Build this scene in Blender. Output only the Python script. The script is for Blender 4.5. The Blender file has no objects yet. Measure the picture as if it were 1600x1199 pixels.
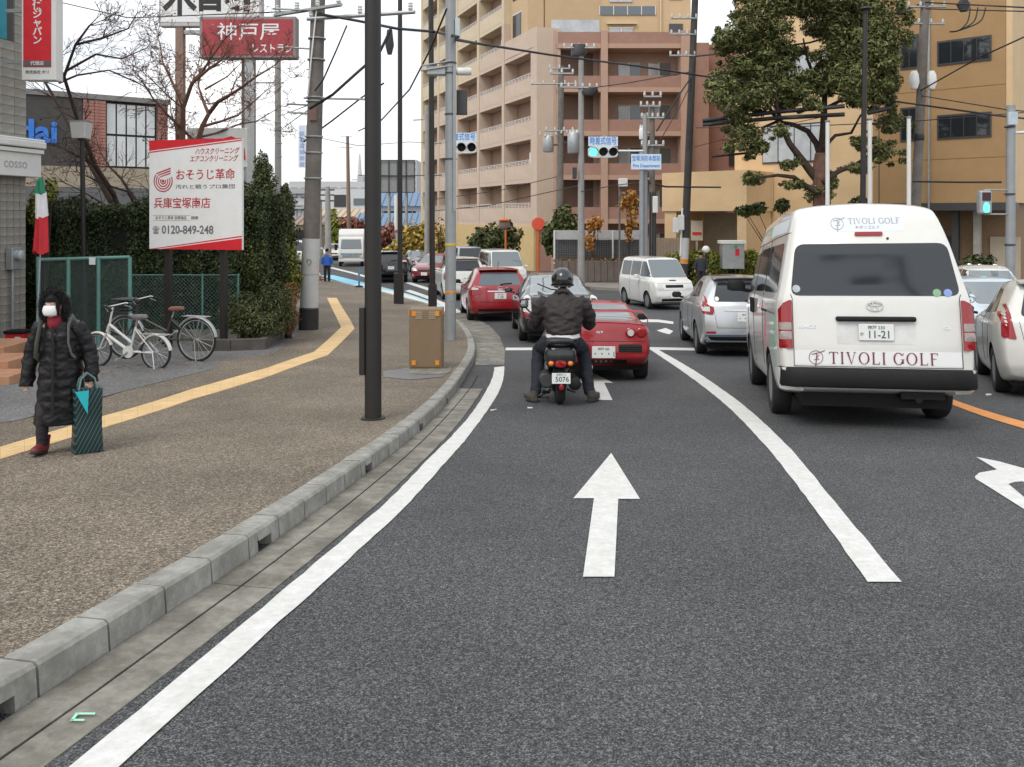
import bpy, bmesh, math, random
import numpy as np
from mathutils import Vector, Matrix, Quaternion, noise
from mathutils.bvhtree import BVHTree
from mathutils.geometry import delaunay_2d_cdt
PI = math.pi
RND = random.Random(11)
sc = bpy.context.scene
COL = sc.collection
# ---------------------------------------------------------------- camera, sky, sun, exposure
FPX, CZ, U0, V0 = 1280.0, 1.45, 800.0, 337.0
cam = bpy.data.objects.new('camera', bpy.data.cameras.new('camera'))
COL.objects.link(cam)
cam.location = (0, 0, CZ); cam.rotation_euler = (PI/2, 0, 0)
cam.data.sensor_fit = 'HORIZONTAL'; cam.data.sensor_width = 36
cam.data.lens = 36*FPX/1600
cam.data.shift_y = -(599.5-V0)/1600
cam.data.clip_start = 0.1; cam.data.clip_end = 6000
sc.camera = cam
SUN_EL, SUN_AZ = 52, 215
w = bpy.data.worlds.new('World'); sc.world = w; w.use_nodes = True
nt = w.node_tree; nt.nodes.clear()
def wn(t, **k):
    n = nt.nodes.new(t)
    for a, b in k.items(): setattr(n, a, b)
    return n
wo = wn('ShaderNodeOutputWorld'); bg = wn('ShaderNodeBackground'); bg.inputs[1].default_value = 0.1
sky = wn('ShaderNodeTexSky', sky_type='NISHITA', sun_disc=False, sun_elevation=math.radians(SUN_EL), sun_rotation=math.radians(SUN_AZ), dust_density=2.0)
tc = wn('ShaderNodeTexCoord'); mp = wn('ShaderNodeMapping'); mp.inputs['Scale'].default_value = (1, 1, 2.2)
nz = wn('ShaderNodeTexNoise'); nz.inputs['Scale'].default_value = 2.3; nz.inputs['Detail'].default_value = 7; nz.inputs['Roughness'].default_value = .55
rp = wn('ShaderNodeValToRGB'); rp.color_ramp.elements[0].position = .45; rp.color_ramp.elements[0].color = (.58, .58, .58, 1)
rp.color_ramp.elements[1].position = .62; rp.color_ramp.elements[1].color = (1, 1, 1, 1)
mx = wn('ShaderNodeMixRGB'); mx.inputs[2].default_value = (10.6, 10.7, 10.8, 1)
L = nt.links.new
L(tc.outputs['Generated'], mp.inputs[0]); L(mp.outputs[0], nz.inputs['Vector']); L(nz.outputs['Fac'], rp.inputs[0])
L(rp.outputs[0], mx.inputs[0]); L(sky.outputs[0], mx.inputs[1]); L(mx.outputs[0], bg.inputs[0]); L(bg.outputs[0], wo.inputs[0])
sd = bpy.data.lights.new('sun', 'SUN'); sd.energy = 1.0; sd.angle = math.radians(25); sd.color = (1, .96, .9)
sun = bpy.data.objects.new('sun', sd); COL.objects.link(sun)
# sky sun_rotation is measured clockwise from +Y
_sv = Vector((math.sin(math.radians(SUN_AZ))*math.cos(math.radians(SUN_EL)), math.cos(math.radians(SUN_AZ))*math.cos(math.radians(SUN_EL)), math.sin(math.radians(SUN_EL))))
sun.rotation_euler = _sv.to_track_quat('Z', 'Y').to_euler(); sun.location = (0, 0, 60)
vs = sc.view_settings
sc.display_settings.display_device = 'sRGB'
vs.view_transform = 'Standard'; vs.look = 'None'; vs.exposure = 0.44; vs.gamma = 1.0; vs.use_curve_mapping = False
sc.cycles.max_bounces = 6; sc.cycles.diffuse_bounces = 3; sc.cycles.glossy_bounces = 3; sc.cycles.transparent_max_bounces = 6

# ---------------------------------------------------------------- the road falls away from the viewer and levels out
_sl = [(-400, 0), (-12, 0), (-6, .085), (9, .085), (17, .045), (28, .03), (50, .02), (100, 0), (9000, 0)]
def _slope(y):
    for (a, s), (b, t) in zip(_sl, _sl[1:]):
        if y <= b: return s+(t-s)*(y-a)/(b-a)
    return 0
_zt = {}
def _integ(y):
    n = 24; s = 0; y0 = 0.0
    for (a, b) in zip([q[0] for q in _sl], [q[0] for q in _sl][1:]):
        lo, hi = (max(a, 0), min(b, y)) if y >= 0 else (max(a, y), min(b, 0))
        if hi > lo: s += (hi-lo)*(_slope(lo+1e-6)+_slope(hi-1e-6))/2
    return -s if y >= 0 else s
def zr(y): return _integ(y)
def P(u, v, y): return Vector(((u-U0)*y/FPX, y, CZ-(v-V0)*y/FPX))
def sstep(a, b, t):
    t = min(1, max(0, (t-a)/(b-a))); return t*t*(3-2*t)
def hit(u, v, zf):
    lo, hi = 1.0, 400.0
    f = lambda y: CZ-(v-V0)*y/FPX - zf((u-U0)*y/FPX, y)
    for _ in range(50):
        m = (lo+hi)/2
        if f(m) > 0: lo = m
        else: hi = m
    return P(u, v, lo)
def G(u, v, off=0): return hit(u, v, lambda x, y: zr(y)+off)
_cb = [(0,1133),(87,1078),(210,995),(285,945),(350,905),(405,865),(450,832),(500,797),(545,762),(595,725),(645,685),(685,647),(715,610),(732,582),(741,565),(743,550),(738,532),(728,517),(716,507),(700,496),(672,481),(640,472),(595,460),(540,447),(500,438),(440,430)]
_cw = [G(u, v) for u, v in _cb]
_d = (_cw[0]-_cw[1]); _d *= 1/_d.length
_cw = [_cw[0]+_d*8, _cw[0]+_d*3]+_cw
def catmull(pts, step):
    out = []
    n = len(pts)
    for i in range(n-1):
        p0, p1, p2, p3 = pts[max(i-1, 0)], pts[i], pts[i+1], pts[min(i+2, n-1)]
        k = max(2, int((p2-p1).length/.06))
        for j in range(k):
            t = j/k
            out.append(.5*((2*p1)+(-p0+p2)*t+(2*p0-5*p1+4*p2-p3)*t*t+(-p0+3*p1-3*p2+p3)*t**3))
    out.append(pts[-1])
    res = [out[0]]; acc = 0
    for a, b in zip(out, out[1:]):
        d = (b-a).length
        while acc+d >= step:
            t = (step-acc)/d; a = a.lerp(b, t); res.append(a.copy()); d = (b-a).length; acc = 0
        acc += d
    return res
_c2 = [Vector((p.x, p.y, 0)) for p in _cw]
_f = catmull(_c2, .12)
for _ in range(12): _f = [_f[0]]+[(_f[i-1]+_f[i]*2+_f[i+1])/4 for i in range(1, len(_f)-1)]+[_f[-1]]
_c2 = _f[::4]+[_f[-1]]
KERB = catmull(_c2, .37)
def tang(pl, i):
    t = pl[min(i+1, len(pl)-1)]-pl[max(i-1, 0)]; return t.normalized()
def offs(pl, d):  # positive d = to the right of travel (road side)
    return [p+Vector((tang(pl, i).y, -tang(pl, i).x, 0))*d for i, p in enumerate(pl)]
KIN = offs(KERB, -.15)
def trace(px): 
    q = [G(u, v) for u, v in px]; d = q[0]-q[1]; d *= 1/d.length; e = q[-1]-q[-2]; e *= 1/e.length
    return [Vector((p.x, p.y, 0)) for p in catmull([Vector((p.x, p.y, 0)) for p in [q[0]+d*6]+q+[q[-1]+e*.6]], .1)]
SLIT = trace([(40,1160),(240,1019),(318,960),(400,899),(467,850),(560,777),(628,720),(680,670),(718,628),(740.5,599),(752,573)])
GOUT = trace([(80,1190),(240,1070),(311,1014),(377,960),(402.5,940),(463,893),(513.5,851),(560,813),(613,769),(660,720),(701,680),(735.5,636),(760.6,597),(769,573)])
def near(p, pl): return min((p-q).length for q in pl)
DS = [near(p, SLIT) for p in KERB]; DG = [near(p, GOUT) for p in KERB]
for _ in range(6):
    DS = [DS[0]]+[(DS[i-1]+2*DS[i]+DS[i+1])/4 for i in range(1, len(DS)-1)]+[DS[-1]]; DG = [DG[0]]+[(DG[i-1]+2*DG[i]+DG[i+1])/4 for i in range(1, len(DG)-1)]+[DG[-1]]
def kerb_x(y):
    for a, b in zip(KERB, KERB[1:]):
        if a.y <= y <= b.y: return a.x+(b.x-a.x)*(y-a.y)/max(1e-6, b.y-a.y)
    return KERB[0].x if y < KERB[0].y else KERB[-1].x
def zwalk(x, y):
    d = max(0, kerb_x(y)-x)
    return zr(y)+.13-.02*min(d, 3)*(1-sstep(8, 13, y))+.08*sstep(9, 14, y)*sstep(.4, 3, d)
def S(u, v): return hit(u, v, zwalk)

# ---------------------------------------------------------------- materials
MATS = {}
def mat(name, col, rough=.6, metal=0, var=.12, vs_=6., bump=0., bs=80., spec=.5, coat=0, emit=None, alpha=1, dirt=0):
    if name in MATS: return MATS[name]
    m = bpy.data.materials.new(name); m.use_nodes = True; MATS[name] = m
    t = m.node_tree; b = t.nodes['Principled BSDF']
    b.inputs['Roughness'].default_value = rough; b.inputs['Metallic'].default_value = metal
    b.inputs['Specular IOR Level'].default_value = spec; b.inputs['Coat Weight'].default_value = coat
    b.inputs['Coat Roughness'].default_value = .05
    c = tuple(col)+(1,)
    b.inputs['Base Color'].default_value = c
    if alpha < 1: b.inputs['Alpha'].default_value = alpha
    if emit: b.inputs['Emission Color'].default_value = tuple(emit[0])+(1,); b.inputs['Emission Strength'].default_value = emit[1]
    co = t.nodes.new('ShaderNodeTexCoord')
    if var:
        n = t.nodes.new('ShaderNodeTexNoise'); n.inputs['Scale'].default_value = vs_; n.inputs['Detail'].default_value = 6; n.inputs['Roughness'].default_value = .65
        r = t.nodes.new('ShaderNodeValToRGB')
        r.color_ramp.elements[0].position = .3; r.color_ramp.elements[1].position = .7
        r.color_ramp.elements[0].color = tuple(x*(1-var) for x in col)+(1,)
        r.color_ramp.elements[1].color = tuple(min(1, x*(1+var)) for x in col)+(1,)
        t.links.new(co.outputs['Object'], n.inputs['Vector']); t.links.new(n.outputs['Fac'], r.inputs[0])
        src = r.outputs[0]
        if dirt:
            n2 = t.nodes.new('ShaderNodeTexNoise'); n2.inputs['Scale'].default_value = vs_*.35; n2.inputs['Detail'].default_value = 9; n2.inputs['Roughness'].default_value = .75
            r2 = t.nodes.new('ShaderNodeValToRGB'); r2.color_ramp.elements[0].position = .42; r2.color_ramp.elements[1].position = .62
            r2.color_ramp.elements[0].color = (1-dirt, 1-dirt, (1-dirt)*.95, 1); r2.color_ramp.elements[1].color = (1, 1, 1, 1)
            mm = t.nodes.new('ShaderNodeMixRGB'); mm.blend_type = 'MULTIPLY'; mm.inputs[0].default_value = 1
            t.links.new(co.outputs['Object'], n2.inputs['Vector']); t.links.new(n2.outputs['Fac'], r2.inputs[0])
            t.links.new(src, mm.inputs[1]); t.links.new(r2.outputs[0], mm.inputs[2]); src = mm.outputs[0]
        t.links.new(src, b.inputs['Base Color'])
    if bump:
        n = t.nodes.new('ShaderNodeTexNoise'); n.inputs['Scale'].default_value = bs; n.inputs['Detail'].default_value = 4
        k = t.nodes.new('ShaderNodeBump'); k.inputs['Strength'].default_value = bump; k.inputs['Distance'].default_value = .01
        t.links.new(co.outputs['Object'], n.inputs['Vector']); t.links.new(n.outputs['Fac'], k.inputs['Height']); t.links.new(k.outputs[0], b.inputs['Normal'])
    return m
def speckle(name, cols, scale, rough, bump, big=.25, bigs=.5, pts=None, fine=None):
    """aggregate surface: voronoi stones of several colours, large soft wear"""
    m = bpy.data.materials.new(name); m.use_nodes = True; MATS[name] = m
    t = m.node_tree; b = t.nodes['Principled BSDF']; b.inputs['Roughness'].default_value = rough; b.inputs['Specular IOR Level'].default_value = .3
    co = t.nodes.new('ShaderNodeTexCoord')
    vo = t.nodes.new('ShaderNodeTexVoronoi'); vo.inputs['Scale'].default_value = scale
    t.links.new(co.outputs['Object'], vo.inputs['Vector'])
    sx = t.nodes.new('ShaderNodeSeparateColor'); t.links.new(vo.outputs['Color'], sx.inputs[0])
    r = t.nodes.new('ShaderNodeValToRGB'); e = r.color_ramp.elements
    while len(e) < len(cols): e.new(.5)
    for i, (p, c) in enumerate(cols): e[i].position = p; e[i].color = tuple(c)+(1,)
    t.links.new(sx.outputs[0], r.inputs[0])
    nb = t.nodes.new('ShaderNodeTexNoise'); nb.inputs['Scale'].default_value = bigs; nb.inputs['Detail'].default_value = 8; nb.inputs['Roughness'].default_value = .7
    t.links.new(co.outputs['Object'], nb.inputs['Vector'])
    rb = t.nodes.new('ShaderNodeMapRange'); rb.inputs[1].default_value = .3; rb.inputs[2].default_value = .7; rb.inputs[3].default_value = 1-big; rb.inputs[4].default_value = 1+big
    t.links.new(nb.outputs['Fac'], rb.inputs[0])
    mm = t.nodes.new('ShaderNodeMixRGB'); mm.blend_type = 'MULTIPLY'; mm.inputs[0].default_value = 1
    t.links.new(r.outputs[0], mm.inputs[1]); t.links.new(rb.outputs[0], mm.inputs[2])
    nf = t.nodes.new('ShaderNodeTexNoise'); nf.inputs['Scale'].default_value = scale*.28; nf.inputs['Detail'].default_value = 3
    t.links.new(co.outputs['Object'], nf.inputs['Vector'])
    rf = t.nodes.new('ShaderNodeMapRange'); rf.inputs[1].default_value = .3; rf.inputs[2].default_value = .7; rf.inputs[3].default_value = .62; rf.inputs[4].default_value = 1.38
    t.links.new(nf.outputs['Fac'], rf.inputs[0])
    m3 = t.nodes.new('ShaderNodeMixRGB'); m3.blend_type = 'MULTIPLY'; m3.inputs[0].default_value = 1
    t.links.new(mm.outputs[0], m3.inputs[1]); t.links.new(rf.outputs[0], m3.inputs[2])
    t.links.new(m3.outputs[0], b.inputs['Base Color'])
    k = t.nodes.new('ShaderNodeBump'); k.inputs['Strength'].default_value = bump; k.inputs['Distance'].default_value = .006
    t.links.new(vo.outputs['Distance'], k.inputs['Height']); t.links.new(k.outputs[0], b.inputs['Normal'])
    return m
def leafmat(name, c0, c1, c2):
    m = bpy.data.materials.new(name); m.use_nodes = True; MATS[name] = m
    t = m.node_tree; b = t.nodes['Principled BSDF']; b.inputs['Roughness'].default_value = .55; b.inputs['Specular IOR Level'].default_value = .25
    g = t.nodes.new('ShaderNodeNewGeometry'); r = t.nodes.new('ShaderNodeValToRGB'); e = r.color_ramp.elements; e.new(.55)
    for i, (p, c) in enumerate(((0, c0), (.55, c1), (1, c2))): e[i].position = p; e[i].color = tuple(c)+(1,)
    t.links.new(g.outputs['Random Per Island'], r.inputs[0]); t.links.new(r.outputs[0], b.inputs['Base Color'])
    b.inputs['Subsurface Weight'].default_value = 0
    return m

# ---------------------------------------------------------------- mesh helpers
class MB:
    def __init__(s, T=None): s.v = []; s.f = []; s.mi = []; s.T = T
    def add(s, vs, fs, mi=0):
        k = len(s.v)
        s.v += [(s.T @ Vector(p)) if s.T else Vector(p) for p in vs]
        s.f += [[i+k for i in f] for f in fs]; s.mi += [mi]*len(fs); return s
    def box(s, c, d, rz=0, M=None, mi=0):
        x, y, z = d[0]/2, d[1]/2, d[2]/2
        vs = [Vector(p) for p in ((-x,-y,-z),(x,-y,-z),(x,y,-z),(-x,y,-z),(-x,-y,z),(x,-y,z),(x,y,z),(-x,y,z))]
        R = M if M else Matrix.Rotation(rz, 3, 'Z')
        return s.add([R @ p+Vector(c) for p in vs], [(0,3,2,1),(4,5,6,7),(0,1,5,4),(1,2,6,5),(2,3,7,6),(3,0,4,7)], mi)
    def bx(s, x0, x1, y0, y1, z0, z1, mi=0): return s.box(((x0+x1)/2, (y0+y1)/2, (z0+z1)/2), (x1-x0, y1-y0, z1-z0), mi=mi)
    def tube(s, pts, r, n=8, cap=True, mi=0, flat=1.0):
        pts = [Vector(p) for p in pts]; m = len(pts)
        rs = r if isinstance(r, (list, tuple)) else [r]*m
        t = (pts[1]-pts[0]).normalized()
        a = Vector((0, 0, 1)) if abs(t.z) < .9 else Vector((1, 0, 0))
        nrm = (a-t*a.dot(t)).normalized(); vs = []
        for i, p in enumerate(pts):
            t2 = (pts[min(i+1, m-1)]-pts[max(i-1, 0)])
            t2 = t2.normalized() if t2.length > 1e-9 else t
            nrm = (nrm-t2*nrm.dot(t2)); nrm = nrm.normalized() if nrm.length > 1e-6 else t2.orthogonal().normalized()
            b = t2.cross(nrm); t = t2
            for j in range(n):
                an = 2*PI*j/n; vs.append(p+(nrm*math.cos(an)+b*math.sin(an)*flat)*rs[i])
        fs = [(i*n+j, i*n+(j+1) % n, (i+1)*n+(j+1) % n, (i+1)*n+j) for i in range(m-1) for j in range(n)]
        if cap: fs += [tuple(range(n-1, -1, -1)), tuple((m-1)*n+j for j in range(n))]
        return s.add(vs, fs, mi)
    def cyl(s, p0, p1, r0, r1=None, n=14, mi=0): return s.tube([p0, p1], [r0, r0 if r1 is None else r1], n, mi=mi)
    def loft(s, rings, cap=True, mi=0, closed=False):
        n = len(rings[0]); m = len(rings); vs = [p for r in rings for p in r]
        fs = [(i*n+j, i*n+(j+1) % n, ((i+1) % m)*n+(j+1) % n, ((i+1) % m)*n+j) for i in range(m if closed else m-1) for j in range(n)]
        if cap and not closed: fs += [tuple(range(n-1, -1, -1)), tuple((m-1)*n+j for j in range(n))]
        return s.add(vs, fs, mi)
    def ell(s, lst, n=20, mi=0, wav=0, seed=0, pw=2.0):
        """stack of horizontal super-ellipses (cx, cy, z, rx, ry)"""
        rings = []
        for (cx, cy, z, rx, ry) in lst:
            rg = []
            for j in range(n):
                a = 2*PI*j/n; c, q = math.cos(a), math.sin(a)
                rg.append((cx+rx*math.copysign(abs(c)**(2/pw), c), cy+ry*math.copysign(abs(q)**(2/pw), q), z))
            rings.append(rg)
        return s.loft(rings, mi=mi)
    def lathe(s, prof, n=24, c=(0, 0, 0), M=None, mi=0, closed=False):
        R = M if M else Matrix.Identity(3)
        rings = [[R @ Vector((r*math.cos(2*PI*j/n), r*math.sin(2*PI*j/n), z))+Vector(c) for j in range(n)] for r, z in prof]
        return s.loft(rings, mi=mi, closed=closed)
    def sph(s, c, r, n=12, m=8, mi=0):
        rx, ry, rz = r if isinstance(r, (tuple, list)) else (r, r, r)
        rings = [[(c[0]+rx*math.sin(PI*i/m)*math.cos(2*PI*j/n), c[1]+ry*math.sin(PI*i/m)*math.sin(2*PI*j/n), c[2]-rz*math.cos(PI*i/m)) for j in range(n)] for i in range(1, m)]
        return s.loft(rings, mi=mi)
    def prism(s, poly, y0, y1, plane='XZ', mi=0):
        n = len(poly)
        f = {'XZ': lambda a, b, d: (a, d, b), 'XY': lambda a, b, d: (a, b, d), 'YZ': lambda a, b, d: (d, a, b)}[plane]
        vs = [f(a, b, y0) for a, b in poly]+[f(a, b, y1) for a, b in poly]
        return s.add(vs, [tuple(range(n)), tuple(range(2*n-1, n-1, -1))]+[(i, (i+1) % n, n+(i+1) % n, n+i) for i in range(n)], mi)
    def mesh(s, name, mats, smooth=None):
        me = bpy.data.meshes.new(name); me.from_pydata([tuple(p) for p in s.v], [], s.f)
        for m in (mats if isinstance(mats, (list, tuple)) else [mats]): me.materials.append(m)
        if any(s.mi): me.polygons.foreach_set('material_index', s.mi)
        bm = bmesh.new(); bm.from_mesh(me); bmesh.ops.recalc_face_normals(bm, faces=bm.faces); bm.to_mesh(me); bm.free()
        if smooth is not None:
            me.polygons.foreach_set('use_smooth', [True]*len(me.polygons))
            if smooth < 180: me.set_sharp_from_angle(angle=math.radians(smooth))
        me.update(); return me
    def build(s, name, mats, parent=None, smooth=None, loc=None, rz=0, bevel=0):
        o = inst(name, s.mesh(name, mats, smooth), parent, loc, rz)
        if bevel:
            b = o.modifiers.new('edge', 'BEVEL'); b.width = bevel; b.segments = 2; b.limit_method = 'ANGLE'; b.angle_limit = math.radians(40)
        return o
def inst(name, me, parent=None, loc=None, rz=0):
    o = bpy.data.objects.new(name, me); COL.objects.link(o)
    if parent: o.parent = parent
    if loc is not None: o.location = loc
    if rz: o.rotation_euler = (0, 0, rz)
    return o
def tag(o, label=None, cat=None, group=None, kind=None):
    for k, x in (('label', label), ('category', cat), ('group', group), ('kind', kind)):
        if x: o[k] = x
    return o
def E(name, label, cat, loc, rz=0, group=None):
    o = bpy.data.objects.new(name, None); COL.objects.link(o); o.empty_display_size = .2
    o.location = loc; o.rotation_euler = (0, 0, rz); return tag(o, label, cat, group)
KIDS = {}
def copy_tree(o, parent=None):
    c = o.copy(); COL.objects.link(c)
    if parent: c.parent = parent
    for ch in list(o.children): copy_tree(ch, c)
    return c
def struct(name, mb, m, parent=None, smooth=None): return tag(mb.build(name, m, parent, smooth), kind='structure')
FACE = Matrix.Rotation(PI/2, 4, 'X')          # text lying in XZ, read from -Y
def txt(name, body, size, m, parent, loc, align='CENTER', ext=.002, bold=0, sx=1, rz=0, shear=0, M=None, res=3, lsp=1):
    c = bpy.data.curves.new('lettering', 'FONT'); c.body = body; c.size = size; c.align_x = align; c.align_y = 'CENTER'
    c.extrude = ext; c.offset = bold; c.resolution_u = res; c.shear = shear; c.space_line = lsp
    o = bpy.data.objects.new('tmp_text', c); COL.objects.link(o)
    bpy.context.view_layer.update()
    me = bpy.data.meshes.new_from_object(o.evaluated_get(bpy.context.evaluated_depsgraph_get()))
    bpy.data.objects.remove(o); bpy.data.curves.remove(c)
    T = Matrix.Translation(loc) @ Matrix.Rotation(rz, 4, 'Z') @ (M or FACE) @ Matrix.Diagonal((sx, 1, 1, 1))
    me.transform(T); me.materials.clear(); me.materials.append(m); me.name = name
    return inst(name, me, parent)
def rpoly(pts, r, n=4):
    out = []; k = len(pts)
    for i in range(k):
        a, b, c = Vector(pts[i-1]), Vector(pts[i]), Vector(pts[(i+1) % k])
        d1, d2 = (a-b), (c-b); q = min(r, d1.length*.45, d2.length*.45)
        p1, p2 = b+d1.normalized()*q, b+d2.normalized()*q
        for j in range(n+1):
            t = j/n; out.append(tuple((1-t)**2*p1+2*t*(1-t)*b+t*t*p2))
    return out
def rect(x0, x1, z0, z1, r=0, n=4):
    p = [(x0, z0), (x1, z0), (x1, z1), (x0, z1)]
    return rpoly(p, r, n) if r else p
def circ(cx, cz, r, n=18, ry=None): return [(cx+r*math.cos(2*PI*i/n), cz+(ry or r)*math.sin(2*PI*i/n)) for i in range(n)]
def soft(mb, name, m, parent=None, voxel=.012, it=4, amp=0, fs=9, loc=None, smooth=True, sub=0):
    """fuse overlapping volumes into one continuous skin"""
    o = mb.build('tmp_soft', m)
    r = o.modifiers.new('r', 'REMESH'); r.mode = 'VOXEL'; r.voxel_size = voxel
    k = o.modifiers.new('s', 'SMOOTH'); k.factor = .5; k.iterations = it
    bpy.context.view_layer.update()
    me = bpy.data.meshes.new_from_object(o.evaluated_get(bpy.context.evaluated_depsgraph_get()))
    bpy.data.objects.remove(o); me.name = name
    if amp:
        n = len(me.vertices); nr = [v.normal.copy() for v in me.vertices]
        for i, v in enumerate(me.vertices):
            q = v.co
            h = noise.noise(Vector((q.x*fs, q.y*fs, q.z*fs*1.7)))+.5*noise.noise(Vector((q.x*fs*2.3+7, q.y*fs*2.3, q.z*fs*3.4)))
            v.co = q+nr[i]*amp*h
    me.polygons.foreach_set('use_smooth', [True]*len(me.polygons))
    if not me.materials: me.materials.append(m)
    return inst(name, me, parent, loc)
def leaves(name, m, parent, clumps, size, seed=1, kind='stuff', up=.3, shell=.55, flat=1.0, aspect=1.6):
    """many leaf-sized faces filling ellipsoid clumps (cx,cy,cz,rx,ry,rz,n)"""
    rg = np.random.default_rng(seed); Cs = []; Ns = []
    for (cx, cy, cz, rx, ry, rz, n) in clumps:
        d = rg.normal(size=(n, 3)); d /= np.linalg.norm(d, axis=1)[:, None]
        rad = shell+(1-shell)*rg.random(n)**.6
        rad *= 1+.22*np.sin(d[:, 0]*5+cx)*np.sin(d[:, 2]*6+cy+cz)
        Cs.append(np.array([cx, cy, cz])+d*rad[:, None]*np.array([rx, ry, rz])); Ns.append(d)
    Cc = np.concatenate(Cs); N = np.concatenate(Ns)+rg.normal(size=(len(Cc), 3))*.7+np.array([0, 0, up])
    return _quads(name, m, parent, Cc, N, size, rg, kind, aspect)
def _quads(name, m, parent, Cc, N, size, rg, kind, aspect=1.6):
    n = len(Cc)
    N = N/np.linalg.norm(N, axis=1)[:, None]
    a = rg.normal(size=(n, 3)); a -= N*(a*N).sum(1)[:, None]; a /= np.linalg.norm(a, axis=1)[:, None]
    b = np.cross(N, a); s = size*(.6+.8*rg.random(n))[:, None]
    V = np.stack([Cc-a*s*aspect/2, Cc-b*s/2, Cc+a*s*aspect/2, Cc+b*s/2], 1).reshape(-1, 3)
    me = bpy.data.meshes.new(name); me.vertices.add(4*n); me.vertices.foreach_set('co', V.ravel().astype(np.float32))
    me.loops.add(4*n); me.loops.foreach_set('vertex_index', np.arange(4*n, dtype=np.int32))
    me.polygons.add(n); me.polygons.foreach_set('loop_start', np.arange(0, 4*n, 4, dtype=np.int32)); me.polygons.foreach_set('loop_total', np.full(n, 4, np.int32))
    me.update(calc_edges=True); me.materials.append(m)
    o = inst(name, me, parent)
    if kind: o['kind'] = kind
    return o
def box_leaves(name, m, parent, boxes, size, dens, seed=1, kind='stuff'):
    """clipped hedge: leaves in the outer 25 cm of boxes (x0,x1,y0,y1,z0,z1)"""
    rg = np.random.default_rng(seed); C_ = []; N_ = []
    for (x0, x1, y0, y1, z0, z1) in boxes:
        for ax, sg in ((1, -1), (2, 1), (0, -1), (0, 1)):
            d = [(x0, x1), (y0, y1), (z0, z1)]
            oth = [i for i in range(3) if i != ax]
            A = (d[oth[0]][1]-d[oth[0]][0])*(d[oth[1]][1]-d[oth[1]][0]); n = int(A*dens)
            p = np.zeros((n, 3))
            for i in oth: p[:, i] = d[i][0]+(d[i][1]-d[i][0])*rg.random(n)
            wob = .10*np.sin(p[:, oth[0]]*3.1+ax)+.08*np.sin(p[:, oth[1]]*4.3+2)+.05*np.sin(p[:, oth[0]]*9)
            p[:, ax] = (d[ax][1] if sg > 0 else d[ax][0])+sg*(wob-.25*rg.random(n)**1.5+.05*rg.normal(size=n))
            nn = np.zeros((n, 3)); nn[:, ax] = sg
            C_.append(p); N_.append(nn)
    Cc = np.concatenate(C_); N = np.concatenate(N_)*.9+rg.normal(size=(len(Cc), 3))*.6+np.array([0, 0, .25])
    return _quads(name, m, parent, Cc, N, size, rg, kind)
# ================================================================ GROUND, ROAD, PAVEMENT
M_asph = speckle('asphalt', [(0, (.026, .027, .029)), (.35, (.054, .056, .059)), (.7, (.092, .095, .099)), (1, (.21, .21, .21))], 210, .82, .5, big=.22, bigs=.45)
M_pave = speckle('pebble_paving', [(0, (.066, .049, .033)), (.3, (.134, .106, .076)), (.6, (.195, .163, .124)), (.85, (.25, .218, .172)), (1, (.42, .375, .31))], 150, .8, .5, big=.30, bigs=.55)
M_fore = speckle('forecourt_asphalt', [(0, (.10, .10, .10)), (.5, (.15, .15, .15)), (1, (.22, .22, .21))], 120, .85, .3, big=.2, bigs=.6)
M_soil = mat('soil', (.13, .12, .10), .95, var=.3, vs_=.4)
M_conc = mat('kerb_concrete', (.36, .355, .33), .85, var=.12, vs_=14, bump=.25, bs=160, dirt=.36)
M_gut = mat('gutter_concrete', (.29, .275, .235), .85, var=.14, vs_=9, bump=.2, bs=140, dirt=.5)
M_white = mat('road_paint_white', (.74, .74, .73), .6, var=.09, vs_=30, bump=.3, bs=220, dirt=.14)
def chips(m, dark, lo, hi, sc_):
    t = m.node_tree; b = t.nodes['Principled BSDF']; src = b.inputs['Base Color'].links[0].from_socket; co = t.nodes.new('ShaderNodeTexCoord')
    n = t.nodes.new('ShaderNodeTexNoise'); n.inputs['Scale'].default_value = sc_; n.inputs['Detail'].default_value = 10; n.inputs['Roughness'].default_value = .8
    r = t.nodes.new('ShaderNodeMapRange'); r.inputs[1].default_value = lo; r.inputs[2].default_value = hi
    x = t.nodes.new('ShaderNodeMixRGB'); x.inputs[2].default_value = tuple(dark)+(1,)
    for a, c in ((co.outputs['Object'], n.inputs['Vector']), (n.outputs['Fac'], r.inputs[0]), (r.outputs[0], x.inputs[0]), (src, x.inputs[1]), (x.outputs[0], b.inputs['Base Color'])): t.links.new(a, c)
chips(M_white, (.10, .10, .10), .66, .72, 7)
M_yel = mat('tactile_yellow', (.76, .53, .27), .75, var=.08, vs_=6, dirt=.15)
M_orange = mat('road_paint_orange', (.80, .33, .10), .7, var=.1, vs_=25, dirt=.15)
M_blue = mat('road_paint_blue', (.25, .62, .82), .7, var=.1, vs_=8, dirt=.12)
M_black = mat('black_gap', (.012, .012, .013), .8, var=0)
ys = [-390, -40, -12]+[i*.5 for i in range(-20, 121)]+[62+4*i for i in range(30)]+[200, 400, 900, 3000]
def sheet(name, x0, x1, y0, y1, off, m, nx=1):
    mb = MB(); yy = [y0]+[y for y in ys if y0 < y < y1]+[y1]
    xs = [x0+(x1-x0)*i/nx for i in range(nx+1)]
    vs = [(x, y, zr(y)+off) for y in yy for x in xs]; k = nx+1
    mb.add(vs, [(i*k+j, i*k+j+1, (i+1)*k+j+1, (i+1)*k+j) for i in range(len(yy)-1) for j in range(nx)])
    return struct(name, mb, m)
sheet('ground', -2500, 2500, -390, 3000, -.03, M_soil)
sheet('road', -90, 90, -39, 170, 0, M_asph, 6)
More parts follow.
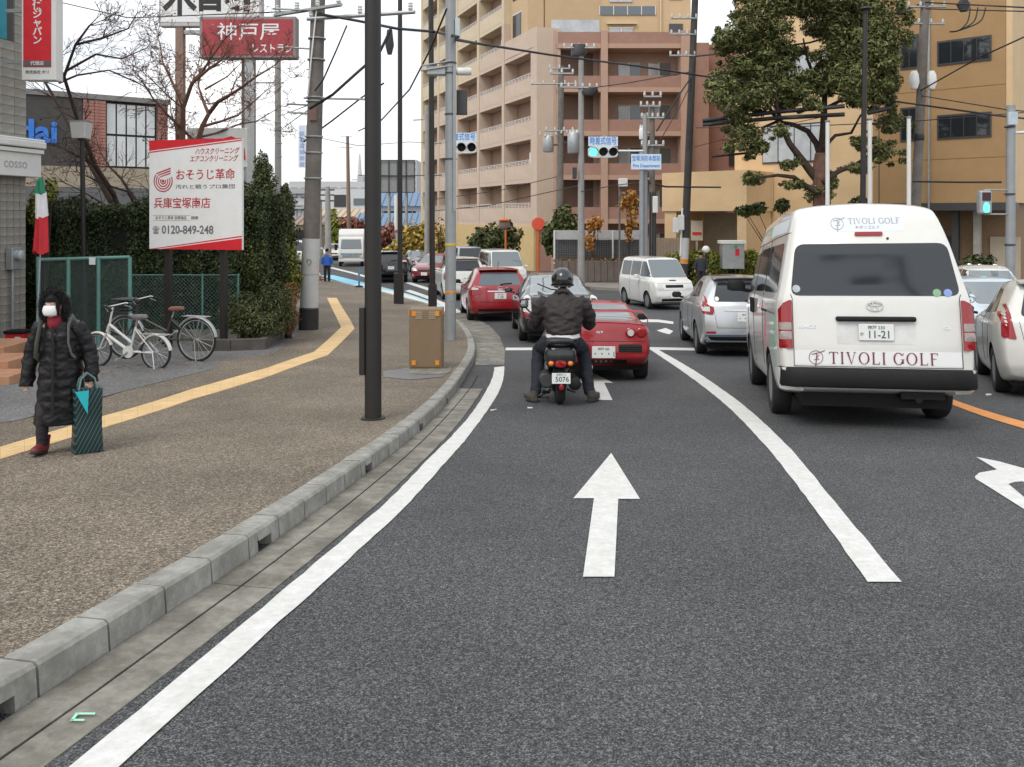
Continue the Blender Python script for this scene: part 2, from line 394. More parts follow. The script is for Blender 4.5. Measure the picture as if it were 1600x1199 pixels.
# pavement, following the kerb
mb = MB(); D = [0, .25, .5, .9, 1.5, 2.2, 3, 4.5, 8, 20, 60]
rows = []
for p in KIN:
    rows.append([(p.x-d, p.y, zwalk(p.x-d, p.y)) for d in D])
k = len(D)
mb.add([q for r in rows for q in r], [(i*k+j, (i+1)*k+j, (i+1)*k+j+1, i*k+j+1) for i in range(len(rows)-1) for j in range(k-1)])
struct('pavement', mb, M_pave)
# kerb of single stones with open joints
kerb = tag(bpy.data.objects.new('kerb', None), kind='structure'); COL.objects.link(kerb)
def kstone(a, b, ta, tb, zh0, z1=.13, hole=False):
    mb = MB()
    def sec(p, t, lo, hi):
        n = Vector((t.y, -t.x, 0)); z = zr(p.y)
        pr = [(.004, lo), (-.008, hi-.014), (-.022, hi), (-.15, hi), (-.15, lo)]
        return [Vector((p.x, p.y, z+h))+n*o for o, h in pr]
    if not hole: mb.loft([sec(a, ta, -.05, z1), sec(b, tb, -.05, z1)])
    else:
        L_ = lambda f: (a.lerp(b, f), ta.lerp(tb, f).normalized())
        mb.loft([sec(a, ta, -.05, z1), sec(*L_(.27), -.05, z1)]); mb.loft([sec(*L_(.73), -.05, z1), sec(b, tb, -.05, z1)])
        mb.loft([sec(*L_(.27), .07, z1), sec(*L_(.73), .07, z1)])
        p0, p1 = L_(.27), L_(.73)
        def bk(p, t):
            n = Vector((t.y, -t.x, 0)); return [Vector((p.x, p.y, zr(p.y)+h))+n*o for o, h in ((-.075, -.05), (-.075, .07), (-.148, .07), (-.148, -.05))]
        mb.loft([bk(*p0), bk(*p1)], mi=1)
    return mb
far = MB()
HOLE = min(range(len(KERB)-1), key=lambda i: abs(U0+FPX*((KERB[i].x+KERB[i+1].x)/2-.02)/max(.5, (KERB[i].y+KERB[i+1].y)/2)-425) if KERB[i].y > 2 else 1e9)
for i in range(len(KERB)-1):
    a, b = KERB[i], KERB[i+1]; d = (b-a)
    if a.y < 1.2: continue
    ta, tb = tang(KERB, i), tang(KERB, i+1)
    low = .13*(1-.0*sstep(20, 24, a.y))
    if a.y < 24:
        g = .006/d.length
        st = kstone(a.lerp(b, g), a.lerp(b, 1-g), ta, tb, 0, low+RND.uniform(-.003, .003), hole=((i-HOLE) % 5 == 0 and a.y < 11))
        st.build('kerb_stone', [M_conc, M_black], kerb, smooth=None)
    else:
        s2 = kstone(a, b, ta, tb, 0, .13); far.add(s2.v, s2.f)
tag(far.build('kerb_stones_beyond', M_conc, kerb), kind='stuff')
def strip(name, pl, d0, d1, off, m, parent=None, y0=-3, y1=99, wob=0):
    A, B = offs(pl, d0), offs(pl, d1); mb = MB(); vs = []
    for a, b in zip(A, B):
        if y0 <= a.y <= y1:
            e = RND.uniform(-wob, wob)
            vs += [(a.x, a.y, zr(a.y)+off), (b.x+e, b.y, zr(b.y)+off)]
    n = len(vs)//2
    mb.add(vs, [(2*i, 2*i+1, 2*i+3, 2*i+2) for i in range(n-1)])
    return tag(mb.build(name, m, parent), kind='structure')
gut = tag(bpy.data.objects.new('gutter', None), kind='structure'); COL.objects.link(gut)
EDGE = [p for p in KERB if p.y < 12.6]
# gutter slabs: single castings of about 2 m with a drain slit between the inner and outer row
step = 5
for i in range(0, len(KERB)-1, step):
    seg = KERB[i:i+step+1]
    if len(seg) < 2 or seg[0].y < .5 or seg[-1].y > 12.9: continue
    for part_ in (0, 1):
        nm = 'gutter_slab'
        mb = MB(); T = [tang(KERB, i+j) for j in range(len(seg))]
        rings = []
        for j, (p, t) in enumerate(zip(seg, T)):
            if j == 0: p = p+t*.004
            if j == len(seg)-1: p = p-t*.004
            n = Vector((t.y, -t.x, 0)); z = zr(p.y); d0, d1 = ((.005, DS[i+j]-.008) if part_ == 0 else (DS[i+j]+.008, DG[i+j]))
            rings.append([Vector((p.x, p.y, z+h))+n*o for o, h in ((d0, -.05), (d0, .012), (d1, .010), (d1, -.05))])
        mb.loft(rings); mb.build(nm, M_gut, gut)
mb = MB(); vs = []
for p, t, d in zip(KERB, [tang(KERB, i) for i in range(len(KERB))], DS):
    if .5 <= p.y <= 12.9:
        n = Vector((t.y, -t.x, 0)); vs += [p+n*(d-.012)+Vector((0, 0, zr(p.y)+.0035)), p+n*(d+.012)+Vector((0, 0, zr(p.y)+.0035))]
mb.add(vs, [(2*i, 2*i+1, 2*i+3, 2*i+2) for i in range(len(vs)//2-1)]); tag(mb.build('drain_slit', M_black, gut), kind='structure')
# dropped gutter apron at the corner
ap = [(742,571),(788,571),(789,548),(781,527),(766,511),(748,500),(724,488),(705,491),(722,509),(737,527),(744,550)]
def flat(name, px, off, m, parent=None, f=G, kind='structure', th=0):
    w_ = [f(u, v) for u, v in px]; mb = MB()
    c = sum((q.x for q in w_))/len(w_), sum((q.y for q in w_))/len(w_)
    pts = [Vector((q.x, q.y)) for q in w_]
    zf = (lambda x, y: zr(y)) if f is G else zwalk
    xs = [p.x for p in pts]; yy = [p.y for p in pts]; ext = max(max(xs)-min(xs), max(yy)-min(yy)); s = max(.12, ext/14)
    grid = [Vector((min(xs)+s*(i+.5), min(yy)+s*(j+.5))) for i in range(int((max(xs)-min(xs))/s)) for j in range(int((max(yy)-min(yy))/s))]
    r = delaunay_2d_cdt(pts+grid, [], [list(range(len(pts)))], 1, 1e-4)
    vs = [(p.x, p.y, zf(p.x, p.y)+off) for p in r[0]]
    mb.add(vs, r[2])
    o = mb.build(name, m, parent); tag(o, kind=kind); return o
flat('gutter_apron', ap, .007, M_gut, gut)
for q in ([(756,557),(778,557),(778,560),(756,560)], [(748,566),(775,565),(775,569),(748,570)]):
    flat('cast_mark', q, .010, mat('grate_metal', (.16, .16, .15), .7), gut)
for q in ([(119,1121),(149,1121),(148,1124),(122,1124)], [(119,1121),(124,1121),(114,1134),(109,1134)], [(112,1131),(132,1131),(131,1134),(110,1134)]): flat('survey_mark', q, .016, mat('spray_mint', (.35, .8, .55), .7), gut)
# markings
marks = tag(bpy.data.objects.new('road_markings', None), kind='structure'); COL.objects.link(marks)
def ln(name, left, right, m=M_white, off=.006, n=3):
    A, B = [G(*p) for p in left], [G(*p) for p in right]
    A = catmull([Vector((p.x, p.y, 0)) for p in A], .15); B0 = catmull([Vector((p.x, p.y, 0)) for p in B], .05)
    B = [B0[min(len(B0)-1, round(i*(len(B0)-1)/(len(A)-1)))] for i in range(len(A))]
    mb = MB(); vs = []
    for a, b in zip(A, B): vs += [(a.x+RND.uniform(-.004, .004), a.y, zr(a.y)+off), (b.x+RND.uniform(-.004, .004), b.y, zr(b.y)+off)]
    mb.add(vs, [(2*i, 2*i+1, 2*i+3, 2*i+2) for i in range(len(A)-1)])
    return tag(mb.build(name, m, marks), kind='structure')
ln('edge_line', [(60,1240),(112,1199),(255,1080),(328,1020.5),(400,959.5),(450.4,917),(530,850),(560,824),(613,777),(668,720),(708,680),(740.5,642),(763,605),(770,589),(773,573)], [(142,1240),(189,1199),(319.5,1080),(366,1038),(400,1007),(440,970),(507,910.5),(560,861),(584,840),(638,788),(699,720),(734,680),(768,632),(781,609),(787,589),(788,573)])
ln('lane_line', [(1355,911),(1272,795),(1192,693),(1124,625),(1062,578),(1012,544)], [(1408,911),(1312,795),(1226,693),(1150,625),(1082,578),(1024,544)])
ln('centre_line', [(1440,606),(1497,628),(1548,645),(1600,660),(1680,684)], [(1440,613),(1497,637),(1548,655),(1600,671),(1680,698)], M_orange)
ln('broken_line', [(816,597-23),(735,497)] if 0 else [(762,516),(733,496)], [(748,516),(722,496)])
ln('broken_line', [(722,488),(700,476),(672,464),(640,453)], [(713,491),(690,478),(664,466),(632,455)])
ln('broken_line', [(600,440),(560,428),(520,418)], [(594,441),(554,429),(514,419)])
ln('broken_line', [(676,452),(640,441)], [(668,454),(632,442)])
flat('stop_line', [(790,544),(1012,543),(1170,546),(1170,550),(1012,547),(790,548)], .006, M_white, marks)
flat('stop_line', [(1000,499),(1030,500),(1052,503),(1052,507),(1028,504),(1000,504)], .006, M_white, marks)
flat('direction_arrow', [(955,709),(1000,781),(966,781),(960,903),(911,903),(928,780),(896,780)], .006, M_white, marks)
flat('direction_arrow', [(924,582),(958,599),(944,599),(957,626),(936,626),(926,599),(896,599)], .006, M_white, marks)
flat('direction_arrow', [(1525,715),(1560,722),(1600,733),(1680,752),(1680,860),(1600,797),(1545,762),(1525,750),(1523,746),(1530,740),(1558,735)], .006, M_white, marks)
flat('lane_gap', [(1576,758),(1585,755),(1598,754),(1640,775),(1640,800),(1600,778)], .009, M_asph, marks)
flat('direction_arrow', [(1026,517),(1040,513),(1052,518),(1046,523),(1034,520)], .006, M_white, marks)
for q in ([(824,637),(832,637),(832,639),(824,639)], [(1540,616),(1549,616),(1549,618),(1541,619)], [(766,641),(776,640),(776,641),(767,643)]):
    flat('paint_fleck', q, .006, M_white, marks)
flat('cycle_lane', [(500,431),(520,430),(590,447),(640,460),(700,481),(690,485),(672,474),(640,466),(595,455),(540,443)], .005, M_blue, marks)
ln('cycle_lane_edge', [(705,484),(640,462),(590,450),(560,443)], [(692,488),(634,467),(585,454),(552,446)])
# forecourt and tactile strip on the pavement
flat('forecourt', [(-260,690),(-60,672),(30,657),(196,611),(330,578),(432,551),(470,520),(430,500),(200,500),(0,520),(-260,540)], .004, M_fore, f=S)
tac = tag(bpy.data.objects.new('tactile_paving', None), kind='structure'); COL.objects.link(tac)
tl = [(-150,729),(0,700),(163,651),(300,609),(420,575),(490,551),(533,512),(526,497),(511,466)]
tr = [(-150,750),(0,719),(163,669),(300,625),(420,589),(512,556),(554,514),(547,500),(526,466)]
A = [Vector((q.x, q.y, 0)) for q in (S(*p) for p in tl)]; B = [Vector((q.x, q.y, 0)) for q in (S(*p) for p in tr)]
for i in range(len(A)-1):
    n = max(1, round(((A[i+1]-A[i]).length+(B[i+1]-B[i]).length)/2/.33))
    for j in range(n):
        f0, f1 = j/n+.004/n, (j+1)/n-.004/n
        q = [A[i].lerp(A[i+1], f0), B[i].lerp(B[i+1], f0), B[i].lerp(B[i+1], f1), A[i].lerp(A[i+1], f1)]
        mb = MB()
        mb.add([(p.x, p.y, zwalk(p.x, p.y)-.01) for p in q]+[(p.x, p.y, zwalk(p.x, p.y)+.009) for p in q], [(0,1,2,3),(4,5,6,7),(0,1,5,4),(1,2,6,5),(2,3,7,6),(3,0,4,7)])
        if A[i].y < 12:   # guide bars
            for bb in range(4):
                g0 = .14+.24*bb-.05; g1 = g0+.10
                r = [q[0].lerp(q[1], g0), q[0].lerp(q[1], g1), q[3].lerp(q[2], g1), q[3].lerp(q[2], g0)]
                cc = (r[0]+r[2])/2; r = [cc+(p-cc)*.9 for p in r]
                mb.add([(p.x, p.y, zwalk(p.x, p.y)+.009) for p in r]+[(p.x, p.y, zwalk(p.x, p.y)+.0108) for p in r], [(4,5,6,7),(0,1,5,4),(1,2,6,5),(2,3,7,6),(3,0,4,7)])
        mb.build('paver', M_yel, tac)
flat('manhole_cover', [(598,581),(640,575),(690,577),(706,580),(690,590),(640,594),(600,590)], .006, mat('cast_iron', (.2, .2, .2), .6, .3, bump=.3, bs=60), f=S)
flat('access_slab', [(640,577),(700,577),(706,571),(704,582),(690,586),(640,585)], .010, M_gut, f=S)
# far pavements on the right of the crossing
def far_pave(name, pts, off, m):
    mb = MB(); r = delaunay_2d_cdt([Vector(p) for p in pts]+[Vector((x*2., y*2.)) for x in range(0, 40) for y in range(14, 45)], [], [list(range(len(pts)))], 1, 1e-4)
    vs = [(p.x, p.y, zr(p.y)+off) for p in r[0]]; mb.add(vs, r[2])
    n = len(pts); e = [(a, b, zr(b)+off) for a, b in pts]+[(a, b, zr(b)-.05) for a, b in pts]
    mb.add(e, [(i, (i+1) % n, n+(i+1) % n, n+i) for i in range(n)])
    return struct(name, mb, m)
M_pale = mat('pale_paving', (.30, .28, .25), .85, var=.15, vs_=3, bump=.2, dirt=.2)
far_pave('opposite_pavement', [(2.6,39),(4.6,37),(7.2,35),(10.5,33.2),(16,31.4),(36,30.6),(60,30),(60,52),(1.2,52),(1.4,43)], .12, M_pale)
# ================================================================ BUILDINGS
def frame(ox, oy, ax, ay, oz):
    l = math.hypot(ax, ay); ax, ay = ax/l, ay/l
    return Matrix(((ax, -ay, 0, ox), (ay, ax, 0, oy), (0, 0, 1, oz), (0, 0, 0, 1)))
def EF(name, label, cat, T, group=None):
    o = E(name, label, cat, T.to_translation(), 0, group); o.rotation_euler = T.to_euler(); return o
M_gltile = mat('grey_wall_tile', (.36, .34, .31), .55, var=.1, vs_=5, dirt=.2)
M_grout = mat('tile_grout', (.12, .115, .11), .9, var=.1)
M_dkglass = mat('dark_glass', (.02, .024, .028), .06, var=0, spec=.8)
M_blglass = mat('window_glass', (.10, .13, .15), .05, var=0, spec=.9)
M_paleglass = mat('pale_glass', (.45, .48, .50), .12, var=.2, vs_=1.5, spec=.8)
M_frame = mat('dark_frame', (.05, .05, .052), .5, var=.1)
M_steel = mat('galvanised_steel', (.42, .44, .45), .45, .5, var=.1, vs_=6, dirt=.12)
M_whitep = mat('white_panel', (.78, .78, .77), .4, var=.04, vs_=3, dirt=.06)
# --- tiled shop at the left edge
T = frame(-9.5, 16, -.1464, -.989, zwalk(-9.5, 16)-.05)
b = EF('tiled_shop', 'grey tiled shop building at the left edge, cut by the frame', 'building', T)
mb = MB(); mb.bx(0, 9, -7, -.03, 0, 9.2); mb.build('wall', M_grout, b)
me = MB().box((0, 0, 0), (.292, .05, .168)).mesh('tile', M_gltile)
for r in range(30):
    z = 3.92+.175*r
    for c in range(5):
        x = .15+.3*c
        if z > 5.75 and x > .33 and r < 42: continue
        o = inst('tile', me, b, (x, -.012+RND.uniform(-.003, .003), z+.09))
me = MB().box((0, 0, 0), (.155, .04, .155)).mesh('tile', M_gltile)
for r in range(20):
    for c in range(7): inst('tile', me, b, (.085+.163*c, -.014+RND.uniform(-.003, .003), .1+.163*r))
mb = MB(); mb.bx(.38, 2.6, -.04, .0, 5.72, 8.4); wf = mb.build('window', M_frame, b, bevel=.01)
mb = MB(); mb.bx(.5, 2.5, -.005, .012, 5.86, 8.3); mb.build('pane', mat('teal_glass', (.05, .30, .38), .1, var=.1), wf)
mb = MB(); mb.bx(-.05, 9, 0, .30, 3.27, 3.72); mb.bx(-.06, 9, 0, .36, 3.72, 3.80)
mb.build('sign_band', M_whitep, b, bevel=.012)
mb = MB(); mb.bx(-.08, 9, 0, .40, 3.82, 3.95); mb.bx(-.1, 9, 0, .36, 3.95, 4.0); mb.build('cornice', M_whitep, b, bevel=.03)
txt('lettering', 'cosso', .26, mat('grey_letters', (.42, .43, .43), .5), b, (.62, .302, 3.50), rz=PI, bold=.004)
# electricity meters on its wall
mt = EF('electricity_meter', 'pale grey electricity meter box on the tiled shop wall', 'meter', T @ Matrix.Translation((.42, .02, 1.5)))
mb = MB(); mb.bx(-.12, .12, 0, .14, 0, .42); mb.build('case', M_steel, mt, bevel=.015)
mb = MB(); mb.lathe([(.0, .14), (.09, .14), (.09, .24), (.05, .26), (0, .26)], 18, (0, 0, .28), Matrix.Rotation(-PI/2, 3, 'X')); mb.build('dial_dome', M_paleglass, mt, 40)
mb = MB(); mb.tube([(0, .05, 0), (0, .05, -1.6)], .025); mb.build('conduit', M_steel, mt, 60)
# --- entrance steps
st = E('entrance_steps', 'flight of low terracotta tiled steps before the shop', 'steps', (-8.5, 12, zwalk(-8.5, 12)-.1))
M_terra = mat('terracotta_tile', (.46, .24, .14), .7, var=.16, vs_=4, bump=.1, dirt=.2)
for (x0, x1, y0, y1, h) in ((-10.4, -6.42, 10.4, 10.75, .14), (-10.4, -6.60, 10.754, 11.3, .26), (-10.4, -6.95, 11.304, 12.0, .36), (-10.4, -7.45, 12.004, 12.9, .44)):
    n = 6
    for i in range(n):
        a = x0+(x1-x0)*i/n; c = x0+(x1-x0)*(i+1)/n
        MB().bx(a+8.502, c+8.498, y0-12, y1-12, h-.6, h).build('step_block', M_terra, st, bevel=.008)
# --- commercial building behind the hedge
T = frame(-13.87, 33, -.797, -.604, -3.1)
b = EF('store_building', 'dark grey store with pink brick pilasters and large gridded window', 'building', T)
M_dgrey = mat('dark_grey_cladding', (.085, .08, .076), .7, var=.1, vs_=2, dirt=.1)
M_pbrick = mat('pink_brick', (.42, .20, .16), .85, var=.3, vs_=9, bump=.4, bs=30)
M_beige = mat('beige_band', (.42, .36, .27), .8, var=.1, vs_=3)
mb = MB(); mb.bx(3.1, 16, -8, 0, 6.4, 9.15); mb.bx(0, 3.1, -8, -.25, 0, 9.0); mb.build('wall', M_dgrey, b)
mb = MB(); mb.bx(-.05, 16, -8, .08, 9.0, 9.2); mb.build('parapet', mat('parapet_grey', (.25, .24, .23), .7), b)
mb = MB(); mb.bx(-.02, 16, -8, .02, 5.62, 6.40); mb.build('beige_band', M_beige, b)
mb = MB(); mb.bx(-.02, 16, -8, -.3, 0, 4.9); mb.build('lower_wall', mat('dark_lower_wall', (.10, .10, .105), .7), b)  # plain dark grey wall below the awning
mb = MB(); mb.bx(0, 16, -8, .25, 4.9, 5.6); mb.build('awning', mat('awning_grey', (.16, .165, .17), .7), b)
for x0, x1, nm in ((0, .42, 0), (2.27, 3.08, 1)):
    pl = MB().bx(x0, x1, -.24, .02, 6.42, 9.0).build('pilaster', M_grout, b)
    me = MB().box((0, 0, 0), (.38, .06, .105)).mesh('brick', M_pbrick)
    for r in range(21):
        for c in range(2 if nm else 1): inst('brick', me, pl, (x0+.2+.4*c, .03+RND.uniform(-.006, .006), 6.5+.12*r))
for i in range(5):
    for j in range(2):
        x0 = .45+i*.36; wv = MB().bx(x0, x0+.35, -.2, -.1, 6.45+j*1.25, 6.45+j*1.25+1.22).build('window', M_frame, b)
        MB().bx(x0+.025, x0+.325, -.11, -.085, 6.48+j*1.25, 6.48+j*1.25+1.16).build('pane', mat('sky_reflection_pane', (.74, .77, .77), .12, var=.12, vs_=1.2), wv)  # bright sky reflection painted into the pale pane colour
txt('lettering', 'dai', 1.15, mat('blue_letters', (.05, .24, .80), .4), b, (4.58, .04, 7.62), rz=PI, ext=.04, bold=.035)

# --- apartment block
A0 = Vector((1.5, 56, 0)); dv = Vector((-.3826, .924, 0)); no = Vector((-.924, -.3826, 0))
TL = frame(A0.x, A0.y, dv.x, dv.y, 0)          # X along the left facade, Y outwards
ap = E('apartment_building', 'tall cream and pink apartment block with rows of deep balconies', 'building', (0, 0, 0))
M_cream = mat('cream_render', (.66, .55, .40), .8, var=.05, vs_=.8, dirt=.06)
M_creamd = mat('ochre_cream_render', (.60, .44, .27), .8, var=.05, vs_=.8, dirt=.06)
M_pinkc = mat('pale_pink_render', (.61, .48, .39), .8, var=.05, vs_=.8, dirt=.06)
M_brown = mat('brown_pink_tile', (.36, .21, .165), .75, var=.08, vs_=2, dirt=.08)
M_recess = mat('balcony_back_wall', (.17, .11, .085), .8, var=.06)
M_ybase = mat('yellow_base_wall', (.66, .48, .24), .8, var=.05, vs_=1, dirt=.1)
M_rail = mat('white_rail', (.70, .68, .65), .5, var=.03)
def part(name, T, x0, x1, y0, y1, z0, z1, m, parent, bev=0):
    return MB(T).bx(x0, x1, y0, y1, z0, z1).build(name, m, parent, bevel=bev)
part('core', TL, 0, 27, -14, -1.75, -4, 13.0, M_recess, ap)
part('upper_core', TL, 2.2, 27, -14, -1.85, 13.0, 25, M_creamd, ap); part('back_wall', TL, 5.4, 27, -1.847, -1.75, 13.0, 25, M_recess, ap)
part('base_wall', TL, -.0, 27.1, -1.7, .02, -4, .72, M_ybase, ap)
pm = {}
def shared(key, fn):
    if key not in pm: pm[key] = fn()
    return pm[key]
def par(m): return MB().bx(.5, 5.38, -.16, -.02, 0, 1.02).mesh('parapet', m)
def slb(m): return MB().bx(.0, 5.4, -1.75, -.03, -.28, -.003).mesh('floor_slab', m)
def pil(m): return MB().bx(0, .48, -1.75, .03, -.28, 2.72).mesh('pillar', m)
rail = MB()
rail.bx(.5, 5.38, -.11, -.07, 1.30, 1.34); rail.bx(.5, 5.38, -.105, -.075, 1.19, 1.22); rail.bx(.5, 5.38, -.105, -.075, 1.08, 1.11)
for i in range(9): rail.bx(.5+.6*i, .54+.6*i, -.11, -.07, 1.02, 1.3)
rail = rail.mesh('railing', M_rail)
win = MB().bx(.62, 2.5, -1.74, -1.68, .05, 2.1).mesh('window', M_dkglass)
sash = MB(); sash.bx(.55, 2.57, -1.73, -1.665, 2.1, 2.18); sash.bx(1.53, 1.59, -1.73, -1.66, .05, 2.1); sash.bx(.55, .62, -1.73, -1.66, .05, 2.1); sash = sash.mesh('window_frame', M_rail)
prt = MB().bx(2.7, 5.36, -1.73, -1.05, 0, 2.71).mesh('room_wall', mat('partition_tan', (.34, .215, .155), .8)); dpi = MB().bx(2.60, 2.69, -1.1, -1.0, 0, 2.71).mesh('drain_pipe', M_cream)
lamp = MB().bx(1.2, 1.9, -.6, -.5, 1.0, 1.9).mesh('hung_laundry', mat('laundry_cloth', (.75, .74, .72), .9, var=.2, vs_=8))
for k in range(8):
    for c in range(5):
        if k >= 4 and c == 0: continue
        m = M_pinkc if (k < 4 or (k == 4 and c < 2)) else M_cream
        mp_ = TL @ Matrix.Translation((5.4*c, 0, 1.0+3*k))
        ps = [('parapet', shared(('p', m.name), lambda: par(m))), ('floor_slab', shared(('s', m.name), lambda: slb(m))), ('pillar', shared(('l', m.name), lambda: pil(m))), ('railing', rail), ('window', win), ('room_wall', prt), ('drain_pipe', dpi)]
        for nm, me in ps:
            o = inst(nm, me, ap); o.matrix_basis = mp_
            if nm == 'window': f = inst('window_frame', sash, o)
        if (k*5+c*3) % 7 in (2, 5): o = inst('hung_laundry', lamp, ap); o.matrix_basis = mp_
part('floor_slab', TL, 0, 5.4, -1.75, -.03, 12.72, 12.997, M_pinkc, ap); part('parapet', TL, 0, 5.35, -.3, 0, 13.0, 14.3, M_pinkc, ap)
part('pillar', TL, 26.95, 27.5, -1.75, .03, .72, 25, M_cream, ap); part('corner_pillar', TL, -.55, -.003, -1.75, .03, .72, 14.25, M_pinkc, ap)
# cream wall above the first bay, with a narrow window
part('upper_wall', TL, 2.2, 5.38, -1.75, -.5, 13.05, 25, M_creamd, ap)
for k in range(4):
    w1 = part('window', TL, 3.4, 4.9, -.51, -.46, 14.3+3*k, 16.2+3*k, M_dkglass, ap); part('window_frame', TL, 3.3, 5.0, -.51, -.48, 16.2+3*k, 16.3+3*k, M_rail, w1)
# front (camera side)
fy = 56.0
def fp(name, x0, x1, y0, y1, z0, z1, m, parent=ap): return MB().bx(x0, x1, y0, y1, z0, z1).build(name, m, parent)
fp('side_wall', 1.62, 2.66, fy+.05, fy+3, -4, 14.0, M_brown, ap)
M_pinkb = mat('pink_beige_trim', (.47, .31, .235), .8, var=.05, vs_=1)
for x0, x1 in ((2.663, 3.0), (6.08, 6.55), (11.55, 12.2)): fp('pillar', x0, x1, fy-.05, fy+1.9, -4, 14.1, M_pinkb)
fp('front_core', 2.66, 12.3, fy+1.85, fy+8, -4, 13.0, M_brown)
M_fback = mat('front_back_wall', (.40, .28, .22), .8, var=.05)
for k in range(6):
    z = 3*k-2.0
    for x0, x1 in ((3.0, 6.08), (6.55, 11.55)):
        fp('parapet', x0+.003, x1-.003, fy+.08, fy+.25, z+.22, z+1.02, M_brown); fp('floor_lip', x0+.003, x1-.003, fy+.02, fy+1.84, z-.1, z+.217, M_pinkb)
        fp('back_wall', x0+.003, x1-.003, fy+1.75, fy+1.845, z+.22, z+2.897, M_fback) if k < 5 else None
        if k < 5:
            for q in ((.9, 2.5), (3.0, 4.6)) if x1-x0 > 4 else ((.6, 2.2),):
                wv = fp('window', x0+q[0], x0+q[1], fy+1.70, fy+1.75, z+.3, z+2.2, M_blglass)
                fp('window_frame', x0+q[0]-.06, x0+q[1]+.06, fy+1.69, fy+1.74, z+2.2, z+2.28, M_pinkb, wv); fp('curtain', x0+q[0]+.05, x0+(q[0]+q[1])/2-.05, fy+1.685, fy+1.70, z+.32, z+2.15, M_paleglass, wv)
                fp('window_frame', x0+(q[0]+q[1])/2-.04, x0+(q[0]+q[1])/2+.04, fy+1.68, fy+1.70, z+.3, z+2.2, M_rail, wv)
fp('stair_tower', 12.2, 13.6, fy+.6, fy+9, -4, 13.4, M_brown); fp('stair_tower', 13.6, 17.4, fy+2.2, fy+10, -4, 13.6, mat('red_brown_wall', (.31, .155, .115), .8, var=.08, vs_=1)); 
fp('stair_tower', 15.4, 16.2, fy+2.1, fy+2.2, 5, 6.8, M_dkglass)
# cream tower set back above the front
fp('tower_wall', .6, 13.2, 60.5, 74, 13.0, 25, M_creamd)
for k in range(4):
    z = 14.0+3*k
    for x0, x1 in ((7.2, 8.9),):
        wv = fp('window', x0, x1, 60.42, 60.5, z+.2, z+1.25, M_paleglass); fp('window_frame', x0-.06, x1+.06, 60.40, 60.46, z+1.25, z+1.33, M_rail, wv); fp('window_frame', (x0+x1)/2-.04, (x0+x1)/2+.04, 60.40, 60.42, z+.2, z+1.25, M_rail, wv)
    fp('ledge', 7.0, 9.2, 60.25, 60.497, z+1.55, z+1.68, M_cream)
    fp('balcony_front', 3.0, 5.0, 60.0, 60.497, z+.3, z+1.1, M_cream)
    wv = fp('window', 5.4, 10.6, 60.43, 60.5, z+2.25, z+2.9, M_blglass)
    for i in range(6): fp('mullion', 5.4+i*1.03, 5.46+i*1.03, 60.40, 60.43, z+2.25, z+2.9, M_rail, wv)
    fp('drain_pipe', 10.9, 11.0, 60.3, 60.4, z-.99, z+1.99, M_cream); fp('window', 11.6, 12.6, 60.43, 60.5, z+.4, z+1.6, M_dkglass)
fp('terrace_railing', 2.7, 6.0, fy+.3, fy+.36, 14.05, 14.9, M_paleglass)

# --- fire station: ochre block on the right
M_och = mat('ochre_wall', (.40, .245, .115), .75, var=.06, vs_=.9, dirt=.1)
M_peach = mat('peach_wall', (.70, .50, .29), .75, var=.06, vs_=.9, dirt=.08)
T = frame(21.7, 36, -.7517, .6597, zr(36)-.2)      # X along the facade leftwards, Y away from the street?
fs = EF('fire_station', 'ochre fire station with ribbon windows behind the large tree', 'building', T)
def q(name, x0, x1, y0, y1, z0, z1, m, parent=fs, bev=0): return MB().bx(x0, x1, y0, y1, z0, z1).build(name, m, parent, bevel=bev)
zz = lambda v, y: CZ-(v-V0)*y/FPX-(zr(36)-.2)
# Y outward of this frame points to (-.66,-.75): towards the camera
zt1 = zz(317, 37)
q('wall', 0, 5.6, -14, 0, zt1, 18, M_och); q('wall', 5.6, 12.8, -14, .0, 0, 18, M_peach)
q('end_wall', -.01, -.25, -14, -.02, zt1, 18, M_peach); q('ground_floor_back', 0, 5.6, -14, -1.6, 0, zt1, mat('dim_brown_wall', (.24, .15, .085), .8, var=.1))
q('canopy', -.3, 5.5, -1.2, .06, zt1-.35, zt1-.002, M_frame)
for x in (1.15, 2.05, 3.3): q('column', x, x+.28, -1.1, -.75, 0, zt1-.36, M_gltile if x != 2.05 else M_frame)
for i in range(3): q('shutter', .1+.6*i-.4 if i == 0 else 1.45+.9*i, (.9 if i == 0 else 1.45+.9*i+.7), -1.58, -1.5, 0, 2.6, M_frame if i else M_beige)
for zc in (zz(102, 37.6)-.0, zz(218, 37.6)):
    for x0, x1 in ((.55, 2.75), (3.55, 4.35)):
        hgt = 1.12 if x1-x0 > 1 else 1.6
        wv = q('window', x0, x1, .0, .05, zc, zc+hgt, M_frame)
        n = 4 if x1-x0 > 1 else 2; s = (x1-x0-.1)/n
        for i in range(n): q('pane', x0+.07+s*i, x0+.03+s*(i+1), .03, .065, zc+.09, zc+hgt-.09, M_dkglass, wv)
for zc in (zz(252, 41), zz(140, 41)):
    wv = q('window', 7.7, 11.2, .0, .06, zc, zc+2.0, M_frame)
    for i in range(4): q('pane', 7.78+.86*i, 8.58+.86*i, .04, .08, zc+.08, zc+1.92, M_paleglass, wv)
q('panel_joint', 5.3, 5.34, .0, .012, zt1, 18, M_frame); q('drain_pipe', 3.05, 3.13, .02, .1, 0, 18, M_steel)
for z in (zt1+2.0, zt1+5.2): q('panel_joint', 0, 5.3, .0, .008, z, z+.03, mat('joint_brown', (.22, .13, .06), .8))
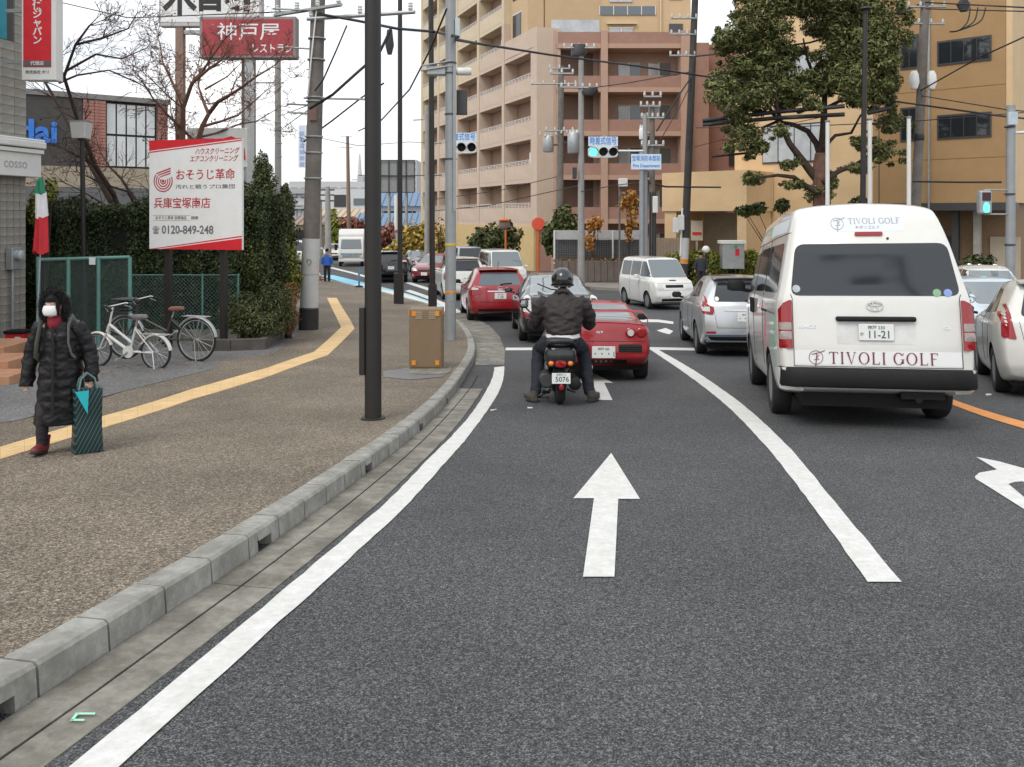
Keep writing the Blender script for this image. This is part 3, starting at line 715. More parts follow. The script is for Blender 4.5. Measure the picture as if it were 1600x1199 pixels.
q('porch', 10.6, 15.4, .05, 3.2, zz(330, 42), zz(268, 42), M_peach); q('porch_post', 14.6, 15.3, .1, 3.1, 0, zz(330, 42)-.002, M_peach)
q('porch_post', 10.7, 11.2, .1, 3.0, 0, zz(330, 42)-.002, M_peach)
sh = q('garage_shutter', 11.3, 14.5, .2, .3, 0, zz(332, 42), M_beige)
for i in range(12): q('slat', 11.35, 14.45, .3, .33, .1+.24*i, .28+.24*i, M_beige, sh)

# --- far things behind the left poles
def blk(name, label, cat, u0, u1, v0, v1, y, depth, m, rows=0, cols=0, wm=None, group=None, base=None):
    a, c = P(u0, v1, y), P(u1, v0, y); z0 = zr(y)-.3
    o = E(name, label, cat, ((a.x+c.x)/2, y, z0), 0, group)
    W = (c.x-a.x)/2; H = c.z-z0; z1 = a.z-z0
    MB().bx(-W, W, 0, depth, 0 if base is None else z1, H).build('wall', m, o)
    for r in range(rows):
        for k_ in range(cols):
            cw, ch = 2*W/cols, (H-z1)/rows
            wv = MB().bx(-W+cw*(k_+.2), -W+cw*(k_+.8), -.12, .1, z1+ch*(r+.25), z1+ch*(r+.72)).build('window', M_frame, o)
            MB().bx(-W+cw*(k_+.24), -W+cw*(k_+.76), -.16, -.1, z1+ch*(r+.29), z1+ch*(r+.68)).build('pane', wm or M_blglass, wv)
    return o, W, H
M_fgrey = mat('hazy_grey_wall', (.50, .51, .51), .8, var=.06, vs_=.2); M_fgrey2 = mat('hazy_grey_band', (.40, .41, .42), .8, var=.06, vs_=.2)
o, W, H = blk('office_block', 'long grey office block on the far left skyline', 'building', 452, 592, 284, 352, 150, 12, M_fgrey, 2, 9, M_fgrey2)
MB().bx(-W, W, -.6, 0, H-2.2, H-1.2).build('band', M_fgrey2, o); MB().bx(-W, W, -.6, 0, H-5.0, H-4.2).build('band', M_fgrey2, o); MB().bx(W*.5, W*.62, 1, 4, H, H+1.1).build('roof_unit', M_fgrey2, o)
o, W, H = blk('office_annexe', 'lower pale annexe with dark square window left of the thick dark pole', 'building', 500, 600, 296, 352, 135, 10, mat('hazy_white_wall', (.62, .63, .63), .8, var=.05, vs_=.2), 0, 0)
wv = MB().bx(-W+2.6*.9, -W+4.3, -.1, .1, H-2.9, H-.9).build('window', M_frame, o); wv = MB().bx(W-5.0, W-2.6, -.1, .1, H-2.6, H-1.5).build('window', M_blglass, o)
o, W, H = blk('tower_block', 'small pale tower block seen between the lamp poles', 'building', 594, 651, 250, 300, 170, 14, M_fgrey, 5, 5, M_fgrey2)
def house(label, u0, u1, vr, ve, vb, y, wallm, roofm, winm=M_dkglass):
    a, c = P(u0, ve, y), P(u1, ve, y); z0 = zr(y)-.3; W = (c.x-a.x)/2; He = a.z-z0; Hr = P(u0, vr, y).z-z0
    o = E('house', label, 'house', ((a.x+c.x)/2, y, z0)); D = 7
    MB().bx(-W, W, 0, D, 0, He).build('wall', wallm, o)
    rf = MB(); e = .6
    rf.add([(-W-e, -e, He-.1), (W+e, -e, He-.1), (W+e, D/2, Hr), (-W-e, D/2, Hr), (W+e, D+e, He-.1), (-W-e, D+e, He-.1)], [(0,1,2,3), (3,2,4,5), (0,3,5), (1,4,2), (0,5,4,1)])
    r = rf.build('roof', roofm, o)
    n = max(6, int(2*W/.55))
    rb = MB().tube([(0, -e-.02, He-.03), (0, D/2, Hr+.07)], .055, 6).mesh('roof_rib', roofm)
    for i in range(n): inst('roof_rib', rb, r, (-W-e+.2+i*(2*W+2*e-.4)/(n-1), 0, 0))
    k = max(2, int(W*2/2.6))
    for i in range(k):
        x = -W+2*W*(i+.5)/k; wv = MB().bx(x-.8, x+.8, -.08, .05, He-1.9, He-.7).build('window', M_frame, o); MB().bx(x-.72, x+.72, -.12, -.06, He-1.82, He-.78).build('pane', winm, wv)
    return o
M_broof = mat('blue_roof_tile', (.15, .24, .36), .5, var=.12, vs_=3); M_wht = mat('white_render', (.66, .66, .64), .8, var=.05)
house('white house under a blue tiled roof between the thin lamp poles', 592, 655, 300, 321, 400, 98, M_wht, M_broof)
o = house('low blue roofed shed in front of the white blue roofed house', 560, 652, 333, 352, 400, 92, mat('blue_grey_wall', (.12, .20, .32), .7), M_broof)
house('pale brown roofed house beside the far truck', 500, 560, 327, 338, 400, 105, M_wht, mat('sand_roof', (.50, .40, .28), .8))
house('tan roofed house left of the pale brown roofed one', 462, 500, 338, 350, 400, 95, mat('tan_wall', (.5, .38, .25), .8), mat('dull_roof', (.3, .22, .18), .8))
# roadside billboard seen from the back
a = P(594, 301, 74); c = P(648, 251, 74)
o = E('billboard', 'back of a grey steel billboard above the blue roofs', 'billboard', ((a.x+c.x)/2, 74, zr(74)))
W = (c.x-a.x)/2; z0, z1 = a.z-zr(74), c.z-zr(74)
MB().bx(-W, W, 0, .12, z0, z1).build('panel', mat('billboard_back', (.27, .28, .29), .6, var=.1), o)
for i in range(5): MB().bx(-W+i*W/2-.04, -W+i*W/2+.04, -.1, -.003, z0, z1).build('stud', M_frame, o)
for i in range(3): MB().bx(-W, W, -.16, -.102, z0+(z1-z0)*i/2-.04, z0+(z1-z0)*i/2+.04).build('rail', M_frame, o)
for s in (-.5, .5): MB().tube([(W*s, .25, 0), (W*s, .25, z1)], .14, 8).build('post', M_steel, o, 60)
o = E('radio_mast', 'slim pale radio mast on the far skyline', 'mast', P(562, 345, 160))
mb = MB(); mb.tube([(0, 0, 0), (0, 0, 8), (0, 0, 13)], [1.6, .5, .12], 8); mb.build('mast', M_fgrey, o); MB().tube([(0, 0, 0), (0, 0, 4.8)], [2.3, 1.9], 10).build('base', M_fgrey, o); MB().tube([(-1.5, 0, 8), (1.5, 0, 8)], .1).build('crossbar', M_fgrey, o)
# --- walls, gates and fences on the right of the crossing
y = 44.0
def wallthing(name, label, cat, u0, u1, v0, v1, y, th, m, group=None):
    a, c = P(u0, v1, y), P(u1, v0, y); o = E(name, label, cat, ((a.x+c.x)/2, y, a.z), 0, group); return o, (c.x-a.x)/2, c.z-a.z
o, W, H = wallthing('mesh_fence', 'white framed fence with black square mesh before the pink flats', 'fence', 866, 1003, 360, 412, 43, .1, None)
for i in range(4): MB().bx(-W+i*2*W/3-.04, -W+i*2*W/3+.04, -.04, .04, 0, H).build('post', M_whitep, o)
MB().bx(-W, W, .05, .1, H*.72, H).build('upper_panel', mat('fence_panel_grey', (.45, .46, .46), .6, var=.08), o)
mb = MB()
for i in range(38): mb.bx(-W+i*2*W/37-.012, -W+i*2*W/37+.012, -.012, .012, .05, H*.72)
for i in range(10): mb.bx(-W, W, -.03, -.013, .05+i*H*.072, .075+i*H*.072)
tag(mb.build('mesh', M_frame, o), kind='stuff'); MB().bx(-W, W, .3, .4, -.3, H*.7).build('backing', mat('dim_grey', (.2, .2, .2), .8), o)
o, W, H = wallthing('planter_wall', 'low dark planter wall under the mesh fence', 'wall', 868, 1010, 408, 428, 41.5, .1, None)
n = 14
for i in range(n): MB().bx(-W+i*2*W/n+.01, -W+(i+1)*2*W/n-.01, 0, .35, -.4, H).build('stone', mat('planter_stone', (.16, .13, .115), .85, var=.2, vs_=3), o)
o, W, H = wallthing('corrugated_wall', 'tan corrugated wall beside the leaning utility pole', 'wall', 1012, 1066, 372, 420, 42, .1, None)
mb = MB()
for i in range(24): MB().bx(-W+i*2*W/24+.004, -W+(i+.7)*2*W/24, -.05, .03, -.3, H).build('rib', mat('tan_corrugated', (.40, .31, .23), .7, var=.1), o)
MB().bx(-W, W, .03, .12, -.3, H-.02).build('sheet', mat('tan_corrugated', (.40, .31, .23), .7), o)
o, W, H = wallthing('gate_wall', 'grey slab gate wall of wide panels beside the pink flats', 'wall', 1086, 1135, 329, 405, 46, .1, None)
for i in range(5):
    MB().bx(-W, W*.55, 0, .12, H*i/5+.02, H*(i+1)/5-.02).build('panel', mat('gate_grey', (.33, .35, .36), .6, var=.08), o)
MB().bx(W*.56, W, -.1, .2, 0, H).build('gate_post', mat('gate_dark', (.22, .235, .25), .6), o); MB().bx(-W, W*.55, .13, .2, 0, H-.03).build('backing', M_frame, o)
E_, W, H = wallthing('ballot_kiosk', 'white lidded kiosk box with red and green picture by the hedge', 'kiosk', 1126, 1166, 376, 410, 38, .1, None)
MB().bx(-W, W, -.05, .6, H-.16, H).build('lid', M_whitep, E_, bevel=.02); MB().bx(-W*.85, W*.85, 0, .55, -.3, H-.163).build('body', M_steel, E_)
MB().bx(W*.15, W*.45, -.02, -.003, H*.3, H*.62).build('picture', mat('sign_red', (.62, .02, .03), .45), E_); MB().bx(W*.05, W*.3, -.02, -.003, H*.64, H*.78).build('picture', mat('sign_green', (.05, .35, .15), .5), E_)
o, W, H = wallthing('notice_board', 'small cream notice board with red writing beside the leaning pole', 'sign', 1080, 1098, 345, 376, 43, .1, None)
MB().bx(-W, W, 0, .08, 0, H).build('panel', mat('cream_board', (.55, .48, .38), .6), o); MB().bx(-W*.8, W*.8, -.02, -.003, H*.28, H*.42).build('red_band', MATS['sign_red'], o); MB().bx(-.05, .05, .02, .08, -1.4, -.003).build('post', M_steel, o)
# ================================================================ POLES, SIGNS, STREET FURNITURE
M_blackpl = mat('black_plastic', (.013, .013, .014), .6, var=.15, vs_=12, spec=.25)
M_dpole = mat('dark_bronze_pole', (.030, .027, .025), .5, .2, var=.12, vs_=3)
M_gpole = mat('grey_signal_pole', (.34, .36, .38), .5, .3, var=.08, vs_=3, dirt=.12)
M_cpole = mat('concrete_pole', (.20, .18, .165), .9, var=.22, vs_=2.2, bump=.2, bs=60, dirt=.3)
M_cpole2 = mat('pale_concrete_pole', (.36, .35, .34), .9, var=.12, vs_=2, dirt=.15)
M_sred = mat('sign_red', (.62, .02, .03), .45); M_swhite = mat('sign_white', (.80, .81, .82), .4, var=.03, dirt=.05)
M_sdark = mat('sign_dark_red', (.45, .03, .05), .5, var=0); M_sgrey = mat('sign_grey_text', (.16, .16, .17), .5, var=0); M_sblue = mat('sign_blue_text', (.04, .20, .62), .5, var=0)
M_or = mat('reflector_orange', (.75, .28, .02), .4, var=.1); M_yb = mat('band_yellow', (.65, .5, .05), .6)
M_ins = mat('white_insulator', (.75, .75, .73), .3, var=0); M_cable = mat('cable_black', (.025, .025, .028), .6, var=0)
def pole(name, label, cat, base, top, r0, r1, m, group=None, n=14):
    o = E(name, label, cat, base, 0, group); t = Vector(top)-Vector(base)
    MB().tube([(0, 0, -.3), tuple(t)], [r0, r1], n).build('pole', m, o, 60); return o
def lamp_head(o, z, m, reach=1.6):
    MB().tube([(0, 0, z-.1), (.3, 0, z+.25), (reach, 0, z+.4)], .045, 8).build('arm', m, o, 60); MB().ell([(reach+.3, 0, z+.34, .3, .12), (reach+.3, 0, z+.38, .38, .15), (reach+.3, 0, z+.46, .2, .08)], 14).build('lamp_head', m, o, 50)
# three dark lamp poles along the kerb
b = S(583, 655); o = pole('lamp_pole', 'thick dark lamp pole on the pavement near the kerb, front one', 'lamp pole', b, b+Vector((-.005, 0, 9)), .084, .078, M_dpole, 'dark lamp poles along the kerb', 20)
z0, z1 = CZ-(585-V0)*b.y/FPX-b.z, CZ-(480-V0)*b.y/FPX-b.z; MB().bx(-.13, -.075, -.06, .06, z0, z1).build('access_box', M_dpole, o, bevel=.006); MB().lathe([(.0, 0), (.12, 0), (.12, .02), (.09, .025)], 20).build('base_plate', M_dpole, o, 40); lamp_head(o, 8.8, M_dpole)
b = S(625, 475); o = pole('lamp_pole', 'thin dark lamp pole, second from the front along the kerb', 'lamp pole', b, b+Vector((0, 0, 12)), .085, .075, M_dpole, 'dark lamp poles along the kerb')
MB().bx(-.20, .12, -.1, .1, 0, 1.05).build('access_box', M_dpole, o, bevel=.01); lamp_head(o, 11.8, M_dpole)
b = S(676, 489); o = pole('lamp_pole', 'dark lamp pole rising just behind the brown cabinet', 'lamp pole', b, b+Vector((-.06, 0, 11)), .085, .075, M_dpole, 'dark lamp poles along the kerb')
MB().bx(-.12, .12, -.12, .1, 0, .86).build('access_box', M_dpole, o, bevel=.01); lamp_head(o, 10.8, M_dpole)
# brown cabinet
b = S(665, 577); o = E('utility_cabinet', 'brown metal utility cabinet with orange reflectors at its corners', 'cabinet', b)
M_cab = mat('brown_cabinet', (.24, .165, .10), .5, .1, var=.05, vs_=4, dirt=.08)
W = 26*b.y/FPX; H = 94*b.y/FPX
MB().bx(-W, W, -.0, .34, .0, H).build('body', M_cab, o, bevel=.012); MB().bx(-W+.02, W-.02, -.012, -.001, .03, H-.02).build('door', M_cab, o, bevel=.006); MB().bx(-W-.03, W+.03, -.04, .38, -.06, -.001).build('plinth', M_gut, o)
for sx in (-1, 1):
    for zz_ in (.10, H-.07): MB().bx(sx*(W-.075)-.03, sx*(W-.075)+.03, -.024, -.0125, zz_-.035, zz_+.035).build('reflector', M_or, o)
    for k in range(4): MB().bx(sx*W*.40-.05, sx*W*.40+.05, -.022, -.0125, H-.055-.03*k, H-.042-.03*k).build('vent_slot', MATS['beige_band'], o)
for sx in (-1, 1): MB().bx(sx*(W+.006)-.005, sx*(W+.006)+.005, .02, .08, H-.1, H-.02).build('reflector', M_or, o)
# grey signal pole by the corner
b = S(704, 531); o = pole('signal_pole', 'grey steel signal pole with orange band at the kerb corner', 'signal pole', b, b+Vector((0, 0, 10)), .118, .105, M_gpole, None, 20)
hz = lambda v: CZ-(v-V0)*b.y/FPX-b.z
for v, m, h in ((457, M_or, .055), (383, M_yb, .05)): MB().lathe([(.1185, 0), (.121, .003), (.121, h), (.118, h+.003)], 20, (0, 0, hz(v)-h/2)).build('band', m, o, 40)
for v in (250, 180, 100, 116): MB().lathe([(.112, 0), (.128, .003), (.128, .03), (.112, .033)], 18, (0, 0, hz(v))).build('clamp', M_frame, o, 40)
MB().bx(.10, .20, -.08, .06, hz(62), hz(30)).build('signal_box', mat('pale_blue_box', (.52, .58, .60), .5), o, bevel=.01)
MB().lathe([(0, 0), (.06, 0), (.085, .06), (.085, .30), (.07, .34), (0, .35)], 18, (.10, -.0, hz(112)), Matrix.Rotation(PI/2, 3, 'Y')).build('loudspeaker', M_whitep, o, 40)
mb = MB(); 
for dz in (0, .10): mb.tube([(.05, -.1, hz(104)+dz), (-.62, -.1, hz(112)+dz)], .018, 6)
mb.build('bracket', M_gpole, o, 60); MB().bx(-.5, -.1, -.08, .12, hz(118)+.0, hz(104)).build('battery_box', M_steel, o, bevel=.02)
MB().bx(.06, .12, -.12, -.09, hz(330), hz(105)).build('cable_duct', M_gpole, o); MB().bx(.12, .34, .05, .25, hz(178), hz(140)).build('control_box', M_frame, o, bevel=.01)
MB().box((0.02, -.118, .9), (.08, .02, .18)).build('hatch', M_gpole, o, bevel=.004)
# far signals
def signal(label, uL, uR, v, y, lit, pole_uv, arm_v, txtb, sv):
    a, c = P(uL, v, y), P(uR, v, y); pz = P(pole_uv[0], v, y)
    o = E('traffic_signal', label, 'traffic signal', (pz.x, y, zr(y)), 0, 'traffic signals over the crossing'); g = Vector((pz.x, y, zr(y)))
    hz_ = lambda vv: CZ-(vv-V0)*y/FPX-g.z
    MB().tube([(0, 0, -.2), (0, 0, hz_(pole_uv[1]))], [.12, .09], 12).build('pole', M_gpole, o, 60)
    x0, x1 = a.x-g.x, c.x-g.x; zc = hz_(v)
    MB().tube([(0, 0, hz_(arm_v)), ((x0+x1)/2, 0, hz_(arm_v))], .04, 8).build('arm', M_whitep, o, 60)
    h = MB(); hw = (x1-x0)/2; xc = (x0+x1)/2; rr = hw*.34
    h.loft([[(xc+px*hw, yy, zc+pz_*rr*1.12) for px, pz_ in rpoly([(-1, -1), (1, -1), (1, 1), (-1, 1)], .5)] for yy in (-.12, .1)]); h.build('housing', M_whitep, o, 40)
    for k in range(3):
        xl = x0+hw*2*(k+.5)/3
        m = (mat('signal_green', (.05, .5, .4), .3, emit=((.10, 1, .72), 1.6)) if k == 0 else M_blackpl) if lit else M_blackpl
        MB().lathe([(0, .03), (rr*.7, .02), (rr*.80, 0)], 18, (xl, -.122, zc), Matrix.Rotation(PI/2, 3, 'X')).build('lens', m, o, 40)
        MB().add([(xl+rr*.86*math.cos(t), -.12-d, zc+rr*.86*math.sin(t)) for t in [PI*i/10-.2 for i in range(12)] for d in (0, .22*(1 if 0 < 1 else 0))], [(2*i, 2*i+1, 2*i+3, 2*i+2) for i in range(11)]).build('visor', M_blackpl, o)
    z0, z1 = hz_(sv[1]), hz_(sv[0]); p_ = MB().bx(x0, x1, -.1, -.06, z0, z1).build('sign_panel', mat('sign_pale_blue', (.60, .72, .84), .4, var=0), o)
    txt('lettering', txtb, (z1-z0)*.88, M_sblue, p_, (xc, -.105, (z0+z1)/2), bold=.0015, sx=(x1-x0)*.92/((z1-z0)*.88*len(txtb)))
    return o
signal('lit green signal under a blue and white sign left of the grey poles', 919, 965, 238, 33, True, (1008, 178), 236, '時差式信号', (214, 229))
signal('unlit dark signal peeping out behind the grey signal pole', 698, 745, 231, 36, False, (705, 200), 231, '時差式信号', (208, 222))
# fire department sign on its own grey pole
y = 32.6; a, c_ = P(986, 265, y), P(1033, 241, y); o = E('direction_sign', 'white and blue fire department name sign on a grey pole', 'sign', (P(1003, 0, y).x, y, zr(y)))
gx, gz = P(1003, 0, y).x, zr(y)
MB().tube([(0, .1, -.2), (0, .1, a.z-gz+.7)], .09, 12).build('pole', M_gpole, o, 60)
pn = MB().bx(a.x-gx, c_.x-gx, -.03, .0, a.z-gz, c_.z-gz).build('panel', MATS['sign_pale_blue'], o)
txt('lettering', '宝塚消防本部前', .24, M_sblue, pn, ((a.x+c_.x)/2-gx, -.034, a.z-gz+.42), bold=.001, sx=.68); txt('lettering', 'Fire Department', .17, M_sblue, pn, ((a.x+c_.x)/2-gx, -.034, a.z-gz+.14), bold=.003, sx=.92)
# utility poles
def crossarm(o, z, half, ang=0, n=4, m=None, off=0):
    d = Vector((math.cos(ang), math.sin(ang), 0)); c0 = d*off
    MB().tube([c0-d*half, c0+d*half+Vector((0, 0, 0))], .045, 6).build('crossarm', M_steel, o, 60, (0, -.12, z))
    for i in range(n):
        q_ = c0+d*(-half*.92+2*half*.92*i/max(1, n-1))
        MB().lathe([(0, 0), (.035, 0), (.06, .04), (.04, .06), (.06, .10), (.04, .12), (.055, .16), (0, .19)], 10, (0, 0, 0)).build('insulator', M_ins, o, 50, (q_.x, q_.y-.12, z+.04))
def transformer(o, x, z, r=.26, h=.7, m=None):
    b_ = MB().lathe([(0, 0), (r*.9, 0), (r, .04), (r, h-.06), (r*.85, h), (0, h+.03)], 20, (x, -.0, z)).build('transformer', m or M_steel, o, 40)
    for k in (-1, 0, 1): MB().lathe([(.035, 0), (.05, .05), (.03, .08), (.05, .12), (0, .16)], 8, (x+k*r*.55, 0, z+h)).build('bushing', M_ins, b_, 50)
    MB().bx(min(0, x), max(0, x), -.05, .05, z+h*.4, z+h*.5).build('bracket', M_frame, b_)
b = S(482, 515); y = b.y; tp = P(497, 0, y); t2 = tp+(tp-b)*.08
o = pole('utility_pole', 'old dark utility pole with white sleeve and black foot on the pavement', 'utility pole', b, t2, .20, .155, M_cpole, 'utility poles', 20)
d = (t2-b)
def onp(v): k = (v-515)/(0-515); return (tp-b)*k
for v0, v1, r, m in ((480, 373, .205, mat('pole_sleeve', (.56, .57, .57), .6, var=.06, vs_=3, dirt=.1)), (515, 482, .225, mat('pole_foot', (.03, .03, .03), .8, var=.2))):
    MB().tube([tuple(onp(v0)), tuple(onp(v1))], [r, r-.008], 20).build('sleeve', m, o, 60)
for v in (430, 498, 280, 240, 215, 160, 154, 95, 62): MB().lathe([(.19, 0), (.205, .004), (.205, .03), (.19, .034)], 18, tuple(onp(v))).build('band', M_steel if v != 498 else M_frame, o, 40)
txt('lettering', 'り', .18, mat('pole_grey_text', (.25, .25, .26), .6, var=0), o, tuple(onp(410)+Vector((.02, -.206, 0))), bold=.002)
MB().bx(-.07, .09, -.22, -.17, onp(190).z, onp(168).z).build('number_plate', mat('rust_brown_plate', (.22, .12, .1), .7), o).location.x = onp(180).x
crossarm(o, onp(18).z, 1.0, -.5, 4); crossarm(o, onp(32).z, 1.3, -.25, 3, off=1.3)
o2 = MB().tube([tuple(onp(154)+Vector((-.25, -.05, 0))), tuple(onp(154)+Vector((1.25, -.05, -.03)))], .025, 6).build('side_arm', M_steel, o, 60)
for v, w_ in ((77, -.7), (17, -1.0), (165, -.62), (178, -.6)): MB().tube([tuple(onp(v)), tuple(onp(v)+Vector((w_, -.1, .02)))], .022, 6).build('side_arm', M_steel, o, 60)
mb = MB(); mb.tube([tuple(onp(10)+Vector((.03, -.2, 0))), tuple(onp(90)+Vector((-.06, -.21, 0))), tuple(onp(150)+Vector((-.12, -.21, 0)))], .018, 6); mb.build('down_cable', M_ins, o, 60)
MB().ell([(0, 0, 0, .05, .06), (0, 0, .2, .1, .1), (0, 0, .55, .06, .06)], 12).build('cable_closure', M_frame, o, 50, tuple(onp(88)+Vector((1.7, -.2, 0))))
y = 40; b = Vector((P(435, 0, y).x, y, zr(y))); o = pole('utility_pole', 'slim pale utility pole behind the hedge and red restaurant sign', 'utility pole', b, b+Vector((-.05, 0, 19)), .17, .13, M_cpole2, 'utility poles')
for v, w_ in ((130, -1.6), (322, 1.2), (130, .3)): MB().tube([(0, -.1, P(0, v, y).z-b.z), (w_, -.1, P(0, v, y).z-b.z)], .04, 6).build('side_arm', M_steel, o, 60)
for v in (200, 225, 246, 310, 335): MB().lathe([(.15, 0), (.175, .01), (.175, .05), (.15, .06)], 12, (0, 0, P(0, v, y).z-b.z)).build('band', M_steel, o, 40)
y = 38; b = Vector((P(908, 0, y).x, y, zr(y))); o = pole('utility_pole', 'pale utility pole crowded with insulators before the brown flats', 'utility pole', b, b+Vector((0, 0, 11.3)), .17, .12, M_cpole2, 'utility poles')
hz = lambda v: CZ-(v-V0)*y/FPX-b.z
crossarm(o, hz(76), .75, 0, 5, off=-.1); crossarm(o, hz(138), .9, .1, 6, off=-.1); crossarm(o, hz(116), .55, 0, 3, off=-.9); transformer(o, -.36, hz(240), .27, .95, M_steel)
MB().ell([(-.15, 0, hz(88), .3, .25), (-.1, 0, hz(82), .38, .3), (-.1, 0, hz(70), .3, .22)], 14).build('switch_gear', M_frame, o, 50); MB().ell([(.35, -.2, hz(150), .25, .12), (.4, -.2, hz(144), .4, .14), (.5, -.2, hz(138), .2, .1)], 12).build('cable_joint', M_cable, o, 50)
MB().bx(-.42, -.22, -.3, -.1, hz(280), hz(262)).build('flood_lamp', M_frame, o, bevel=.03)
y = 46; b = Vector((P(874, 0, y).x, y, zr(y))); o = pole('utility_pole', 'dark utility pole with grey transformers left of the green signal', 'utility pole', b, b+Vector((.1, 0, 12)), .2, .16, M_cpole, 'utility poles')
hz = lambda v: CZ-(v-V0)*y/FPX-b.z
transformer(o, -.62, hz(238), .30, .9); transformer(o, .85, hz(235), .34, 1.0); crossarm(o, hz(205), .8, 0, 4); crossarm(o, hz(132), 1.3, 0, 5, off=-.3); crossarm(o, hz(108), .6, 0, 3)
for k in range(7): MB().lathe([(.03, 0), (.07, .06), (.03, .1), (.07, .16), (0, .2)], 8, (-1.1+.3*k, -.25, hz(212+3*math.sin(k)))).build('insulator', M_ins, o, 50)
y = 35.5; b = Vector((P(1019, 0, y).x, y, zr(y))); o = pole('utility_pole', 'grey pole with hanging transformers behind the fire department sign', 'utility pole', b, b+Vector((0, 0, 8.2)), .14, .11, M_cpole, 'utility poles')
hz = lambda v: CZ-(v-V0)*y/FPX-b.z
transformer(o, -.42, hz(218), .15, .48, M_whitep); crossarm(o, hz(152), .38, 0, 3); crossarm(o, hz(167), .45, .1, 4, off=-.1); crossarm(o, hz(185), .5, 0, 5); crossarm(o, hz(228), .5, 0, 4)
for k in (-.12, .0, .12): MB().tube([(k, -.16, -.2), (k, -.16, hz(300))], .03, 6).build('riser_cable', M_cable, o, 60)
MB().bx(-.02, .2, -.3, -.17, hz(333), hz(307)).build('pedestrian_lamp', M_whitep, o, bevel=.03); MB().bx(-.35, -.18, -.4, -.2, hz(278), hz(268)).build('camera', M_frame, o, bevel=.02)
y = 38; b = Vector((P(1067, 0, y).x, y, zr(y))); tp = P(1086, 0, y)
o = pole('utility_pole', 'leaning black topped utility pole left of the large tree', 'utility pole', b, tp+(tp-b)*.1, .19, .15, mat('black_pole', (.05, .048, .046), .8, var=.3, vs_=2), 'utility poles')
on = lambda v: (tp-b)*((P(0, v, y).z-b.z)/(tp.z-b.z))
MB().tube([tuple(on(412)), tuple(on(372))], [.2, .198], 14).build('sleeve', MATS['pole_sleeve'], o, 60); MB().tube([tuple(on(411)+Vector((0, 0, 0))), tuple(on(405))], [.204, .204], 14).build('band', M_or, o, 60)
for v in (30, 55, 88): crossarm(o, on(v).z, .6, 0, 4, off=on(v).x-.5)
for v, dx in ((352, -.5), (348, -.25)): MB().bx(dx-.13+on(v).x, dx+.13+on(v).x, -.3, -.1, on(v).z-.35, on(v).z+.35).build('meter_box', M_whitep, o, bevel=.03)
MB().tube([tuple(on(400)+Vector((-.2, -.1, 0))), tuple(on(325)+Vector((-.2, -.1, 0)))], .05, 8).build('conduit', M_whitep, o, 60)
y = 34; b = Vector((P(1424, 0, y).x, y, zr(y))); tp = P(1446, 0, y)
o = pole('utility_pole', 'grey utility pole with white boxes before the ochre fire station', 'utility pole', b, tp+(tp-b)*.1, .2, .17, M_cpole, 'utility poles'); on = lambda v: (tp-b)*((P(0, v, y).z-b.z)/(tp.z-b.z))
for sx in (-1, 1): MB().ell([(on(128).x+sx*.36, -.1, on(140).z, .12, .12), (on(128).x+sx*.36, -.1, on(130).z, .2, .16), (on(128).x+sx*.36, -.1, on(118).z, .17, .15), (on(128).x+sx*.36, -.1, on(112).z, .1, .1)], 14, pw=3).build('switch_box', M_whitep, o, 50)
crossarm(o, on(38).z, .85, .1, 4, off=on(38).x); crossarm(o, on(12).z, .8, 0, 4, off=on(12).x); MB().ell([(on(20).x-1.1, -.2, on(25).z, .15, .12), (on(20).x-1.1, -.2, on(18).z, .25, .15), (on(20).x-1.1, -.2, on(10).z, .12, .1)], 12).build('cable_closure', M_cable, o, 50)
MB().ell([(on(20).x+1.5, -.2, on(20).z, .15, .12), (on(20).x+1.5, -.2, on(10).z, .3, .15), (on(20).x+1.5, -.2, on(0).z, .12, .1)], 12).build('cable_closure', M_cable, o, 50); MB().lathe([(.2, 0), (.215, .02), (.215, .25), (.2, .27)], 14, tuple(on(220))).build('band', M_cable, o, 50)
# pedestrian signal pole at the right
y = 27; b = Vector((P(1578, 0, y).x, y, zr(y))); o = pole('pedestrian_signal', 'grey pole carrying a green pedestrian signal at the far right', 'traffic signal', b, Vector((P(1580, 0, y).x, y, P(0, 165, y).z)), .15, .13, M_gpole)
hz = lambda v: CZ-(v-V0)*y/FPX-b.z; x_ = P(1537, 0, y).x-b.x
MB().bx(x_-.2, x_+.2, -.16, .1, hz(335), hz(298)).build('housing', M_steel, o, bevel=.06)
MB().bx(x_-.14, x_+.14, -.18, -.161, hz(314), hz(301)).build('red_lens', mat('unlit_red_lens', (.05, .02, .03), .4), o, bevel=.01)
MB().ell([(x_, -.17, hz(332), .07, .012), (x_, -.17, hz(329), .10, .014), (x_, -.17, hz(322), .10, .014), (x_, -.17, hz(317), .05, .012)], 14).build('green_lens', MATS['signal_green'], o, 50)
for v in (297, 335): MB().tube([(x_, 0, hz(v)), (0, 0, hz(v))], .03, 6).build('bracket', M_steel, o, 60)
MB().bx(-.16, .14, -.2, -.13, hz(196), hz(176)).build('plate', mat('pale_plate', (.5, .58, .62), .5), o); MB().tube([(0, 0, hz(208)), (1.6, 0, hz(205))], .05, 8).build('arm', M_whitep, o, 60)
for v in (200, 305, 384): MB().lathe([(.145, 0), (.165, .01), (.165, .05), (.145, .06)], 14, (0, 0, hz(v))).build('clamp', M_frame, o, 40)
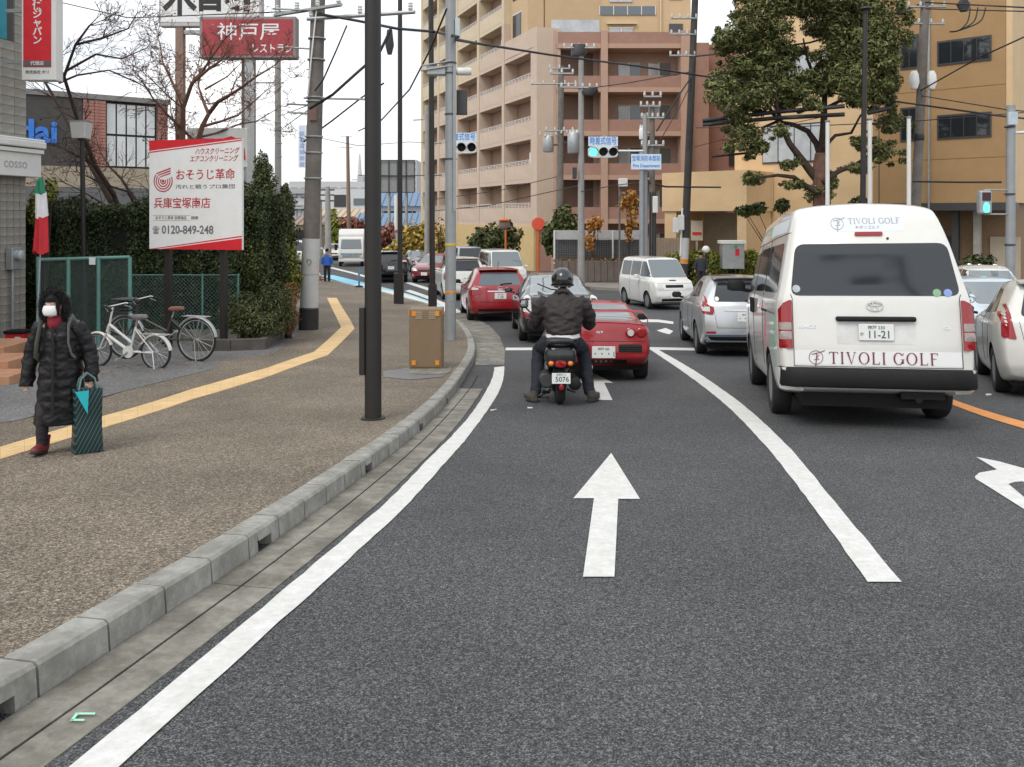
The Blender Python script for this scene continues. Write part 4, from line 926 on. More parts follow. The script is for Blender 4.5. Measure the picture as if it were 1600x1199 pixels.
# flagpoles and park lamp before the fire station
for u, v0, ttl in ((1293, 190, 'white flagpole crossing the trunk of the large tree'), (1359, 187, 'white flagpole right beside the thin black lamp pole'), (1420, 184, 'white flagpole nearest the grey utility pole at the ochre wall')):
    y = 31.5; b = Vector((P(u, 0, y).x, y, zr(y)+.1)); o = pole('flagpole', ttl, 'flagpole', b, P(u, v0, y), .085, .075, M_whitep, 'flagpoles before the fire station'); MB().lathe([(0, .06), (.1, .04), (.1, 0), (.08, -.04)], 14, tuple(P(u, v0, y)-b)).build('cap', M_steel, o, 50)
y = 30; b = Vector((P(1346, 0, y).x, y, zr(y)+.1)); o = pole('park_lamp', 'thin black lamp pole with flat round head in front of the large tree', 'street lamp', b, P(1352, 16, y), .11, .085, M_dpole); MB().lathe([(0, .12), (.2, .1), (.24, .03), (.2, 0), (.1, -.02), (.09, -.15)], 18, tuple(P(1352, 16, y)-b)).build('lamp_head', M_dpole, o, 50)
# square headed pavement lamp on the left
b = S(134, 528); o = pole('square_lamp', 'dark post lamp with square milky head behind the bicycles', 'street lamp', b, P(128, 217, b.y), .055, .045, M_dpole)
t = P(127, 217, b.y)-b; s_ = b.y/FPX
MB().loft([[(t.x+a*w_, c_*w_, t.z+h) for a, c_ in ((-1, -1), (1, -1), (1, 1), (-1, 1))] for h, w_ in ((0, 10*s_), (26*s_, 12.3*s_))]).build('lamp_shade', mat('milky_shade', (.62, .61, .60), .3, var=.06), o, bevel=.012); MB().box((t.x, 0, t.z+27*s_), (26*s_, 26*s_, .02)).build('cap', M_steel, o); MB().box((t.x, 0, t.z-.02), (.1, .1, .04)).build('collar', M_dpole, o)
# ---- big sign board on two posts
b = S(306, 545); y = b.y; sc_ = y/FPX; W, H = 158*sc_/math.cos(math.radians(15))*1.02, 172*sc_
o = E('advertising_board', 'white and red cleaning company board on two dark posts before the hedge', 'sign', b, math.radians(-15))
zb = (545-390)*sc_
brd = MB().bx(-W/2, W/2, -.03, .03, zb, zb+H).build('board', M_swhite, o, bevel=.004)
for a in (-.33, .27): MB().bx(a*W-.05, a*W+.05, .035, .13, -.2, zb+H*.9).build('post', M_dpole, o)
bp = lambda a, c_: (-W/2+a*W, zb+c_*H)
def art(name, pts, m, d=.0335): return MB().prism([bp(*p) for p in pts], -d, -.0305).build(name, m, brd)
art('red_wedge', [(0, .905), (1, .995), (1, 1), (0, 1)], M_sred); art('red_line', [(0, .885), (1, .975), (1, .985), (0, .895)], M_sred)
art('red_wedge', [(.12, 0), (1, 0), (1, .105)], M_sred); art('red_line', [(0, 0), (.06, 0), (1, .117), (1, .128)], M_sred)
def bt(body, a, c_, h, width, m, bold=.006, shear=0):
    n = len(body); x, z = bp(a, c_); s0 = h*H
    return txt('lettering', body, s0, m, brd, (x, -.032, z), bold=min(bold, .006)*s0*1.2, sx=width*W/(s0*n*.98), shear=shear)
bt('ハウスクリーニング', .735, .885, .062, .46, M_sdark, .010, .25); bt('エアコンクリーニング', .70, .818, .062, .50, M_sdark, .010, .25)
bt('おそうじ革命', .61, .672, .105, .63, M_sdark, .009); bt('汚れと戦うプロ集団', .61, .567, .042, .63, M_sgrey, .003)
bt('兵庫宝塚南店', .36, .415, .105, .61, M_sdark, .008); bt('おそうじ革命 宝塚南店', .24, .285, .034, .36, M_sgrey, .002); bt('検索', .50, .285, .034, .08, M_sgrey, .004)
for q_ in (((.04, .262), (.45, .262), (.45, .264), (.04, .264)), ((.04, .308), (.45, .308), (.45, .310), (.04, .310))): art('box_line', q_, M_sgrey)
x, z = bp(.42, .175); t_ = txt('lettering', '0120-849-248', .105*H, M_sgrey, brd, (x, -.032, z), bold=.010*H*.1*2, sx=.92); 
bt('☎', .075, .172, .07, .06, M_sgrey, .003)
cx, cz = bp(.155, .625)
for k, r in enumerate((.028, .052, .076, .100)):
    mb = MB(); a0, a1 = PI*.80, PI*2.12; n = 18; rr = r*W; pts = []
    for i in range(n+1):
        t = a0+(a1-a0)*i/n
        for q_ in (rr-.0055*W, rr+.0055*W): pts.append((cx+q_*math.cos(t), -.0335, cz+q_*math.sin(t)))
    mb.add(pts, [(2*i, 2*i+1, 2*i+3, 2*i+2) for i in range(n)])
    if k > 0: mb.prism([(cx-rr*.8, cz+rr*.62), (cx-rr*.7, cz+rr*.78), (cx+.082*W, cz+.03*W+rr*.95), (cx+.082*W, cz+.017*W+rr*.95)], -.0335, -.031)
    mb.build('swirl_logo', M_sdark, brd)
MB().lathe([(0, 0), (.014*W, 0), (.014*W, .003), (0, .003)], 14, (cx, -.0335, cz), Matrix.Rotation(PI/2, 3, 'X')).build('swirl_logo', M_sdark, brd)
# ---- red and blue sign behind the board
y = 19; a, c_ = P(292, 262, y), P(386, 200, y); o = E('roadside_sign', 'white sign with red disc and blue shape peeping over the advertising board', 'sign', ((a.x+c_.x)/2, y, zr(y)+.2)); g = o.location
pn = MB().bx(a.x-g.x, c_.x-g.x, 0, .08, a.z-g.z, c_.z-g.z).build('panel', M_whitep, o, bevel=.01)
MB().prism([(px.x-g.x, px.z-g.z) for px in (P(328, 240, y), P(330, 232, y), P(345, 218, y), P(362, 213, y), P(374, 219, y), P(382, 232, y), P(384, 250, y))], -.012, -.001).build('red_disc', M_sred, pn)
MB().prism([(px.x-g.x, px.z-g.z) for px in (P(294, 215, y), P(337, 217, y), P(330, 232, y), P(302, 232, y))], -.016, -.0005).build('blue_shape', mat('sign_sky_blue', (.05, .38, .75), .5), pn)
MB().prism([(px.x-g.x, px.z-g.z) for px in (P(348, 228, y), P(360, 219, y), P(368, 217, y), P(369, 232, y), P(352, 234, y))], -.018, -.0125).build('white_shape', M_swhite, pn)
for s_ in (.08, .92): MB().tube([(a.x-g.x+(c_.x-a.x)*s_, .14, -.2), (a.x-g.x+(c_.x-a.x)*s_, .14, c_.z-g.z-.1)], .05, 8).build('post', M_steel, o, 60)
# ---- tall restaurant signs on posts
y = 32; a, c_ = P(315, 93, y), P(465, 28, y); o = E('restaurant_sign', 'dark red restaurant sign box with white lettering on grey posts', 'sign', (P(386, 0, y).x, y, zr(y)+.2)); g = o.location
pn = MB().bx(a.x-g.x, c_.x-g.x, -.25, .25, a.z-g.z, c_.z-g.z).build('sign_box', mat('faded_frame', (.25, .22, .22), .6), o, bevel=.04)
MB().bx(a.x-g.x+.12, c_.x-g.x-.12, -.265, -.251, a.z-g.z+.12, c_.z-g.z-.12).build('face', mat('faded_red', (.40, .045, .06), .55, var=.12, vs_=2, dirt=.15), pn)
pz = lambda u, v: (P(u, v, y).x-g.x, -.27, P(u, v, y).z-g.z)
txt('lettering', '神戸屋', .72, M_swhite, pn, pz(392, 54), bold=.005, sx=1.15); txt('lettering', 'レストラン', .40, M_swhite, pn, pz(428, 79), bold=.006, sx=.82)
for u, w_ in ((391, 15), (380, 8)): MB().bx(P(u-w_/2, 0, y).x-g.x, P(u+w_/2, 0, y).x-g.x, -.1 if w_ > 9 else .1, .12 if w_ > 9 else .24, -.3, a.z-g.z+.02).build('post', M_steel if w_ > 9 else M_cpole, o)
y = 35; a, c_ = P(251, 43, y), P(411, -75, y); o = E('brush_lettered_sign', 'white roadside sign with black brush lettering above the bare trees', 'sign', (P(281, 0, y).x, y, zr(y)+.2)); g = o.location
pn = MB().bx(a.x-g.x, c_.x-g.x, -.2, .2, a.z-g.z, c_.z-g.z).build('sign_box', mat('pale_grey_frame', (.48, .47, .47), .6), o, bevel=.03); MB().bx(a.x-g.x+.1, c_.x-g.x-.1, -.215, -.201, a.z-g.z+.18, c_.z-g.z-.1).build('face', M_swhite, pn)
pz = lambda u, v: (P(u, v, y).x-g.x, -.22, P(u, v, y).z-g.z)
for ch, u, v in (('木', 284, 0), ('曽', 331, -6), ('路', 378, -6)): txt('lettering', ch, 1.75, mat('ink_black', (.02, .02, .022), .6, var=0), pn, pz(u, v), bold=.05, sx=.82)
MB().bx(P(276, 0, y).x-g.x, P(288, 0, y).x-g.x, -.15, .15, -.3, a.z-g.z+.02).build('post', mat('rust_post', (.26, .17, .13), .7, var=.2, vs_=.6), o); MB().bx(P(288, 0, y).x-g.x, P(316, 0, y).x-g.x, -.1, .1, P(0, 54, y).z-g.z, P(0, 48, y).z-g.z).build('beam', M_steel, o)
# ---- projecting banner on the shop
y = 14.6; a, c_ = P(40, 127, y), P(93, -40, y); o = E('projecting_sign', 'tall red projecting sign with white vertical lettering on the tiled shop', 'sign', ((a.x+c_.x)/2, y, a.z)); g = o.location; W = (c_.x-a.x)/2; H = c_.z-a.z; s_ = y/FPX
bx_ = MB().bx(-W, W, -.12, .12, 0, H).build('sign_box', M_whitep, o, bevel=.01); MB().bx(-W+3*s_, W-7*s_, -.128, -.121, 20*s_, H-.02).build('red_face', M_sred, bx_); MB().bx(-W+3*s_, W-7*s_, -.131, -.1285, 21*s_, 30*s_).build('grey_band', mat('band_grey', (.13, .11, .12), .5), bx_)
for k, ch in enumerate('損保ジャパン'): txt('lettering', ch, 15*s_, M_swhite, bx_, (-.02, -.130, (127-12+0*k)*s_-(13.4*k-13)*s_+.0), bold=.004)
txt('lettering', '代理店', 7*s_, M_swhite, bx_, (-.02, -.133, 25.5*s_), bold=.001); txt('lettering', '株式会社 ホリ', 6*s_, M_sgrey, bx_, (-.02, -.123, 12*s_), bold=.001)
for v in (20, 100): MB().bx(-W-.35, -W+.002, -.03, .03, (127-v)*s_, (127-v)*s_+.06).build('bracket', M_steel, o)
# ---- italian flag
y = 13.6; b = P(64, 398, y); o = E('flag', 'furled green white and red flag hanging from a pole at the shop', 'flag', b); s_ = y/FPX
MB().tube([(-.1, .05, -1.2), (.02, .05, 118*s_)], .014, 6).build('flag_pole', M_steel, o, 60)
def furl(z0, z1, m, x0, x1, w0, w1, ph):
    rg = []
    for i in range(9):
        t = i/8; z = z0+(z1-z0)*t; x = x0+(x1-x0)*t; w_ = w0+(w1-w0)*t
        rg.append([(x+w_*math.cos(a)*(1+.25*math.sin(3*a+ph)), .08*math.sin(a)*(1+.4*math.sin(4*a+2*ph)), z+.03*math.sin(2*a+ph)) for a in [2*PI*k/20 for k in range(20)]])
    MB().loft(rg).build('cloth_band', m, o, 60)
furl(3*s_, 60*s_, mat('flag_red', (.60, .03, .04), .8), -.02, -.0, 11*s_, 8*s_, 0); furl(58*s_, 96*s_, mat('flag_white', (.72, .72, .74), .8), .0, -.01, 9*s_, 7*s_, 1); furl(94*s_, 118*s_, mat('flag_green', (.03, .22, .12), .8), -.01, -.0, 7*s_, 2.5*s_, 2)
# ---- crate by the wall
b = P(28, 538, 14.9); o = E('crate', 'small red crate with dark lid against the tiled shop wall', 'crate', b)
MB().bx(-.17, .17, -.12, .12, 0, .2).build('box', M_sred, o, bevel=.02); MB().bx(-.19, .19, -.14, .14, .2, .26).build('lid', M_blackpl, o, bevel=.02); MB().bx(.02, .12, -.126, -.121, .05, .15).build('sticker', M_swhite, o)
# ---- small things along the far pavement
b = S(498, 438); o = E('traffic_cone', 'red traffic cone at the foot of the white sleeved pole', 'cone', b)
MB().lathe([(.16, .04), (.15, .06), (.03, .72), (0, .73)], 18).build('cone', mat('cone_red', (.65, .08, .03), .5), o, 40); MB().box((0, 0, .02), (.4, .4, .045)).build('base', M_blackpl, o, bevel=.01); MB().lathe([(.118, .24), (.09, .40)], 18).build('stripe', M_swhite, o)
b = S(561, 449); o = E('delineator', 'slim blue delineator post between the cycle lane and pavement', 'bollard', b); MB().tube([(0, 0, 0), (0, 0, .85)], .045, 10).build('post', mat('delineator_blue', (.10, .25, .45), .5), o, 60); MB().lathe([(.2, 0), (.16, .06), (.05, .08)], 14).build('foot', M_blackpl, o, 40)
y = 20; b = Vector((P(426, 0, y).x, y, zwalk(P(426, 0, y).x, y))); o = E('paper_notice', 'white notice sheet with faint blue print standing in the shrubs', 'sign', b); hz = lambda v: CZ-(v-V0)*y/FPX-b.z
MB().bx(-.12, .14, -.01, .01, hz(466), hz(414)).build('sheet', M_swhite, o); MB().tube([(0, .03, -.1), (0, .03, hz(414))], .015, 6).build('stake', M_steel, o)
for k in range(3): MB().box((.02*(k-1), -.014, hz(428+9*k)), (.10, .004, .05)).build('print', mat('faint_blue', (.35, .45, .65), .6), o)
y = 60; a, c_ = P(467, 262, y), P(477, 196, y); o = E('hanging_banner', 'narrow pale blue vertical street banner high beside the old utility pole', 'banner', ((a.x+c_.x)/2, y, zr(y))); g = o.location
bn = MB().bx(-.25, .25, -.04, .04, a.z-g.z, c_.z-g.z).build('panel', mat('pale_blue_banner', (.66, .72, .85), .6), o); MB().tube([(.35, 0, 0), (.35, 0, c_.z-g.z)], .06, 8).build('pole', M_steel, o)
for k in range(6): MB().box((0, -.06, a.z-g.z+.25+k*.45), (.3, .02, .28)).build('print', MATS['faint_blue'], bn)
y = 25; b = Vector((P(446, 0, y).x, y, zwalk(-7, y))); o = E('crossing_lamp', 'white plate above a yellow lamp in front of the dark conifer', 'sign', b); hz = lambda v: CZ-(v-V0)*y/FPX-b.z
MB().tube([(0, .05, -.1), (0, .05, hz(341))], .03, 8).build('post', M_frame, o, 60); MB().bx(-.06, .06, -.03, .02, hz(366), hz(341)).build('plate', M_swhite, o, bevel=.01); MB().ell([(0, -.02, hz(384), .04, .04), (0, -.02, hz(380), .07, .05), (0, -.02, hz(374), .06, .05)], 12).build('lamp', M_yb, o, 50)
# convex mirror and red disc on orange posts
M_opost = mat('orange_post', (.62, .16, .04), .5)
y = 47; b = Vector((P(790, 0, y).x, y, zr(y))); o = E('traffic_mirror', 'round traffic mirror seen from behind on an orange post', 'mirror', b); hz = lambda v: CZ-(v-V0)*y/FPX-b.z
MB().tube([(0, .1, -.1), (0, .1, hz(348))], .06, 10).build('post', M_opost, o, 60); MB().lathe([(0, .1), (.2, .07), (.32, 0), (.34, -.03)], 20, (-.08, .0, hz(350)), Matrix.Rotation(PI/2, 3, 'X')).build('mirror_back', mat('mirror_brown_back', (.25, .17, .16), .5), o, 40); MB().ell([(-.08, -.1, hz(346), .3, .1), (-.08, -.1, hz(344), .3, .15), (-.08, -.05, hz(341), .1, .06)], 12).build('hood', M_opost, o, 50)
b = Vector((P(841, 0, y).x, y, zr(y))); o = E('round_red_sign', 'round red disc sign on an orange post before the yellow wall', 'sign', b)
MB().tube([(0, .1, -.1), (0, .1, hz(352))], .09, 10).build('post', M_opost, o, 60); MB().lathe([(0, .03), (.36, .03), (.38, .0), (0, 0)], 24, (0, 0, hz(350)), Matrix.Rotation(PI/2, 3, 'X')).build('disc', mat('disc_orange_red', (.75, .10, .05), .5, var=.1), o, 40)
y = 37; b = Vector((P(1103, 0, y).x, y, zr(y)+.1)); o = E('globe_lamp', 'white globe lamp on a short post in the clipped hedge', 'lamp', b); hz = lambda v: CZ-(v-V0)*y/FPX-b.z
MB().sph((0, 0, hz(390)), .17, 18, 12).build('globe', M_whitep, o, 180); MB().tube([(0, 0, -.1), (0, 0, hz(395))], .05, 8).build('post', M_dpole, o, 60)
y = 40; b = Vector((P(968, 0, y).x, y, zr(y)+.1)); o = E('box_lamp', 'white box lamp on a thin post before the brown flats', 'lamp', b); hz = lambda v: CZ-(v-V0)*y/FPX-b.z
MB().tube([(0, 0, -.1), (0, 0, hz(290))], .05, 8).build('post', M_cpole, o, 60); MB().bx(-.05, .38, -.15, .15, hz(292), hz(279)).build('lamp_box', M_whitep, o, bevel=.03)
# ---- net fence behind the bicycles
y = 14.6; b = Vector((P(150, 0, y).x, y, zwalk(-7.4, y))); o = E('net_fence', 'green net fence panels between lamp post and shop', 'fence', b); hz = lambda v: CZ-(v-V0)*y/FPX-b.z
M_gnet = mat('green_net', (.10, .16, .15), .6); M_gpost = mat('green_post', (.12, .27, .24), .5)
xs = [P(u, 0, y).x-b.x for u in (60, 107, 154, 203)]; zt = hz(402)
for i, x in enumerate(xs): MB().tube([(x, 0, -.1), (x, 0, zt)], .035, 8).build('post', M_gpost, o, 60)
MB().tube([(xs[0], 0, zt-.05), (xs[-1], 0, zt)], .03, 8).build('top_rail', M_gpost, o, 60)
mb = MB(); W = xs[-1]-xs[0]; pitch = .052; n = int((W+zt)/pitch)
for i in range(n):
    t0 = xs[0]-zt+i*pitch
    a0, a1 = max(t0, xs[0]), min(t0+zt, xs[-1])
    if a1-a0 > .03:
        mb.tube([(a0, .01, a0-t0), (a1, .01, a1-t0)], .0028, 3, cap=False); mb.tube([(a0, .02, zt-(a0-t0)), (a1, .02, zt-(a1-t0))], .0028, 3, cap=False)
tag(mb.build('net', M_gnet, o), kind='stuff'); MB().box((P(146, 0, y).x-b.x, -.04, hz(408)), (.11, .01, .13)).build('tag_plate', M_swhite, o)
y = 16.2; b = Vector((P(290, 0, y).x, y, zwalk(-6.4, y))); o = E('wire_fence', 'low dark green wire fence in front of the hedge', 'fence', b); hz = lambda v: CZ-(v-V0)*y/FPX-b.z
x0, x1 = P(205, 0, y).x-b.x, P(372, 0, y).x-b.x
for k in range(4): MB().tube([(x0+(x1-x0)*k/3, 0, -.1), (x0+(x1-x0)*k/3, 0, hz(428))], .022, 8).build('post', M_gpost, o, 60)
MB().tube([(x0, 0, hz(430)), (x1, 0, hz(430))], .012, 6).build('top_wire', M_gpost, o, 60)
mb = MB(); zt = hz(430); pitch = .075; n = int((x1-x0+zt)/pitch)
for i in range(n):
    t0 = x0-zt+i*pitch; a0, a1 = max(t0, x0), min(t0+zt, x1)
    if a1-a0 > .03: mb.tube([(a0, .01, a0-t0), (a1, .01, a1-t0)], .004, 3, cap=False); mb.tube([(a0, .02, zt-(a0-t0)), (a1, .02, zt-(a1-t0))], .004, 3, cap=False)
tag(mb.build('wire_mesh', M_gnet, o), kind='stuff'); MB().bx(x0, x1, -.08, .12, -.2, .22).build('footing', M_gut, o)
# ---- overhead cables
def cable(label, pts, r=.016, sag=.0):
    ps = [P(*p) for p in pts]; out = []
    if len(ps) > 3 and ps[0].x > 14: ps = catmull(ps, .12)
    for a, c_ in zip(ps, ps[1:]):
        n = 10
        for i in range(n): t = i/n; out.append(a.lerp(c_, t)-Vector((0, 0, 4*sag*t*(1-t)*(c_-a).length*.1)))
    out.append(ps[-1]); b_ = out[0].copy()
    o = MB().tube([p-b_ for p in out], r, 6).build('overhead_cable', M_cable, None, 60, b_); tag(o, label, 'cable', 'overhead cables'); return o
cable('thick black cable running from the grey signal pole right across the tree', [(712, 62, 16.5), (745, 68, 22), (860, 86, 27), (1000, 104, 30), (1090, 118, 33), (1270, 142, 33), (1430, 163, 33), (1560, 181, 30), (1700, 196, 28)], .035)
cable('black cable rising to the right through the upper crown of the large tree', [(1088, 88, 37.5), (1200, 76, 35), (1265, 67, 34), (1340, 45, 34), (1440, 6, 34)], .04)
for i, (v0, v1, t_) in enumerate(((189, 166, 'upper'), (195, 179, 'lower'))):
    cable('%s of the two thick sleeved cables in front of the large tree' % t_, [(1098, v0, 34), (1210, (v0+v1)/2-2, 33), (1320, v1, 32)], .085)
cable('short thick sleeved cable right of the thin black lamp pole', [(1356, 177, 32), (1392, 169, 32)], .085); cable('thin dark sleeve low in front of the arched window', [(1112, 245, 34), (1200, 236, 34)], .05)
cable('lower thin cable from the tree to the ochre wall utility pole', [(1088, 200, 37), (1250, 198, 34), (1424, 190, 33.5), (1600, 176, 30)], .018); cable('thin cable just above the pedestrian signal pole', [(1440, 150, 33.8), (1575, 172, 27.2), (1700, 182, 25)], .02)
cable('slanting cable crossing the ribbon windows down to the left', [(1438, 142, 33.8), (1530, 90, 31), (1640, 40, 28)], .03); cable('thin wire from the leaning pole to the arched window', [(1085, 230, 37.5), (1180, 205, 35), (1300, 180, 33)], .014)
for i, (du, t_) in enumerate(((0, 'left'), (14, 'middle'), (26, 'right'))):
    cable('%s of three looping jumper cables beside the thin black lamp pole' % t_, [(1358+du, 38, 33), (1362+du, 52, 33), (1376+du*.8, 57, 33), (1404, 56, 33)], .03)
for i, (du, t_) in enumerate(((0, 'left'), (12, 'middle'), (24, 'right'))):
    cable('%s of three looping jumper cables right of the ochre wall pole' % t_, [(1516+du, 12, 33), (1512+du*.8, 34, 33), (1498, 48, 33), (1482, 50, 33)], .028)
cable('cable along the top right corner above the ribbon windows', [(1446, 4, 33.5), (1600, 12, 31), (1750, 18, 30)], .03); cable('parallel cable just below the top right corner', [(1446, 14, 33.5), (1600, 18, 31), (1750, 24, 30)], .025)
cable('signal mast arm wire in front of the ochre wall', [(1426, 284, 33.5), (1500, 285, 31), (1564, 285, 27.3)], .035)
cable('cable running down left from the grey signal pole', [(698, 14, 16.5), (672, 78, 18), (640, 140, 21), (596, 188, 24), (560, 205, 27)], .02); cable('cable from the old utility pole across the front lamp pole', [(498, 22, 18.5), (560, 33, 18), (620, 45, 18), (680, 50, 19), (716, 58, 16.6)], .03)
cable('thick cable sweeping up right from the old utility pole', [(484, 170, 18.3), (520, 148, 18), (560, 112, 18), (592, 84, 18), (604, 60, 18), (612, 42, 18)], .035); cable('straight cable rising right behind the front lamp pole', [(474, 222, 19), (520, 188, 19), (566, 152, 19), (600, 130, 19)], .02)
cable('cable from the cross arm down to the old utility pole', [(542, 40, 18), (525, 80, 18), (505, 125, 18.3), (492, 142, 18.4)], .018); cable('wire running from the left edge to the old utility pole top', [(-60, -14, 26), (60, -4, 24), (200, 28, 22), (235, 27, 22), (480, 17, 18.5)], .014)
cable('wire from the slim pale pole to the old utility pole', [(436, 205, 40), (470, 180, 25), (488, 168, 18.5)], .016); cable('low wire leaving the slim pale pole to the right', [(436, 182, 40), (486, 163, 18.7)], .014)
cable('wire crossing the pink balconies to the crowded pale pole', [(676, 330, 50), (760, 322, 48), (860, 300, 46.5), (905, 290, 38.5)], .022); cable('upper wire crossing the pink balconies', [(676, 312, 50), (780, 298, 48), (872, 276, 46)], .02)
cable('wire from the dark transformer pole to the green signal pole', [(905, 300, 38), (960, 290, 36), (1010, 284, 35.5)], .02); cable('wire between the crowded pale pole and the leaning pole', [(908, 140, 38), (980, 130, 37.5), (1082, 112, 38)], .022)
cable('steep cable from the leaning pole down to the fire department sign pole', [(1082, 118, 38), (1060, 150, 37), (1026, 205, 35.6)], .035); cable('second steep cable beside the first from the leaning pole', [(1083, 124, 38), (1062, 168, 37), (1028, 225, 35.6)], .02)
cable('signal arm wire from the fire department sign pole to the right', [(1014, 286, 35.4), (1040, 292, 36), (1126, 293, 40)], .04)
cable('far wire along the office block skyline', [(500, 216, 60), (560, 228, 62), (640, 222, 64), (690, 225, 66)], .02); cable('far wire below it meeting the apartment corner', [(560, 274, 60), (620, 275, 62), (690, 274, 64)], .03)
y = 82; b = Vector((P(546, 0, y).x, y, zr(y))); o = pole('utility_pole', 'thin brown far pole left of the front lamp pole', 'utility pole', b, P(543, 213, y), .24, .15, mat('brown_far_pole', (.25, .17, .13), .8), 'utility poles')
for v in (214, 231): MB().tube([(-.9, 0, P(0, v, y).z-b.z), (.3, 0, P(0, v, y).z-b.z)], .03, 6).build('crossarm', M_steel, o)
y = 66; b = Vector((P(513, 0, y).x, y, zr(y))); o = pole('utility_pole', 'pale far pole with dark crossarms above the man in blue', 'utility pole', b, P(512, 292, y), .28, .2, M_cpole2, 'utility poles')
for v in (297, 305, 314): MB().tube([(-.9, 0, P(0, v, y).z-b.z), (.5, 0, P(0, v, y).z-b.z)], .06, 6).build('crossarm', M_frame, o)
y = 76; b = Vector((P(500, 0, y).x, y, zr(y))); o = pole('utility_pole', 'shorter pale far pole left of the man in blue', 'utility pole', b, P(500, 312, y), .24, .18, M_cpole2, 'utility poles')
y = 70; b = Vector((P(619, 0, y).x, y, zr(y))); o = pole('utility_pole', 'white far post in front of the blue roofed house', 'utility pole', b, P(619, 305, y), .18, .16, M_whitep, 'utility poles')
y = 54; b = Vector((P(667, 0, y).x, y, zr(y))); o = pole('utility_pole', 'mottled far pole at the left edge of the apartment block', 'utility pole', b, P(667, 165, y), .17, .13, M_cpole2, 'utility poles'); MB().tube([(-.9, 0, P(0, 188, y).z-b.z), (.3, 0, P(0, 186, y).z-b.z)], .04, 6).build('crossarm', M_steel, o)
# tall street pole behind the viewer: the white van's rear window mirrors it
o = pole('sign_gantry', 'tall street pole with long arm and dark panel, mirrored in the van rear window', 'street pole', (5.45, -12, zr(-12)), (5.45, -12, 13.6), .13, .10, M_dpole)
hb_ = 13.6-zr(-12)
MB().tube([(0, 0, hb_-.15), (-.5, 0, hb_+.12), (-2.0, 0, hb_+.25)], .06, 8).build('arm', M_dpole, o, 60); MB().ell([(-2.3, 0, hb_+.18, .4, .15), (-2.3, 0, hb_+.3, .45, .18)], 12).build('lamp_head', M_dpole, o, 50)
MB().bx(-1.75, -.75, -.05, .05, hb_-1.25, hb_-.80).build('panel', M_frame, o); MB().tube([(-.75, 0, hb_-.95), (0, 0, hb_-.95)], .03, 6).build('bracket', M_dpole, o, 60); MB().tube([(-.75, 0, hb_-1.1), (0, 0, hb_-1.1)], .03, 6).build('bracket', M_dpole, o, 60)
for dz in (.25, .45): MB().tube([(-.6, 0, hb_-dz), (.1, 0, hb_-dz)], .03, 6).build('side_arm', M_dpole, o, 60)
# ================================================================ VEHICLES
M_tyre = mat('tyre_rubber', (.018, .018, .018), .85, var=.15, vs_=20, bump=.2, bs=60)
M_alloy = mat('alloy_rim', (.45, .46, .47), .3, .8, var=.06)
M_blackpl = mat('black_plastic', (.013, .013, .014), .6, var=.15, vs_=12, spec=.25)
M_under = mat('underbody', (.01, .01, .01), .9, var=0)
M_red = mat('red_lens', (.30, .006, .010), .12, var=.1, vs_=30, coat=.6)
M_clear = mat('clear_lens', (.62, .62, .60), .12, var=.12, vs_=40, coat=.6)
M_amber = mat('amber_lens', (.75, .20, .02), .15, var=.1, coat=.5)
M_chrome = mat('chrome', (.72, .72, .72), .12, 1, var=0)
M_plate = mat('plate_white', (.78, .78, .76), .45, var=.03)
M_pgreen = mat('plate_green', (.02, .12, .06), .5, var=0)
M_seam = mat('seam', (.03, .03, .03), .8, var=0)
def paint(name, c, metal=0, rough=.28): return mat(name, c, rough, metal, var=.03, vs_=2, coat=.8, dirt=.05)
PW = paint('white_car_paint', (.74, .74, .72)); PVW = paint('van_white_paint', (.76, .755, .735)); PS = paint('silver_car_paint', (.55, .57, .60), .55, .3)
PR = paint('red_car_paint', (.34, .010, .017)); PR2 = paint('red_sports_paint', (.34, .009, .014)); PB = paint('black_car_paint', (.012, .012, .014), 0, .15)
PLB = paint('ice_blue_paint', (.58, .68, .76), .35); PG = paint('grey_car_paint', (.22, .23, .24), .4); PDR = paint('dark_red_paint', (.22, .02, .03))
def itp(l, x, sm=.02):
    xs = [a for a, _ in l]; ysv = [b for _, b in l]
    return float(np.mean([np.interp(min(max(x+d, xs[0]), xs[-1]), xs, ysv) for d in (-sm, -sm/2, 0, sm/2, sm)]))
def chaikin(p, it=2):
    for _ in range(it):
        q = [p[0]]
        for a, b in zip(p, p[1:]): q += [tuple(a[i]*.75+b[i]*.25 for i in (0, 1)), tuple(a[i]*.25+b[i]*.75 for i in (0, 1))]
        q.append(p[-1]); p = q
    return p
